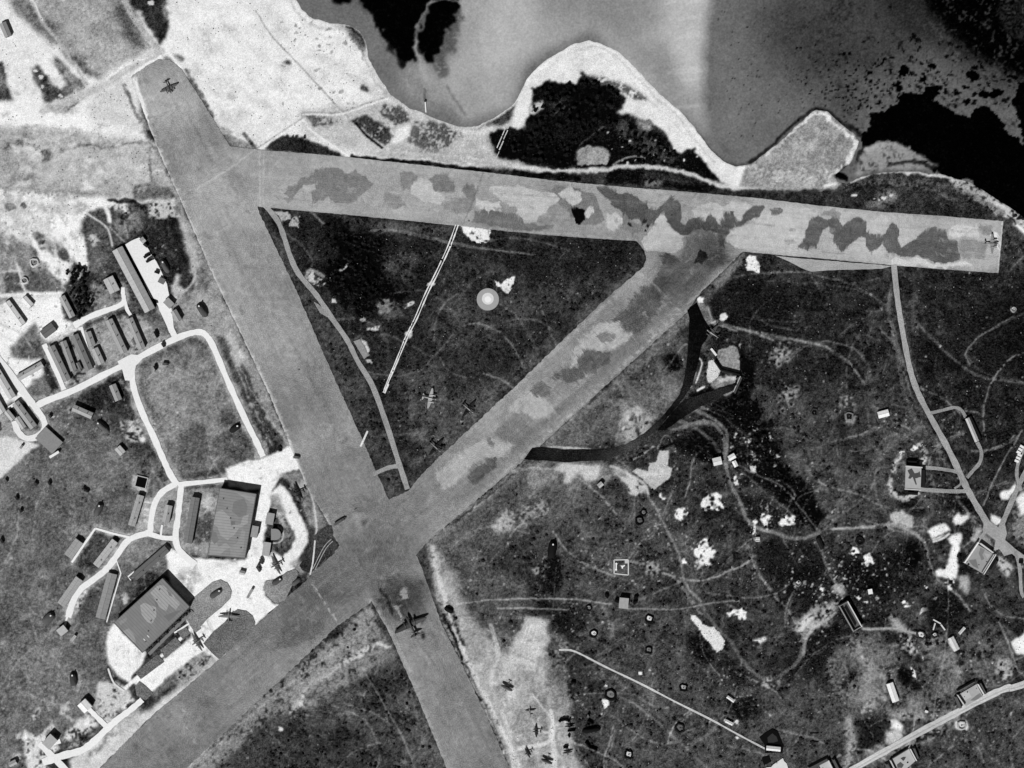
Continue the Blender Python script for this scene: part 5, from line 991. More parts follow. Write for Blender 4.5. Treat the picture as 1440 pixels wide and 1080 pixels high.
# ---------------------------------------------------------------- object helpers
def tag(o, label, cat, group=None, kind=None):
    o['label'] = label; o['category'] = cat
    if group: o['group'] = group
    if kind: o['kind'] = kind
    return o
def empty(name, label, cat, x, y, deg=0, z=0.0, group=None):
    """deg: direction of local +x in the survey grid, clockwise seen from above"""
    o = bpy.data.objects.new(name, None); COL.objects.link(o)
    o.location = (wx(x), wy(y), z); o.rotation_euler = (0, 0, -math.radians(deg))
    o.empty_display_size = 1
    return tag(o, label, cat, group)
def mesh(name, vs, fs, material, parent=None, smooth_=False):
    me = bpy.data.meshes.new(name); me.from_pydata(vs, [], fs); me.materials.append(material)
    if smooth_:
        me.polygons.foreach_set('use_smooth', [True]*len(me.polygons))
    o = bpy.data.objects.new(name, me); COL.objects.link(o)
    if parent: o.parent = parent
    return o
def boxv(x0, x1, y0, y1, z0, z1):
    return [(x0,y0,z0),(x1,y0,z0),(x1,y1,z0),(x0,y1,z0),(x0,y0,z1),(x1,y0,z1),(x1,y1,z1),(x0,y1,z1)]
BF = [(0,3,2,1),(4,5,6,7),(0,1,5,4),(1,2,6,5),(2,3,7,6),(3,0,4,7)]
def bx(name, x0, x1, y0, y1, z0, z1, material, parent=None): return mesh(name, boxv(x0,x1,y0,y1,z0,z1), BF, material, parent)
class MB:
    def __init__(s): s.v = []; s.f = []
    def add(s, vs, fs):
        n = len(s.v); s.v += vs; s.f += [tuple(i+n for i in f) for f in fs]; return s
    def box(s, *a): return s.add(boxv(*a), BF)
    def done(s, name, material, parent=None, smooth_=False): return mesh(name, s.v, s.f, material, parent, smooth_)
def local(parent, x, y):
    X, Y = wx(x), wy(y)
    if parent is None: return X, Y
    while parent.parent is not None: parent = parent.parent
    dx, dy = X-parent.location.x, Y-parent.location.y; a = parent.rotation_euler.z
    return dx*math.cos(a)+dy*math.sin(a), -dx*math.sin(a)+dy*math.cos(a)
def prism(name, pts, z0, z1, material, parent=None):
    p = [local(parent, x, y) for x, y in pts]
    ar = sum(p[i][0]*p[(i+1) % len(p)][1]-p[(i+1) % len(p)][0]*p[i][1] for i in range(len(p)))
    if ar < 0: p.reverse()
    n = len(p)
    vs = [(x, y, z0) for x, y in p]+[(x, y, z1) for x, y in p]
    fs = [tuple(range(n, 2*n))]+[(i, (i+1) % n, n+(i+1) % n, n+i) for i in range(n)]
    return mesh(name, vs, fs, material, parent)
def bank(name, x1, y1, x2, y2, w, h, top, material, parent=None, z0=-.5):
    """earth or concrete wall from one point to another, battered sides"""
    ax, ay = local(parent, x1, y1); bx_, by = local(parent, x2, y2)
    d = math.hypot(bx_-ax, by-ay); ux, uy = (bx_-ax)/d, (by-ay)/d; nx, ny = -uy, ux
    W_, t = w*S/2, top*S/2; e = (W_-t)
    vs = []
    for (px, py, sg) in ((ax, ay, 1), (bx_, by, -1)):
        vs += [(px+nx*W_, py+ny*W_, z0), (px-nx*W_, py-ny*W_, z0), (px+sg*ux*e-nx*t, py+sg*uy*e-ny*t, h), (px+sg*ux*e+nx*t, py+sg*uy*e+ny*t, h)]
    return mesh(name, vs, [(0,3,2,1)[::-1],(4,5,6,7)[::-1],(1,5,6,2)[::-1] if False else (1,5,6,2),(2,6,7,3),(3,7,4,0)], material, parent)

ROOFK = {}
def building(label, x1, y1, x2, y2, w, h=3.6, tone=.62, tone2=None, rise=None, chim=0, name='barrack_hut', cat='building', group=None, wall=.5, grain=.09, flat=False, panels=0, door=True):
    cx, cy = (x1+x2)/2, (y1+y2)/2
    ln = math.hypot(x2-x1, y2-y1)*S/2; hw = w*S/2
    o = empty(name, label, cat, cx, cy, math.degrees(math.atan2(y2-y1, x2-x1)), -.05, group)
    rise = (hw*.2 if rise is None else rise); h = h*.8
    if tone2 is not None: tone2 = tone+(tone2-tone)*.5  # second slope mostly darker: slight roof shading put into its colour
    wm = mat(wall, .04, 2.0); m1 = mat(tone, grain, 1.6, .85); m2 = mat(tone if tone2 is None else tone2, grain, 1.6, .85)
    L_, W_ = ln-.25, hw-.3
    if flat:
        bx('wall', -L_, L_, -W_, W_, -.5, h, wm, o)
        r = bx('roof', -ln, ln, -hw, hw, h+.003, h+.3, m1, o)
    else:
        vs = [(-L_,-W_,-.5),(L_,-W_,-.5),(L_,W_,-.5),(-L_,W_,-.5),(-L_,-W_,h),(L_,-W_,h),(L_,W_,h),(-L_,W_,h),(-L_,0,h+rise*.9),(L_,0,h+rise*.9)]
        mesh('wall', vs, [(0,1,5,4),(2,3,7,6),(1,2,6,9,5),(3,0,4,8,7)], wm, o)
        r = None
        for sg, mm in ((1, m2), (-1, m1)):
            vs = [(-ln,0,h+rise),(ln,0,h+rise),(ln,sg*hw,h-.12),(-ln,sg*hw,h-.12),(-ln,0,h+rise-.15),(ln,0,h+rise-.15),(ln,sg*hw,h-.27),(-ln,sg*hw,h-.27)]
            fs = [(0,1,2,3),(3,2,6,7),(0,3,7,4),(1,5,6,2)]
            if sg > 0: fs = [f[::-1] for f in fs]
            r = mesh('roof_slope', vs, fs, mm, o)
        bx('ridge_cap', -ln, ln, -.14, .14, h+rise-.02, h+rise+.08, mat(max(.2, tone-.15), .03), o)
    top = h+.3 if flat else h+rise*.6
    for k in range(chim):
        c_ = -ln+2*ln*(k+.5)/chim
        bx('chimney', c_-.35, c_+.35, hw*.3-.35, hw*.3+.35, h, top+1.1, mat(.35, .04), o)
    if panels:
        mb = MB()
        for k in range(1, panels):
            c_ = -ln+2*ln*k/panels
            mb.add([(c_-.06,-hw,h-.08),(c_+.06,-hw,h-.08),(c_+.06,0,h+rise+.04),(c_-.06,0,h+rise+.04),(c_-.06,hw,h-.08),(c_+.06,hw,h-.08)], [(0,1,2,3),(3,2,5,4)])
        q = mb.done('roof_seam', mat(max(.15, tone-.14), .03), o); q['kind'] = 'stuff'
    if door:
        bx('door', L_+.001, L_+.06, -.55, .55, 0, 2.1, mat(.3, .03), o)
    # rows of small windows along both long walls
    nwin = int(2*L_/4)
    if nwin > 1 and not flat:
        gm = mat(.12, .02, 1, .3, .4, 'glass')
        for sg in (-1, 1):
            for k in range(nwin):
                c_ = -L_+2*L_*(k+.5)/nwin
                key = ('win', sg, round(W_, 2))
                y0, y1_ = (W_+.003, W_+.05) if sg > 0 else (-W_-.05, -W_-.003)
                if key not in ROOFK:
                    q = bx('window', -.5, .5, y0, y1_, 1.1, 2.2, gm, o); ROOFK[key] = q.data
                else:
                    q = bpy.data.objects.new('window', ROOFK[key]); COL.objects.link(q); q.parent = o
                q.location = (c_, 0, 0)
    return o
G1 = 'barrack huts in the row north of the camp road'
B_ = building
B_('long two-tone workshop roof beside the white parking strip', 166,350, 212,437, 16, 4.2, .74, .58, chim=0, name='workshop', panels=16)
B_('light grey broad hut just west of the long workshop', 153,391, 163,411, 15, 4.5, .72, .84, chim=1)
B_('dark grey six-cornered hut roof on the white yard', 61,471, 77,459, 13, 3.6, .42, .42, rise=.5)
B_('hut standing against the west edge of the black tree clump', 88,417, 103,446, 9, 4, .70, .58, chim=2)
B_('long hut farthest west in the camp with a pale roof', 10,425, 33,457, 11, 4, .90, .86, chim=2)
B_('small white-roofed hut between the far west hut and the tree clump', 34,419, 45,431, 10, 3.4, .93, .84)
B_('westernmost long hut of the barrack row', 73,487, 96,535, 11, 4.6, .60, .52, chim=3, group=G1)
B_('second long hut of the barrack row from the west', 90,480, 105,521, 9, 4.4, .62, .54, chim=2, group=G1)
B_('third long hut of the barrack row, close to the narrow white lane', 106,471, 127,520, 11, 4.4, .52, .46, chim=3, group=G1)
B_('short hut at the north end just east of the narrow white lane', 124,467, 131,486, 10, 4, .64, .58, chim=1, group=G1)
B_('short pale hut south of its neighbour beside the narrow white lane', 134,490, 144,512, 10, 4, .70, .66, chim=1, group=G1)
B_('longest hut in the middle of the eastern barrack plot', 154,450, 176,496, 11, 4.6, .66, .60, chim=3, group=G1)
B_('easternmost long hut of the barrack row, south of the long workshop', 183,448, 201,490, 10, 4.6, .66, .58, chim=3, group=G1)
B_('tiny annex on the west side of the easternmost barrack hut', 187,477, 191,485, 5, 3, .5, .45)
B_('tiny annex hut between the second and third barrack huts', 110,510, 114,519, 5, 3.2, .5, .45)
B_('thin pale grey hut set across the slope beside the west lane', 26,532, 61,512, 9, 4, .72, .62, chim=2)
B_('long hut cut by the left edge of the picture, west of the lane', -6,517, 19,559, 11, 4.4, .80, .72, chim=2)
B_('pale hut at the left edge beyond the long west hut', -14,545, 6,580, 9, 4, .8, .74)
B_('long hut along the east side of the turning loop', 23,566, 49,601, 11, 4.4, .66, .58, chim=3)
B_('shorter pale hut on the west side of the turning loop', 10,578, 20,590, 8, 3.8, .76, .66)
B_('small pale hut at the south end inside the turning loop', 25,587, 35,602, 8, 3.8, .74, .66)
B_('small hut beside the junction, west of the white lane to the hangars', 159,541, 168,563, 10, 4, .64, .56, chim=1)
B_('long hut lying askew in the grass south of the barrack row', 104,573, 131,585, 9.5, 5, .68, .60, chim=2)
B_('roofless ruin with a white end wall south of the turning loop', 58,608, 82,630, 22, 3.0, .56, .5, flat=True, name='ruined_hall', wall=.4)
B_('small light hut beside the two crossing field tracks', 166,629, 174,638, 10, 4, .72, .88)
B_('long pale hut below the black square tank', 199,696, 186,739, 10, 4.2, .68, .64, chim=2, panels=10)
B_('small house in the oval grass island between two white lanes', 239,710, 234,734, 10, 5, .70, .56, chim=1, name='guardroom')
B_('long dark-roofed store just west of the big camouflaged hangar', 276,699, 265,763, 12, 5.0, .50, .44, name='store', panels=12)
B_('grey hut with a ribbed roof northwest of the white angled path', 113,760, 97,782, 13, 4.6, .66, .62, panels=6)
B_('pale long hut between the angled path and the white lane', 163,760, 136,795, 10, 4.2, .76, .68, chim=2, panels=8)
B_('dark diagonal hut beside the thin white kerb path', 236,771, 190,811, 11, 4.4, .44, .38, name='store', chim=2)
B_('pale ribbed hut along the west side of the white lane', 113,813, 87,850, 12, 4.2, .70, .60, panels=14)
B_('long grey hut with patched roof beside the thin white bent path', 159,806, 142,869, 14, 3.2, .60, .56, panels=9)
B_('small square light grey hut at the end of the white lane', 84,890, 94,882, 11, 4.6, .74, .74, flat=True, name='hut')
B_('narrow tiny hut in the grass beside the small square one', 107,893, 101,901, 4, 3, .74, .7)
B_('hut in the far northwest corner beside the white track', 5,33, 13,52, 10, 4, .62, .5)
B_('bright white-roofed cottage on the chalky clearing by the southwest lane', 116,986, 126,997, 15, 6, .96, .96, name='cottage')
B_('grey-roofed house in the southwest with a dark yard to its north', 66,1048, 78,1035, 14, 6, .70, .70, name='house', flat=True)
B_('square hut at the north end of the dark store by the yard lane', 234,422, 243,431, 10, 4.5, .62, .62, name='hut', flat=True)
B_('narrow hut with a dark east side south of the square hut by the yard lane', 245,437, 253,451, 9, 5, .66, .5)
B_('small workshop annex on the east wall of the big camouflaged hangar', 360,739, 357,755, 10.5, 5, .62, .62, flat=True, name='annex')
B_('flat-roofed shed north of the round-ended hut by the curved taxi track', 382,721, 379,737, 11, 4.4, .62, .62, flat=True, name='shed')
B_('flat-roofed shed south of the round-ended hut by the curved taxi track', 377,762, 374,781, 10.5, 4.4, .68, .68, flat=True, name='shed')
B_('little hut out on the white concrete yard', 337,804, 345,806, 6, 3, .75, .5, name='hut')
B_('small hut at the far southwest edge of the frame by the pale yard', 14,1075, 24,1070, 7, 3.5, .7, .6)
B_('white-walled lean-to in the grey ruin yard', 71,643, 84,635, 3.6, 3.6, .95, .95, flat=True, name='lean_to')
B_('brilliant white double-roofed hut alone in the dark heath', 1234,584, 1249,580, 9.5, 3, .96, .96, name='hut')
B_('narrow pale hut sunk between dark earth banks by the east loop road', 1359,588, 1373,621, 6, 3.2, .78, .70, name='bunkered_hut')
B_('white cottage beside the track with a black pit on its south side', 1002,650, 1014,647, 11, 4.5, .86, .96, name='cottage')
B_('larger of the two white huts east of the forked track', 1024,645, 1033,640, 7.5, 4, .95, .92, name='hut')
B_('smaller of the two white huts east of the forked track', 1031,648, 1035,656, 6, 4, .95, .92, name='hut')
B_('small grey hut with pale eaves below the black taxiway bend', 841,684, 847,679, 6.5, 4, .74, .66, name='hut')
B_('square light grey control hut on the east west track', 877.5,840, 876,855, 13, 5, .66, .66, flat=True, name='control_hut', cat='control hut')
B_('white-roofed hut in a black moat at the end of the thin white path', 1077,1051, 1097,1053, 6.5, 3.4, .92, .84, name='hut')
B_('white hut beside the small hedged plot in the southeast', 1250,960, 1259,986, 10, 3.4, .93, .95, name='hut')
B_('low white hut on the north side of the southeast dark copse', 1022,979, 1032,986, 4, 2.6, .92, .9, name='hut')
B_('low white hut on the south side of the southeast dark copse', 1020,1013, 1030,1018, 4.5, 2.6, .92, .9, name='hut')
B_('tiny bright square hut among dark scrub north of the ruin', 1220,832, 1226,831, 7, 3, .96, .96, flat=True, name='hut')
B_('light square hut in the reddish patch under the east crossroads', 1336,896, 1345,914, 9, 2.5, .86, .84, name='hut')
B_('small oblong hut just north of the southeast white hut row', 1348,891, 1356,882, 4, 2.5, .85, .8, name='hut')
B_('tiny white hut at the black pit by the dark curved track', 1062,757, 1068,757, 4, 2.5, .85, .85, name='hut')
B_('pale shed at the head of the white parking strip', 199,340, 204,336, 8, 3, .7, .6, name='shed')
B_('dark lean-to third from the north along the white parking strip', 208,367, 217,361, 4, 3, .35, .3, name='lean_to')
B_('grey tilted hut at the south end of the white parking strip', 224,393, 232,397, 8, 2.4, .45, .45, flat=True, name='hut')

B_('narrow black-roofed bunker with a pale gable beside the heath crossroads', 1149,757, 1156,772, 6, 3.4, .12, .10, name='bunker', wall=.6)
# ---- rounded hut
def dshape(x, y, r, deg):
    return [(x+r*math.cos(math.radians(deg+a)), y+r*math.sin(math.radians(deg+a))) for a in range(-90, 91, 15)]+[(x-r*.75*math.cos(math.radians(deg))-r*math.sin(math.radians(deg))*s, y-r*.75*math.sin(math.radians(deg))+r*math.cos(math.radians(deg))*s) for s in (1, -1)]
o = empty('round_ended_hut', 'hut with one rounded end inside a pale curved kerb', 'building', 388, 751)
prism('wall', dshape(388,751,7.2,0), -.5, 4.0, mat(.5), o); prism('roof', dshape(388,751,7.9,0), 4.003, 4.3, mat(.56, .05), o)
# ---- hangars
def hangar(label, pts, h, tone, patches, name='hangar', rise=0):
    cx = sum(p[0] for p in pts)/4; cy = sum(p[1] for p in pts)/4
    o = empty(name, label, 'hangar', cx, cy)
    def sc(f): return [(cx+(x-cx)*f, cy+(y-cy)*f) for x, y in pts]
    prism('wall', sc(.992), -.5, h, mat(.45, .04), o)
    r = prism('roof', pts, h+.003, h+.35, mat(tone, .06, 5), o)
    for k, (pp, t) in enumerate(patches):
        prism('camouflage_patch', ragged(pp, .5, 4, k), h+.352, h+.358+k*.004, mat(t, .05, 3), r)
    mb = MB(); (ax, ay), (bx2, by2), (cx2, cy2), (dx2, dy2) = [local(o, *p_) for p_ in pts]
    for k in range(1, 24):
        t_ = k/24; xa, ya = ax+(dx2-ax)*t_, ay+(dy2-ay)*t_; xb, yb = bx2+(cx2-bx2)*t_, by2+(cy2-by2)*t_
        d_ = math.hypot(xb-xa, yb-ya); nx, ny = -(yb-ya)/d_*.09, (xb-xa)/d_*.09
        mb.add([(xa+nx,ya+ny,h+.42),(xa-nx,ya-ny,h+.42),(xb-nx,yb-ny,h+.42),(xb+nx,yb+ny,h+.42),(xa+nx,ya+ny,h+.3),(xb+nx,yb+ny,h+.3)], [(0,1,2,3) if nx*0+1 > 0 else (3,2,1,0),(4,0,3,5)])
    q_ = mb.done('roof_seam', mat(tone-.07, .05), o); q_['kind'] = 'stuff'
    for k in range(6):
        x_, y_ = ax+(cx2-ax)*(.15+k*.14), ay+(cy2-ay)*(.15+k*.14); bx('roof_vent', x_-.5, x_+.5, y_-.5, y_+.5, h+.3, h+1.0, mat(.4, .04), o)
    # low parapet and roof lights
    for k in range(4):
        a, b = pts[k], pts[(k+1) % 4]
        bank('parapet', a[0], a[1], b[0], b[1], .8, h+.65, .7, mat(tone-.12, .03), o, h+.33)
    # sliding door leaves on the two short ends
    L1_ = math.hypot(pts[1][0]-pts[0][0], pts[1][1]-pts[0][1])
    for a, b in ((0, 1), (2, 3)):
        for k in range(6):
            t0, t1 = .1+k*.8/6, .1+(k+.94)*.8/6
            p0, p1 = pts[a], pts[b]
            bank('door_leaf', p0[0]+(p1[0]-p0[0])*t0, p0[1]+(p1[1]-p0[1])*t0, p0[0]+(p1[0]-p0[0])*t1, p0[1]+(p1[1]-p0[1])*t1, .5, h*.8, .5, mat(.38, .04), o, 0)
    return o
h1 = hangar('big camouflaged hangar with its long axis near north-south', [(311,686),(362,694),(346,784),(294,780)], 7.2, .56,
    [([(330,705),(345,700),(350,712),(348,722),(338,726),(328,718)], .50), ([(305,720),(315,716),(325,726),(327,738),(340,736),(344,726),(352,722),(350,735),(338,742),(330,752),(322,758),(312,752),(308,740),(302,736)], .64),
     ([(298,760),(305,758),(309,768),(320,762),(326,768),(312,778),(297,779)], .63), ([(325,768),(336,762),(342,744),(347,746),(344,772),(336,782),(326,780)], .60), ([(327,733),(333,732),(333,737),(327,737)], .46), ([(335,692),(352,695),(360,698),(359,708),(350,703)], .62), ([(300,745),(306,748),(310,758),(304,764),(299,758)], .50)])
h2 = hangar('second big camouflaged hangar standing at a diagonal above the long taxi strip', [(231,812),(269,852),(203,916),(163,874)], 7.2, .53,
    [([(199,850),(206,846),(214,850),(222,852),(222,865),(216,876),(208,872),(202,862)], .66), ([(214,832),(224,822),(232,822),(246,836),(256,848),(250,856),(240,848),(236,858),(226,852),(220,842)], .66), ([(219,842),(224,846),(226,854),(222,852)], .48), ([(236,826),(246,838),(240,836)], .50), ([(176,886),(184,882),(190,890),(195,902),(188,900)], .62), ([(170,872),(180,866),(182,870),(172,878)],.58), ([(232,865),(248,858),(258,856),(240,872)], .47)])
o = empty('netted_lean_to', 'narrow dark netted shelter along the southeast side of the diagonal hangar', 'shelter', 237, 886, math.degrees(math.atan2(918-857, 207-268)))
mb = MB(); rr = random.Random(4)
for k in range(46):
    x = -28+56*k/46*1.0; y = rr.uniform(-1.6, 1.6); s_ = rr.uniform(.6, 1.5); z = rr.uniform(1.2, 3.4)
    mb.add([(x-s_,y-s_,z*.4),(x+s_,y-s_,z*.5),(x+s_,y+s_,z*.6),(x-s_,y+s_,z*.4),(x,y,z)], [(0,1,4),(1,2,4),(2,3,4),(3,0,4)])
q = mb.done('netting', mat(.25, .08, .8), o); q['kind'] = 'stuff'
bx('wall', -28, 28, -2.6, -2.2, -.5, 3.0, mat(.2, .06), o); bx('roof_strip', -28, 28, 1.5, 4.5, .2, 1.0, mat(.5, .05), o)
for k in range(2):
    o2 = empty('marker_board', ['western', 'eastern'][k]+' one of two small white boards on the corner of the diagonal hangar roof', 'board', 206+k*5, 898-k*5, 45, 7.56)
    bx('board', -1.3, 1.3, -.35, .35, 0, .12, mat(.93, .02), o2)
# east dispersal hangar
o = empty('dispersal_hangar', 'east hangar whose pale roof carries a dark aeroplane-like blotch', 'hangar', 1282, 671)
prism('wall', [(1273,656),(1292,657.5),(1291,686),(1272,685)], -.5, 5.5, mat(.4), o)
r = prism('roof', [(1271.5,654),(1293.5,656.5),(1292.5,688),(1270.5,687)], 5.503, 5.8, mat(.70, .05, 3), o)
prism('camouflage_patch', ragged([(1274,661),(1280,658),(1284,665),(1289,664),(1291,662),(1293,670),(1287,672),(1285,672),(1287,680),(1286,682),(1283,675),(1281,670),(1278,673),(1275,672),(1277,667)], .4, 3, 1), 5.803, 5.81, mat(.30, .05), r)
bank('roof_beam', 1271,655, 1295,657, 1.8, 6.3, 1.5, mat(.80), o, 5.4); bank('roof_beam', 1270,687, 1293,688.5, 1.8, 6.3, 1.5, mat(.80), o, 5.4)
bank('wall_and_shadow_bank', 1297,659, 1297,685, 7, 4.6, 4, mat(.13, .08), o); bank('wall_and_shadow_bank', 1274,649, 1290,650, 7, 3, 3, mat(.10, .08), o); bank('wall_and_shadow_bank', 1276,693, 1291,694, 5, 3, 2.5, mat(.10,.08), o)  # first, eastern bank is the hangar's shadow built as a dark solid
# ---- crossroad pen
def pen(label, floor, walls, ftone=.62, patches=(), name='aircraft_pen'):
    cx = sum(p[0] for p in floor)/len(floor); cy = sum(p[1] for p in floor)/len(floor)
    o = empty(name, label, 'aircraft pen', cx, cy, 0, 0.0, 'walled aircraft pens along the east roads')
    f = prism('floor', floor, -.3, .62, mat(ftone, .06, 3), o)
    for k, (pp, t) in enumerate(patches): prism('camouflage_patch', ragged(pp, .4, 3, k), .62, .63+.004*k, mat(t, .05), f)
    for (x1, y1, x2, y2, w, h, top, t, nm) in walls: bank(nm, x1, y1, x2, y2, w, h, top, mat(t, .05), o)
    return o
pen('aircraft pen below the east crossroads, floor blotched and two white side walls', [(1375,766),(1396,779),(1381,806),(1355,791)],
    [(1374.5,762,1355,791,2.4,4,2,.95,'side_wall'),(1399,779,1382,807,1.2,4,1,.95,'side_wall'),(1396.5,779,1380,805,1.0,4,.8,.85,'side_wall'),(1377,763,1396,777,2.2,3.6,1.2,.8,'end_wall'),(1402,786,1392,803,7,3.5,2,.2,'earth_bank')],
    .62, [([(1378,770),(1385,773),(1381,780),(1384,786),(1380,788),(1376,778)],.5),([(1384,778),(1392,780),(1388,786)],.7),([(1362,788),(1372,786),(1376,800),(1368,796)],.48)])
pen('large aircraft pen north of the southeast road with doubled side banks', [(1347,977),(1373,962),(1382,979),(1358,993)],
    [(1345,976,1356,992,1.6,3.6,1,.82,'side_wall'),(1343,978,1351,996,4.5,3.2,1.5,.36,'earth_bank'),(1374,961,1384,978,1.4,3.6,1,.86,'side_wall'),(1377,959,1386,976,4,3.2,1.4,.36,'earth_bank'),(1345,972,1370,958,3.4,3.2,1.2,.40,'earth_bank')],
    .68, [([(1364,985),(1372,978),(1378,974),(1381,979),(1370,985)],.5),([(1352,975),(1362,972),(1366,980),(1356,985)],.76)])
pen('aircraft pen south of the southeast road holding a small dark aircraft shape', [(1253,1068),(1278,1053),(1287,1070),(1268,1086),(1262,1084)],
    [(1251,1068,1262,1090,1.6,3.6,1,.8,'side_wall'),(1246,1072,1256,1092,6,3.2,2,.36,'earth_bank'),(1279,1052,1288,1069,1.4,3.6,1,.86,'side_wall'),(1284,1050,1291,1067,5,3.2,1.6,.36,'earth_bank'),(1254,1066,1277,1052,1.2,3,.8,.4,'end_wall')],
    .72, [([(1266,1066),(1270,1064),(1274,1064),(1272,1068),(1270,1070)],.3),([(1261,1075),(1266,1071),(1271,1075),(1268,1080),(1262,1080)],.35)])
pen('aircraft pen cut by the bottom edge south of the black-moated hut', [(1152,1076),(1166,1069),(1175,1085),(1160,1095)],
    [(1136,1081,1165,1066,8,3.0,3,.32,'earth_bank'),(1164,1068,1174,1088,1.4,3.6,1,.84,'side_wall'),(1171,1066,1181,1086,5,3.2,2,.34,'earth_bank')], .74)
# ruin with black interior
o = empty('roofless_building', 'long roofless building with a black interior at the end of the chalk track', 'building', 1195, 866, math.degrees(math.atan2(34, 19)))
bx('floor', -13, 13, -4, 4, -.2, .6, mat(.36, .05), o)
bx('wall', -13.6, 13.6, -4.6, -4.0, -.5, 4.5, mat(.6), o); bx('wall', -13.6, 13.6, 4.0, 4.6, -.5, 5, mat(.86), o); bx('wall', -13.6, -13.0, -4, 4, -.5, 5, mat(.5), o); bx('wall', 13.0, 13.6, -4, 4, -.5, 3, mat(.6), o); bx('inner_wall', -9, 11, -1.2, -.8, .6, 4.5, mat(.3), o)
# dark blast bank lines in the dispersal bay
o = empty('dispersal_wall', 'kinked black blast wall across the concrete dispersal bay', 'wall', 1020, 520)
for a in ((1005,508,1013.5,520.5),(1013,520,1040,527)): bank('wall_section', a[0],a[1],a[2],a[3], 2.2, 3.2, 1.6, mat(.10, .03), o)
o = empty('wall_fragment', 'short white wall stub at the north edge of the dispersal bay', 'wall', 1003.5, 495, 52); bx('wall', -4, 4, -.9, .9, -.5, 1.2, mat(.93), o)
o = empty('bay_edge_wall', 'low pale kerb wall down the east side of the dispersal bay', 'wall', 1034, 540)
bank('wall', 1041, 529, 1031, 551, 1.6, 1.6, 1.2, mat(.72), o); bank('bank', 1043, 530, 1033, 553, 3.4, 1.4, 1.4, mat(.32), o)
o = empty('hut_banks', 'pair of dark earth banks flanking the sunken hut on the east loop', 'earth bank', 1366, 605)
bank('bank', 1355,591, 1368,623, 5, 2.6, 1.6, mat(.12,.07), o); bank('bank', 1363,584, 1379,618, 5, 2.6, 1.6, mat(.10,.07), o)
# black square tank
o = empty('static_water_tank', 'black square water tank in a pale surround above the long pale hut', 'water tank', 199, 678, 14)
bx('water_surface', -4.6, 4.6, -4.6, 4.6, 0, .45, mat(.02, .02, 1, .2, .3), o)
for a in ((-5.4,5.4,-5.4,-4.6),(-5.4,5.4,4.6,5.4),(-5.4,-4.6,-4.6,4.6),(4.6,5.4,-4.6,4.6)): bx('rim', a[0],a[1],a[2],a[3], -.3, .9, mat(.74), o)
# moat round the white roofed hut
o = empty('moat', 'black moat round the white-roofed hut in the southeast', 'moat', 1086, 1045)
m_ = prism('water_surface', [(1068,1037),(1077,1030),(1086,1025),(1093,1028),(1098,1040),(1102,1050),(1100,1059),(1095,1058),(1076,1059),(1075,1047),(1070,1040)], -.3, .58, mat(.03, .03, 1, .3, .2), o)
prism('island', [(1079,1037),(1086,1031),(1092,1036),(1094,1042),(1088,1044),(1080,1044)], -.3, .66, mat(.2, .08), o)
o = empty('black_pit', 'small black pit on the sand south of the moated hut', 'pit', 1077, 1069); prism('water_surface', ragged([(1071,1066),(1081,1063),(1084,1071),(1074,1076)], .6, 3), -.2, .58, mat(.03, .03), o)
prism('bank', ragged([(1084,1078),(1100,1066),(1106,1074),(1112,1095),(1090,1095),(1074,1080)], .8, 4), -.3, .5, mat(.88, .05), o)

# ---- earth-covered shelters
def mound(label, x1, y1, x2, y2, w, h=3.4, tone=.36, vent=True, name='earth_covered_shelter', group='earth-covered shelters around the camp'):
    cx, cy = (x1+x2)/2, (y1+y2)/2
    o = empty(name, label, 'shelter', cx, cy, math.degrees(math.atan2(y2-y1, x2-x1)), 0, group)
    ln = math.hypot(x2-x1, y2-y1)*S/2+w*S*.25; hw = w*S/2; rr = random.Random(int(cx*7+cy))
    vs = []; fs = []; NA, NR = 18, 5
    for j in range(NR):
        t = j/(NR-1)*math.pi/2*.92
        for k in range(NA):
            a = 2*math.pi*k/NA; q = 1+rr.uniform(-.05, .05)
            ca, sa = math.cos(a), math.sin(a)
            px = math.copysign(abs(ca)**.6, ca)*ln*math.cos(t)*q; py = math.copysign(abs(sa)**.8, sa)*hw*math.cos(t)*q
            vs.append((px, py, -.5+(h+.5)*math.sin(t)))
    for j in range(NR-1):
        for k in range(NA): fs.append((j*NA+k, j*NA+(k+1) % NA, (j+1)*NA+(k+1) % NA, (j+1)*NA+k))
    fs.append(tuple((NR-1)*NA+k for k in range(NA)))
    mesh('earth_cover', vs, fs, mat(tone, .07, 1.4), o)
    if vent:
        vs = [(ln*-.55+.8*math.cos(a*math.pi/4), .7*math.sin(a*math.pi/4), z) for z in (h-.8, h+.6) for a in range(8)]
        mesh('vent', vs, [tuple(range(8, 16))]+[(k, (k+1) % 8, 8+(k+1) % 8, 8+k) for k in range(8)], mat(.95, .01), o)
    return o
mound('earth-covered shelter with white vent beside the white parking strip', 229,367, 236,382, 9, 4, .34)
mound('rounded earth-covered shelter alone inside a dark grass ring near the runway', 280,429, 289,443, 11, 5, .30)
mound('long earth-covered shelter north of the two field tracks', 137,593, 152,607, 9, 4.2, .36)
mound('earth-covered shelter between field tracks above the angled path', 142,709, 135,724, 10, 4, .34)
mound('earth-covered shelter in the rough ring west of the white lane', 74,864, 63,874, 13, 3.6, .34)
mound('earth-covered shelter with several white vents in the southwest grass', 103,947, 104,962, 11, 3.8, .26)
mound('dark earth-covered shelter in the capsule lawn of the white yard', 311,829, 297,839, 9, 2.6, .32)
mound('small shelter with white vent on the lawn beside the southwest runway', 396,813, 384,821, 8, 2.6, .30)
mound('second small mound right behind the vented one by the southwest runway', 421,814, 412,822, 7, 2.4, .35, False)
mound('very dark shelter with a white vent in the middle of the south heath', 778,762, 775,783, 12, 4.5, .08)
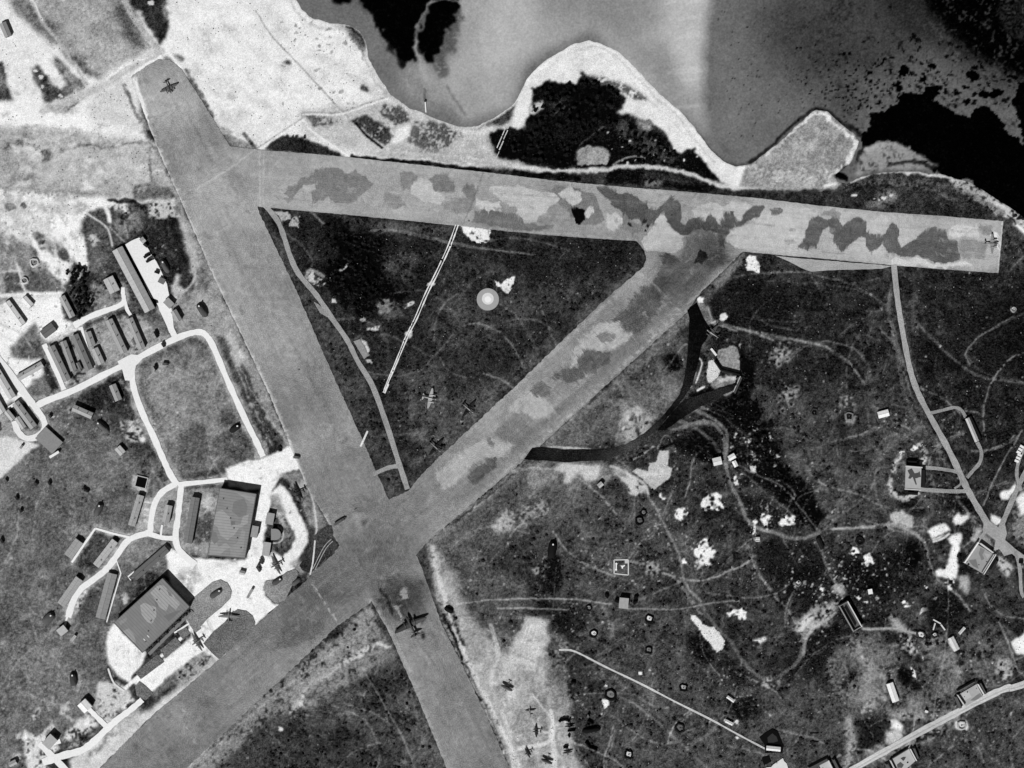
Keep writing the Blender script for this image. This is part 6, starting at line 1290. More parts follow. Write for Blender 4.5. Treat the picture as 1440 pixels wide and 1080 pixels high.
mound('long black mound near the small aircraft park', 820,1028, 843,1024, 8, 3.4, .07, False)  # the mound's shadow is put into its black colour
mound('low dark mound at the corner of the camp lawn below the big road bend', 336,598, 325,606, 9, 3, .14)
mound('black mound at the corner of the compass heath by the dead lane', 627,855, 636,860, 8, 3.0, .08, False)
# ---- gun pits
def gunpit(label, x, y, r, ring=.05, ctone=.9, sq=True, group='gun pits dug into the grass', deg=10, rw=1.0):
    o = empty('gun_pit', label, 'gun pit', x, y, deg, 0, group); R_ = r*S
    n = 12; vs = []; fs = []
    prof = ((R_*1.5, -.4), (R_*1.2, 1.3), (R_*.95, 1.3), (R_*.86, .1))
    rr = random.Random(int(x+y))
    jig = [1+rr.uniform(-.16, .16) for _ in range(n)]
    for (q, z) in prof:
        for k in range(n):
            a = 2*math.pi*k/n; s2 = 1.0
            if sq: s2 = 1/max(abs(math.cos(a)), abs(math.sin(a)))*.86
            vs.append((q*s2*math.cos(a)*jig[k], q*s2*math.sin(a)*jig[k], z))
    for j in range(3):
        for k in range(n): fs.append((j*n+k, j*n+(k+1) % n, (j+1)*n+(k+1) % n, (j+1)*n+k))
    mesh('parapet', vs, fs, mat(ring, .05, 1), o)
    mesh('floor', [vs[3*n+k] for k in range(n)], [tuple(range(n))], mat(ctone, .04), o)
    bx('gun_mount', -R_*.12, R_*.12, -R_*.12, R_*.12, .1, 1.0, mat(.4), o)
    g_ = bx('gun_barrel', R_*.1, R_*.75, -.12, .12, 1.0, 1.25, mat(.1), o)
    return o
gunpit('white-floored square gun pit just south of the control hut track', 913, 870, 4.6)
gunpit('white-floored square gun pit beside the ploughed patch west of the track', 835, 891, 4.6, deg=35)
gunpit('grey square gun pit in open grass east of the star-shaped track', 912, 914, 4.2, .06, .5)
gunpit('gun pit with thick black square rim in open southern grass', 961, 967, 4.4, .03, .7)
gunpit('round black-rimmed gun pit beside a bright white spoil patch', 858, 977, 6.0, .05, .5, False)
gunpit('pale-floored gun pit at the bottom with a short trench tail', 884, 1061, 5, .05, .85)
gunpit('ragged dark gun pit in the middle of the southern grass', 956, 1024, 5.5, .12, .4, False)
gunpit('small gun pit beside the east west track west of the control hut', 828, 855, 3.2, .1, .6, False)
gunpit('upper ring of the double gun pit in the south heath', 905, 721, 3.6, .03, .5, False)
gunpit('lower ring of the double gun pit in the south heath', 899, 732, 4.6, .03, .4, False)
gunpit('square pit with a black centre on the eastern heath', 1194, 585, 5, .5, .1, True, deg=0)
gunpit('oblong black pit on the eastern heath under a pale spoil ring', 1145, 580, 4.6, .25, .03)
gunpit('long black pit just south of the chalk track in the east', 1209, 760, 5, .1, .1, True, deg=-12)
gunpit('gun pit with pale ring at the far east end of the heath path', 1425, 435, 3, .6, .8, False)
gunpit('pit at the edge of the sandy west field', 35, 394, 4, .8, .5, False)
gunpit('second pit farther north in the sandy west field', 48, 369, 5, .8, .55, False)
gunpit('sandbagged pit in the thick of the shell-holed southeast patch', 1295, 893, 5, .25, .9, False)
gunpit('sandbagged pit with white floor next to the shell-holed patch', 1314, 893, 3.5, .2, .85, False)
gunpit('heap-rimmed pit at the edge of the chalky southeast mounds', 1352, 1020, 5, .7, .85, False)
gunpit('broken trench pit with pale ring in the scrub above the straight road', 1122, 820, 3.4, .5, .9, False)
# ---- compass base and signals square
o = empty('compass_base', 'round concrete compass-swinging base on the heath', 'compass base', 686, 421)
def disc(name, x, y, r, z0, z1, m, parent, n=48, sq=1): return prism(name, [(x+r*math.cos(2*math.pi*k/n), y+r*sq*math.sin(2*math.pi*k/n)) for k in range(n)], z0, z1, m, parent)
disc('outer_slab', 686, 421, 15.6, -.3, .10, mat(.66, .05, 2), o); disc('inner_slab', 686, 420, 8.3, .1, .15, mat(.88, .04, 2), o); disc('centre_plate', 686, 421, 4.5, .15, .2, mat(.97, .02), o)
o = empty('signals_square', 'white-bordered signals square with dumbbell and arrow signs', 'ground signals', 873.5, 797)
for a in ((863.6,787.4,883.6,787),(883.6,787,883.6,808.6),(883.6,808.6,863.6,806.6),(863.6,806.6,863.6,787.4)): bank('border', a[0],a[1],a[2],a[3], 1.5, .3, 1.4, mat(.86), o, -.3)
prism('corner_panel', [(878.5,787.5),(883.3,787.4),(883.3,792.3),(878.8,792)], -.3, .33, mat(.80), o)
db = empty('dumbbell', '', '', 866.5, 797); db.parent = o; db.location = (-7*S, 0, 0)
for k in ('label','category'): del db[k]
q = prism('dumbbell_bar', [(865.7,793),(867.5,793),(867.3,800.5),(865.6,800.5)], -.2, .3, mat(.98,.01), o)
bpy.data.objects.remove(db)
disc('dumbbell_disc', 866.7, 792.8, 1.5, -.2, .31, mat(.98,.01), o, 12); disc('dumbbell_disc', 866.3, 801, 1.5, -.2, .31, mat(.98,.01), o, 12)
prism('arrow_sign', [(872.4,795),(874.3,795.3),(876.2,795.2),(878.6,794.3),(879,795.6),(876.3,797.3),(875.8,799.6),(874.4,799.4),(874.2,797.4)], -.2, .3, mat(.98,.01), o)
# marker bars
for k, (x, y) in enumerate(((1145,1031),(1145,1043))):
    o = empty('marker_bar', ['upper', 'lower'][k]+' one of two black bars lying on the southeast grass', 'marker', x, y); bx('bar', -4, 4, -.35, .35, -.3, .35, mat(.03), o)
o = empty('jetty', 'short white stone jetty reaching into the shallow bay', 'jetty', 598, 150)
bank('deck', 599, 158, 598, 143, 2.2, .3, 1.6, mat(.95), o, -2); bx('pier_head', -.9, .9, 4.2, 5.8, -2, .8, mat(.2), o)
o = empty('pole_frame', 'white gate-like frame standing near the rings of the southeast scrub', 'frame', 1322, 878)
for a in ((1312,871,1323,877),(1315,876,1312,886),(1323,878,1329,886)): bank('beam', a[0],a[1],a[2],a[3], 2.0, .8, 1.6, mat(.85), o, -.3)
for i, (x, y, d) in enumerate(((1434,632,-60),(1431,644,-65))):
    o = empty('parked_lorry_row', ['northern', 'southern'][i]+' white row by the east edge service road', 'row', x, y, d); mb = MB()
    for k in range(3): mb.box(-4+k*3, -2+k*3, -2, 2, 0, 2)
    mb.done('body', mat(.95), o)

# ---------------------------------------------------------------- aircraft
def loft(st, n=10):
    """st: (x, half width, half height, z centre)"""
    vs = []; fs = []
    for (x, a, b, zc) in st:
        for k in range(n):
            t = 2*math.pi*k/n; vs.append((x, a*math.cos(t), zc+b*math.sin(t)))
    for j in range(len(st)-1):
        for k in range(n): fs.append((j*n+k, (j+1)*n+k, (j+1)*n+(k+1) % n, j*n+(k+1) % n))
    fs.append(tuple(range(n))); fs.append(tuple((len(st)-1)*n+k for k in range(n))[::-1])
    return vs, fs
def wingmesh(sts):
    """sts: (y, x leading, x trailing, z, thickness)"""
    vs = []; fs = []
    for (y, xl, xt, z, th) in sts:
        xm = xl+(xt-xl)*.35
        vs += [(xl, y, z), (xm, y, z+th*.6), (xt, y, z), (xm, y, z-th*.4)]
    for j in range(len(sts)-1):
        for k in range(4):
            f = (j*4+k, j*4+(k+1) % 4, (j+1)*4+(k+1) % 4, (j+1)*4+k); fs.append(f)
    fs.append((0, 3, 2, 1)); e = (len(sts)-1)*4; fs.append((e, e+1, e+2, e+3))
    return vs, fs
def aircraft(kind, name, label, x, y, deg, span, tone, wtone=None, z=.35, prop=True):
    o = empty(name, label, 'aircraft', x, y, deg, z, {'bomber_aircraft': 'twin-engined aircraft parked on the airfield', 'transport_aircraft': 'three-engined aircraft on the white yard', 'light_aircraft': 'small aircraft in the southern park'}.get(name))
    m = mat(tone, .08, 1.2, .5, .3); mw = mat(tone if wtone is None else wtone, .08, 1.2, .5, .3); dk = mat(.05, .02); gl = mat(.3, .02, 1, .15, .6, 'glass')
    if kind == 'bomber':      # twin engines, span 20 m
        s = span*S/20
        fz = 2.0
        F = [(6.6,.15,.2,fz),(6.0,.6,.7,fz),(4.6,.8,.95,fz),(1,.85,1.0,fz),(-3,.6,.75,fz),(-6.5,.3,.4,fz+.2),(-7.8,.08,.15,fz+.3)]
        Wg = [(0,2.4,-1.7,1.7,.55),(3.5,2.2,-1.5,1.75,.45),(8,1.3,-.9,2.0,.25),(9.6,.8,-.6,2.1,.15),(10,.3,-.3,2.12,.05)]
        eng = [(3.0,)]; el = (3.4, 1.2); tl = (-7.5, 3.2, 1.7)
    elif kind == 'transport':
        s = span*S/29.0; fz = 2.6
        F = [(8.3,.4,.5,fz),(7.6,.8,.9,fz),(6,1.0,1.1,fz),(-2,1.0,1.15,fz),(-7,.6,.8,fz+.2),(-9.6,.25,.4,fz+.5)]
        Wg = [(0,3.6,-1.4,1.9,.8),(4,3.3,-1.3,2.1,.65),(10,2.2,-.9,2.5,.4),(14,1.2,-.5,2.8,.25),(14.5,.6,-.3,2.85,.1)]
        eng = [(4.6,)]; el = (4.2, 1.5); tl = (-9, 4.4, 2.2)
    else:                     # single engine, span 11 m
        s = span*S/11.0; fz = 1.5
        F = [(3.4,.25,.3,fz),(3.1,.48,.5,fz),(1.5,.5,.6,fz),(-1,.4,.55,fz),(-3.5,.18,.3,fz+.1),(-4.8,.06,.15,fz+.2)]
        Wg = [(0,1.6,-.9,1.2,.35),(2.6,1.4,-.75,1.35,.28),(4.8,.85,-.4,1.5,.15),(5.5,.2,-.1,1.55,.05)]
        eng = []; el = None; tl = (-4.4, 1.8, 1.0)
    def sc(vs): return [(a*s, b*s, c*s) for a, b, c in vs]
    v, f = loft(F); mesh('fuselage', sc(v), f, m, o, True)
    for sg in (1, -1):
        v, f = wingmesh([(yy*sg, a, b, c, d) for yy, a, b, c, d in Wg])
        if sg < 0: f = [q[::-1] for q in f]
        w_ = mesh('wing', sc(v), f, mw, o)
        if kind == 'biplane':
            mesh('upper_wing', sc([(a+.5, b, c+1.5) for a, b, c in v]), f, mw, o)
            mesh('strut', sc([(.6,3.4*sg,1.3),(.9,3.4*sg,1.3),(1.3,3.4*sg,2.9),(1.0,3.4*sg,2.9),(.6,3.5*sg,1.3),(.9,3.5*sg,1.3),(1.3,3.5*sg,2.9),(1.0,3.5*sg,2.9)]), [(0,1,2,3),(7,6,5,4),(0,4,5,1),(2,6,7,3),(1,5,6,2),(0,3,7,4)], dk, o)
        # tailplane
        t0, ts, tc = tl
        tz = F[-1][3]
        v, f = wingmesh([(0, t0+tc, t0-.2, tz, .2), (sg*ts*.7, t0+tc*.75, t0-.2, tz, .14), (sg*ts, t0+tc*.3, t0, tz, .05)])
        if sg < 0: f = [q[::-1] for q in f]
        mesh('tailplane', sc(v), f, mw, o)
        if el:
            ey, er = el
            v, f = loft([(3.6+er,er*.35,er*.35,2.0),(3.2+er,er*.55,er*.6,2.0),(1.6,er*.55,er*.65,1.9),(-1.2,er*.25,er*.3,1.9)], 8)
            q = mesh('engine_nacelle', [(a*s, (b+ey*sg)*s, c*s) for a, b, c in v], f, mw, o, True)
            px = 3.7+er
            mb = MB()
            for k in range(3):
                a = k*2*math.pi/3+.5; ca, sa = math.cos(a), math.sin(a); r_ = 1.6
                mb.add([((px)*s, (ey*sg-.12*sa)*s, (2+.12*ca)*s), ((px+.05)*s, (ey*sg+.12*sa)*s, (2-.12*ca)*s), ((px+.05)*s, (ey*sg+r_*ca+.1*sa)*s, (2+r_*sa-.1*ca)*s), (px*s, (ey*sg+r_*ca-.1*sa)*s, (2+r_*sa+.1*ca)*s)], [(0,1,2,3),(3,2,1,0)])
            pr = mb.done('propeller', dk, o); 
            bx('wheel', (ey*0+.6)*s, 1.7*s, (ey*sg-.2)*s, (ey*sg+.2)*s, 0, 1.0*s, dk, o)
            bx('undercarriage_leg', 1.0*s, 1.25*s, (ey*sg-.1)*s, (ey*sg+.1)*s, .9*s, 1.7*s, dk, o)
        else:
            bx('wheel', .8*s, 1.4*s, (1.1*sg-.1)*s, (1.1*sg+.1)*s, 0, .6*s, dk, o); bx('undercarriage_leg', 1.0*s, 1.15*s, (1.1*sg-.06)*s, (1.1*sg+.06)*s, .5*s, 1.3*s, dk, o)
    t0, ts, tc = tl; tz = F[-1][3]
    mesh('fin', sc([(t0+tc,-.08,tz),(t0-.4,-.08,tz),(t0-.3,-.05,tz+ts*.55),(t0+tc*.4,-.05,tz+ts*.5),(t0+tc,.08,tz),(t0-.4,.08,tz),(t0-.3,.05,tz+ts*.55),(t0+tc*.4,.05,tz+ts*.5)]), [(0,1,2,3),(7,6,5,4),(3,2,6,7),(0,3,7,4),(1,5,6,2)], m, o)
    cb = {'bomber': (5.0, 2.2, .5, 2.9), 'transport': (6.4, 4.2, .7, 3.5)}.get(kind, (1.0, -.7, .3, 2.1))
    bx('canopy', cb[1]*s, cb[0]*s, -cb[2]*s, cb[2]*s, (cb[3]-.35)*s, (cb[3]+.12)*s, gl, o)
    if kind in ('transport', 'fighter', 'biplane'):
        px = F[0][0]+.1; mb = MB()
        for k in range(3):
            a = k*2*math.pi/3+.2; ca, sa = math.cos(a), math.sin(a); r_ = 1.5
            mb.add([(px*s, -.1*sa*s, (fz+.1*ca)*s), (px*s, .1*sa*s, (fz-.1*ca)*s), (px*s, (r_*ca+.08*sa)*s, (fz+r_*sa-.08*ca)*s), (px*s, (r_*ca-.08*sa)*s, (fz+r_*sa+.08*ca)*s)], [(0,1,2,3),(3,2,1,0)])
        mb.done('propeller', dk, o)
    bx('tail_wheel', (t0+.2)*s, (t0+.7)*s, -.1*s, .1*s, 0, .5*s, dk, o)
    return o
AC = aircraft
AC('bomber','bomber_aircraft','dark twin-engined aircraft alone at the north end of the long runway', 238,124, 66, 27, .30, .36)
AC('bomber','bomber_aircraft','twin-engined aircraft parked at the east end of the camouflaged runway', 1394,343, 0, 28, .52, .54)
AC('bomber','bomber_aircraft','light-coloured twin-engined aircraft on the grass, northernmost of three', 605,560, 13, 29, .66, .68)
AC('bomber','bomber_aircraft','dark twin-engined aircraft in the middle of the three on the grass', 659,575, 39, 28, .56, .07)  # shadow put into the black wing colour, highlight into the pale fuselage
AC('bomber','bomber_aircraft','dark twin-engined aircraft southernmost of three by the crossing runways', 613,629, 41, 29, .50, .07)  # black wings carry painted shadow, lighter fuselage a painted highlight
AC('bomber','bomber_aircraft','dark aircraft on the grass strip beside the curved white taxi track', 419,692, 158, 26, .10, .12)
AC('transport','transport_aircraft','grey three-engined aircraft where the curved taxi track meets the white yard', 389,794, 155, 29, .36, .36)
AC('transport','transport_aircraft','three-engined aircraft facing north beside the dark lawn of the white yard', 322,867, -88, 29, .50, .42)
AC('transport','transport_aircraft','three-engined aircraft parked across the long white taxi strip', 278,902, 150, 29, .44, .38)
AC('transport','large_aircraft','very large black aircraft standing across the southern runway', 578,879, -116, 50, .24, .20, .3)
AC('biplane','light_aircraft','small biplane on the pale sand beside the southern runway', 713,966, 116, 18, .30, .30)
AC('fighter','light_aircraft','black single-engined aircraft facing west in the southern aircraft park', 754,1028, 174, 17, .10, .12)
AC('fighter','light_aircraft','black single-engined aircraft below the pale lane of the aircraft park', 742,1058, 152, 16, .10, .12)
AC('biplane','light_aircraft','dark biplane lowest in the aircraft park near the bottom edge', 769,1069, 112, 17, .16, .20)
AC('fighter','light_aircraft','pale single-engined aircraft casting split shadows north of the aircraft park lane', 745,1001, -98, 16, .58, .58)
AC('fighter','light_aircraft','dark aircraft under the arched black shelter at the aircraft park', 801,1020, 85, 14, .1, .1)
AC('fighter','light_aircraft','dark aircraft south of the pale lane beside the aircraft park', 798,1057, 80, 14, .14, .14)
AC('bomber','bomber_aircraft','thin pale aircraft nosed out of the black shadow beside the dark taxiway', 1001,469, 215, 27, .62, .28)
# arched shelters and black wall stubs of the aircraft park
o = empty('arched_shelter', 'arched black shelter on the east side of the aircraft park', 'shelter', 794, 1013, 0)
mb = MB(); pts = [(786,1015),(789,1012.5),(794,1011.5),(799,1012.5),(801,1014.5)]
for a, b in zip(pts, pts[1:]): bank('roof_section', a[0],a[1],b[0],b[1], 3.6, 3.0, 2.4, mat(.03), o)
for i, (x1,y1,x2,y2,w,l) in enumerate(((799,1022,805,1020,2.2,'upper black wall stub beside the arched shelter'),(798,1028,809,1027,2.2,'straight black wall stub below the arched shelter'),(799,1033,801,1037,2.4,'small black wall stub south of the arched shelter'),
    (792,1051,799,1050,4,'black wall stub north of the lower park aircraft'),(823,1043,830,1052,3,'long black bent wall near the bottom of the aircraft park'),(830,1051,840,1055,3,'tail section of black wall ending at a white hut'),
    (803,959,810,960,4,'black roofed dugout in the shelled field north of the aircraft park'),(827,1003,829,1007,2,'black trench end within the dug-up ground'),(826,1013,834,1018,2.4,'black trench bend south of the dug-up ground'))):
    o = empty('wall_stub', l, 'wall', (x1+x2)/2, (y1+y2)/2); bank('wall', x1,y1,x2,y2, w, 2.4, w*.5, mat(.03,.02), o)

# ---------------------------------------------------------------- vehicles
def lorry(label, x, y, deg, ln=4.5, tone=.3, wd=2.2, name='parked_lorry', cat='lorry', group='vehicles parked about the airfield'):
    if y < 1000 and x < 130: ln, wd, tone = ln*.75, wd*.8, tone+.1
    o = empty(name, label, cat, x, y, deg, .3, group); L2_, W2 = ln/2, wd/2; m = mat(tone, .05); dk = mat(.06)
    bx('cargo_body', -L2_, L2_*.4, -W2, W2, .8, 2.4, m, o); c = bx('cab', L2_*.42, L2_*.85, -W2*.95, W2*.95, .7, 2.2, mat(max(.05, tone-.05), .04), o); bx('bonnet', L2_*.853, L2_*1.15, -W2*.7, W2*.7, .6, 1.4, m, o)
    bx('windscreen', L2_*.853, L2_*.87, -W2*.8, W2*.8, 1.45, 2.0, mat(.2, .02, 1, .1, .5, 'glass'), o)
    for a in (-L2_*.6, L2_*.9):
        for b in (-W2, W2-.25): bx('wheel', a-.45, a+.45, b, b+.25, 0, .9, dk, o)
    return o
for x, y, d, ln, t, l in ((352,834,121,9,.6,'long pale trailer lorry on the white concrete yard'),(207,360,-30,6,.1,'black lorry backed up to the white parking strip, upper of two'),(211,366,-28,7,.12,'black lorry just below its neighbour on the white parking strip'),
    (221,383,20,4,.15,'small dark lorry halfway down the white parking strip'),(205,345,40,4,.2,'dark van at the north end of the white parking strip'),(417,643,5,5.5,.4,'dark car on the bright apron by the long runway'),
    (368,789,65,5,.25,'dark lorry parked where the white yard narrows'),(364,800,60,5,.3,'second dark lorry in the line on the white yard'),(363,796,120,4,.3,'small car beside the lorries on the white yard'),(31,628,-50,5,.5,'lorry on the pale field road west of the loop'),
    (71,585,50,4,.15,'dark lorry in the grass by the loop road'),(230,485,60,4,.2,'dark vehicle just inside the big road bend'),(233,512,0,5,.35,'grey vehicle in the middle of the camp lawn'),(219,517,60,4,.1,'small black vehicle in the camp lawn'),
    (220,470,65,6,.08,'black lorry beside the easternmost barrack hut'),(1435,790,0,4,.05,'black car beside the east edge road'),(1348,783,30,4,.1,'black car at the chalk swath in the east'),
    (118,687,0,3,.1,'dark vehicle in the west field under the track'),(51,680,30,5,.15,'dark vehicle in the west field, north of two'),(24,700,60,5,.08,'black vehicle far out in the west field'),(30,718,60,4,.1,'black vehicle just below another in the west field'),
    (122,690,20,6,.07,'black lorry between the two field tracks'),(70,679,60,5,.06,'black vehicle pair in the middle of the west field'),(9,676,50,4,.3,'dark vehicle by the left edge of the west field'),(3,760,60,6,.1,'black vehicle at the left edge beneath the field road'),
    (478,733,-32,11,.35,'dark trailer on the runway near the dark oval lawn'),(853,838,60,4,.05,'black vehicle northwest of the control hut'),(894,840,-30,4,.06,'dark vehicle east of the control hut, upper of two'),(893,847,-30,4,.06,'dark vehicle east of the control hut, lower of two'),
    (867,845,30,4,.05,'black vehicle tight against the west wall of the control hut'),(1302,1000,20,3,.9,'pale van on the verge of the southeast road')):
    lorry(l, x, y, d, ln, t)

# ---------------------------------------------------------------- trees and shrubs
def crown_mesh(name, seed, tone):
    r = random.Random(seed); mb = MB()
    for k in range(7):           # a few overlapping boughs, then leaf clumps around them
        a = r.uniform(0, 6.28); d = r.uniform(0, .55); cx, cy, cz = d*math.cos(a), d*math.sin(a), r.uniform(.55, 1.1); R_ = r.uniform(.3, .5)
        NA = 8; base = len(mb.v); cv = []; cf = []
        for j in range(5):
            ph = math.pi*j/4
            for q in range(NA):
                t = 2*math.pi*q/NA; g = r.uniform(.78, 1.0)*R_*.95
                cv.append((cx+g*math.sin(ph)*math.cos(t), cy+g*math.sin(ph)*math.sin(t), cz-g*.8*math.cos(ph)))
        for j in range(4):
            for q in range(NA): cf.append((j*NA+q, j*NA+(q+1) % NA, (j+1)*NA+(q+1) % NA, (j+1)*NA+q))
        mb.add(cv, cf)
        for q in range(18):
            u = r.uniform(-1, 1); t = r.uniform(0, 6.28); s_ = math.sqrt(1-u*u)
            p = Vector((cx+R_*s_*math.cos(t), cy+R_*s_*math.sin(t), cz+R_*u*.8))
            n1 = Vector((r.uniform(-1,1), r.uniform(-1,1), r.uniform(-.5,.5))).normalized(); n2 = Vector((r.uniform(-1,1), r.uniform(-1,1), r.uniform(-.5,.5))).normalized()
            w_ = r.uniform(.12, .22)
            mb.add([tuple(p-n1*w_), tuple(p+n2*w_), tuple(p+n1*w_), tuple(p-n2*w_)], [(0,1,2,3)])
    me = bpy.data.meshes.new(name); me.from_pydata(mb.v, [], mb.f); me.materials.append(mat(tone, .10, .8)); return me
CR = [crown_mesh('crown', k, t) for k, t in ((1,.08),(2,.10),(3,.06),(4,.12))]
tm = MB(); tm.add([(.09*math.cos(k*math.pi/3), .09*math.sin(k*math.pi/3), -.1) for k in range(6)]+[(.04*math.cos(k*math.pi/3), .04*math.sin(k*math.pi/3), .95) for k in range(6)], [(k, (k+1) % 6, 6+(k+1) % 6, 6+k) for k in range(6)])
TR = bpy.data.meshes.new('trunk'); TR.from_pydata(tm.v, [], tm.f); TR.materials.append(mat(.2))
def inpoly(x, y, pts):
    c = False
    for k in range(len(pts)):
        xa, ya = pts[k]; xb, yb = pts[k-1]
        if (ya > y) != (yb > y) and x < (xb-xa)*(y-ya)/(yb-ya)+xa: c = not c
    return c
def tree(x, y, r, label, group, name='broadleaf_tree'):
    o = bpy.data.objects.new(name, None); COL.objects.link(o); o.location = (wx(x), wy(y), -.3)
    s_ = r*S; o.scale = (s_, s_, s_*random.uniform(.9, 1.3)); o.rotation_euler = (0, 0, random.uniform(0, 6.28))
    tag(o, label, 'tree', group)
    for nm, me in (('trunk', TR), ('crown', random.choice(CR))):
        c = bpy.data.objects.new(nm, me); COL.objects.link(c); c.parent = o
def wood(pts, n, r0, r1, label, group, dmin=.9):
    xs = [p[0] for p in pts]; ys = [p[1] for p in pts]; done = []; tries = 0
    while len(done) < n and tries < n*60:
        tries += 1
        x, y, r = random.uniform(min(xs), max(xs)), random.uniform(min(ys), max(ys)), random.uniform(r0, r1)
        if not inpoly(x, y, pts): continue
        if any(math.hypot(x-a, y-b) < (r+c)*dmin*.75 for a, b, c in done): continue
        done.append((x, y, r)); tree(x, y, r, label(x, y) if callable(label) else label, group)
random.seed(21)
wood([(96,380),(100,377),(108,372),(118,377),(124,388),(122,398),(108,401),(97,398),(103,388)], 16, 2.6, 4.2, 'dark tree in the small clump north of the camp tree belt', 'trees of the small dark clump', .7)
wood([(92,380),(97,382),(97,386),(91,385)], 2, 2.4, 3, 'dark tree standing just apart from the small clump', 'trees beside the small dark clump', .7)
wood([(97,410),(118,400),(125,410),(134,425),(130,431),(122,430),(118,445),(110,448),(106,432),(100,420)], 30, 2.4, 4.2, lambda x, y: 'dark tree in the upper half of the belt beside the camp lane' if y < 418 else 'dark tree in the lower half of the belt beside the camp lane', 'trees of the dense camp belt', .7)
wood([(700,200),(745,190),(748,160),(755,125),(790,118),(806,124),(822,112),(840,118),(868,130),(875,142),(850,156),(905,190),(935,205),(960,225),(900,232),(870,215),(840,198),(805,205),(790,230),(740,226)], 120, 2.6, 5, lambda x, y: 'dark low tree at the western end of the sandy point wood' if x < 745 else ('dark low tree on the beach-side edge of the sandy point wood' if y < 150 else ('dark low tree beside the pale clearing in the sandy point wood' if y > 195 and x < 880 else ('dark low tree toward the eastern tip of the sandy point wood' if x > 875 else 'dark low tree deep in the middle of the sandy point wood'))), 'trees of the wood on the sandy point', .8)
wood([(455,320),(470,310),(490,318),(505,335),(535,342),(540,380),(555,405),(520,425),(500,435),(478,408),(458,375)], 70, 2.2, 4.2, lambda x, y: 'dark low tree at the north end of the runway triangle thicket' if y < 345 else ('dark low tree at the south foot of the runway triangle thicket' if y > 400 else ('dark low tree on the road side of the runway triangle thicket' if x < 495 else 'dark low tree on the trench side of the runway triangle thicket')), 'trees of the thicket in the runway triangle', .8)
wood([(1040,500),(1058,515),(1062,560),(1092,605),(1098,640),(1088,665),(1060,640),(1040,600),(1005,585),(1030,560)], 32, 2, 3.6, lambda x, y: 'dark low tree in the copse right beside the dispersal bay' if y < 575 else 'dark low tree in the lower copse east of the two white huts', 'trees of the copse east of the dispersal bay', .8)
wood([(1085,640),(1120,672),(1150,712),(1160,735),(1120,715),(1085,680)], 22, 2, 3.4, 'dark low tree in the strip beside the long heath track', 'trees of the strip beside the heath track', .8)
# heather and gorse too many to count: joined tufts
def tufts(name, n, accept, r0, r1, h0, h1, m, area, label, cat, sides=5):
    rs = np.random.default_rng(n); cnt = 0; V = []; F = []
    X = rs.uniform(area[0], area[2], n*4); Y = rs.uniform(area[1], area[3], n*4)
    tv = T[(Y-OY).astype(int), (X-OX).astype(int)]; sh = sample(WM2, X, Y)
    ok = accept(tv, X, Y) & (sh < .05); X = X[ok][:n]; Y = Y[ok][:n]
    k = np.arange(sides)*2*np.pi/sides
    R_ = rs.uniform(r0, r1, len(X)); Hh = rs.uniform(h0, h1, len(X)); ph = rs.uniform(0, 6.28, len(X)); jit = rs.uniform(.7, 1.3, (len(X), sides))
    bxx = wx(X)[:, None]+R_[:, None]*np.cos(k+ph[:, None])*jit; byy = wy(Y)[:, None]+R_[:, None]*np.sin(k+ph[:, None])*jit
    base = np.stack([bxx, byy, np.full_like(bxx, -.6)], -1)
    apex = np.stack([wx(X), wy(Y), -.3+Hh], -1)[:, None, :]
    v = np.concatenate([base, apex], 1).reshape(-1, 3).astype(np.float32)
    o0 = np.arange(len(X))[:, None]*(sides+1)
    f = np.stack([o0+np.arange(sides), o0+(np.arange(sides)+1) % sides, o0+sides+0*np.arange(sides)], -1).reshape(-1, 3)
    me = bpy.data.meshes.new(name); me.from_pydata(v.tolist(), [], f.tolist()); me.materials.append(m)
    o = bpy.data.objects.new(name, me); COL.objects.link(o); tag(o, label, cat, kind='stuff')
    return o
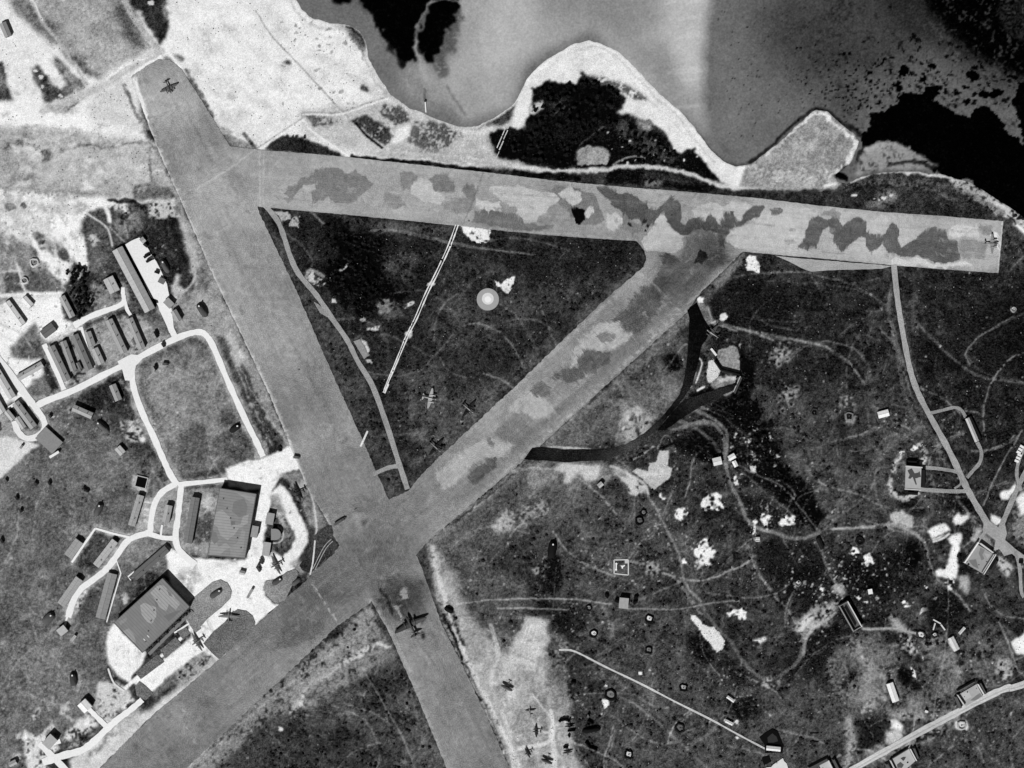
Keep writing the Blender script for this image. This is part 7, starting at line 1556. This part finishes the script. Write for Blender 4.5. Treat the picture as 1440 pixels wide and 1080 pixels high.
# keep plants off the paved sheets
PM = np.zeros((GH, GW), np.float32)
for o in list(COL.objects):
    if o.type == 'MESH' and o.name.split('.')[0] in ('runway', 'road', 'taxiway', 'paved_apron', 'grass_plot', 'path'):
        co = np.zeros(len(o.data.vertices)*3, np.float32); o.data.vertices.foreach_get('co', co); co = co.reshape(-1, 3)
        ii = np.clip((co[:, 0]/S+720-OX).astype(int), 0, GW-1); jj = np.clip((540-co[:, 1]/S-OY).astype(int), 0, GH-1)
        PM[jj, ii] = 1
PM = (box(PM, 5) > .0005).astype(np.float32)
PM[421-OY-18:421-OY+19, 686-OX-18:686-OX+19] = 1; PM[786-OY:812-OY, 862-OX:886-OX] = 1
def free(X, Y): return PM[(Y-OY).astype(int), (X-OX).astype(int)] < .5
fr = lambda X, Y: FR[(Y-OY).astype(int), (X-OX).astype(int)]
tufts('heather_scrub', 11000, lambda t, X, Y: (t < .27) & (fr(X, Y) < .0) & free(X, Y), .45, 1.3, .3, 1.2, mat(.13, .08, .8, kind='heather'), (-100, 180, 1540, 1250), 'dark heather and low gorse tufts spread over the heath', 'scrub')
tufts('gorse_bushes', 3200, lambda t, X, Y: (t < .24) & (fr(X, Y) < -.05) & free(X, Y), 1.0, 2.2, 1.0, 2.3, mat(.12, .10, .8, kind='gorse'), (380, 280, 1540, 1150), 'rounded dark gorse bushes scattered over the heath', 'bushes', 7)
tufts('dry_grass_tussocks', 9000, lambda t, X, Y: (t > .18) & (t < .5) & (fr(X, Y) > .1) & free(X, Y), .3, .9, .15, .5, mat(.42, .08, .8, kind='dry_grass'), (-100, 180, 1540, 1250), 'dry grass tussocks scattered over the airfield grass', 'grass')
tufts('stone_rubble', 6000, lambda t, X, Y: (t > .8) & (X > 640) & (Y > 300) & free(X, Y), .3, 1.1, .3, 1.1, mat(.93, .05, .6, kind='chalk'), (640, 300, 1500, 1200), 'white chalk rubble heaped in the bright patches', 'rubble', 4)
tufts('loose_stones', 800, lambda t, X, Y: (t < .3) & free(X, Y), .3, .8, .2, .7, mat(.8, .05, .6, kind='stone'), (360, 330, 1460, 1200), 'pale loose stones dotted over the heath', 'stones', 4)
tufts('shingle_scrub', 2500, lambda t, X, Y: (t > .6) & (fr(X, Y) < -.25) & free(X, Y), .3, 1.0, .2, .6, mat(.4, .08, .8, kind='shingle'), (-60, -60, 560, 470), 'low grey scrub on the pale sand', 'scrub', 5)
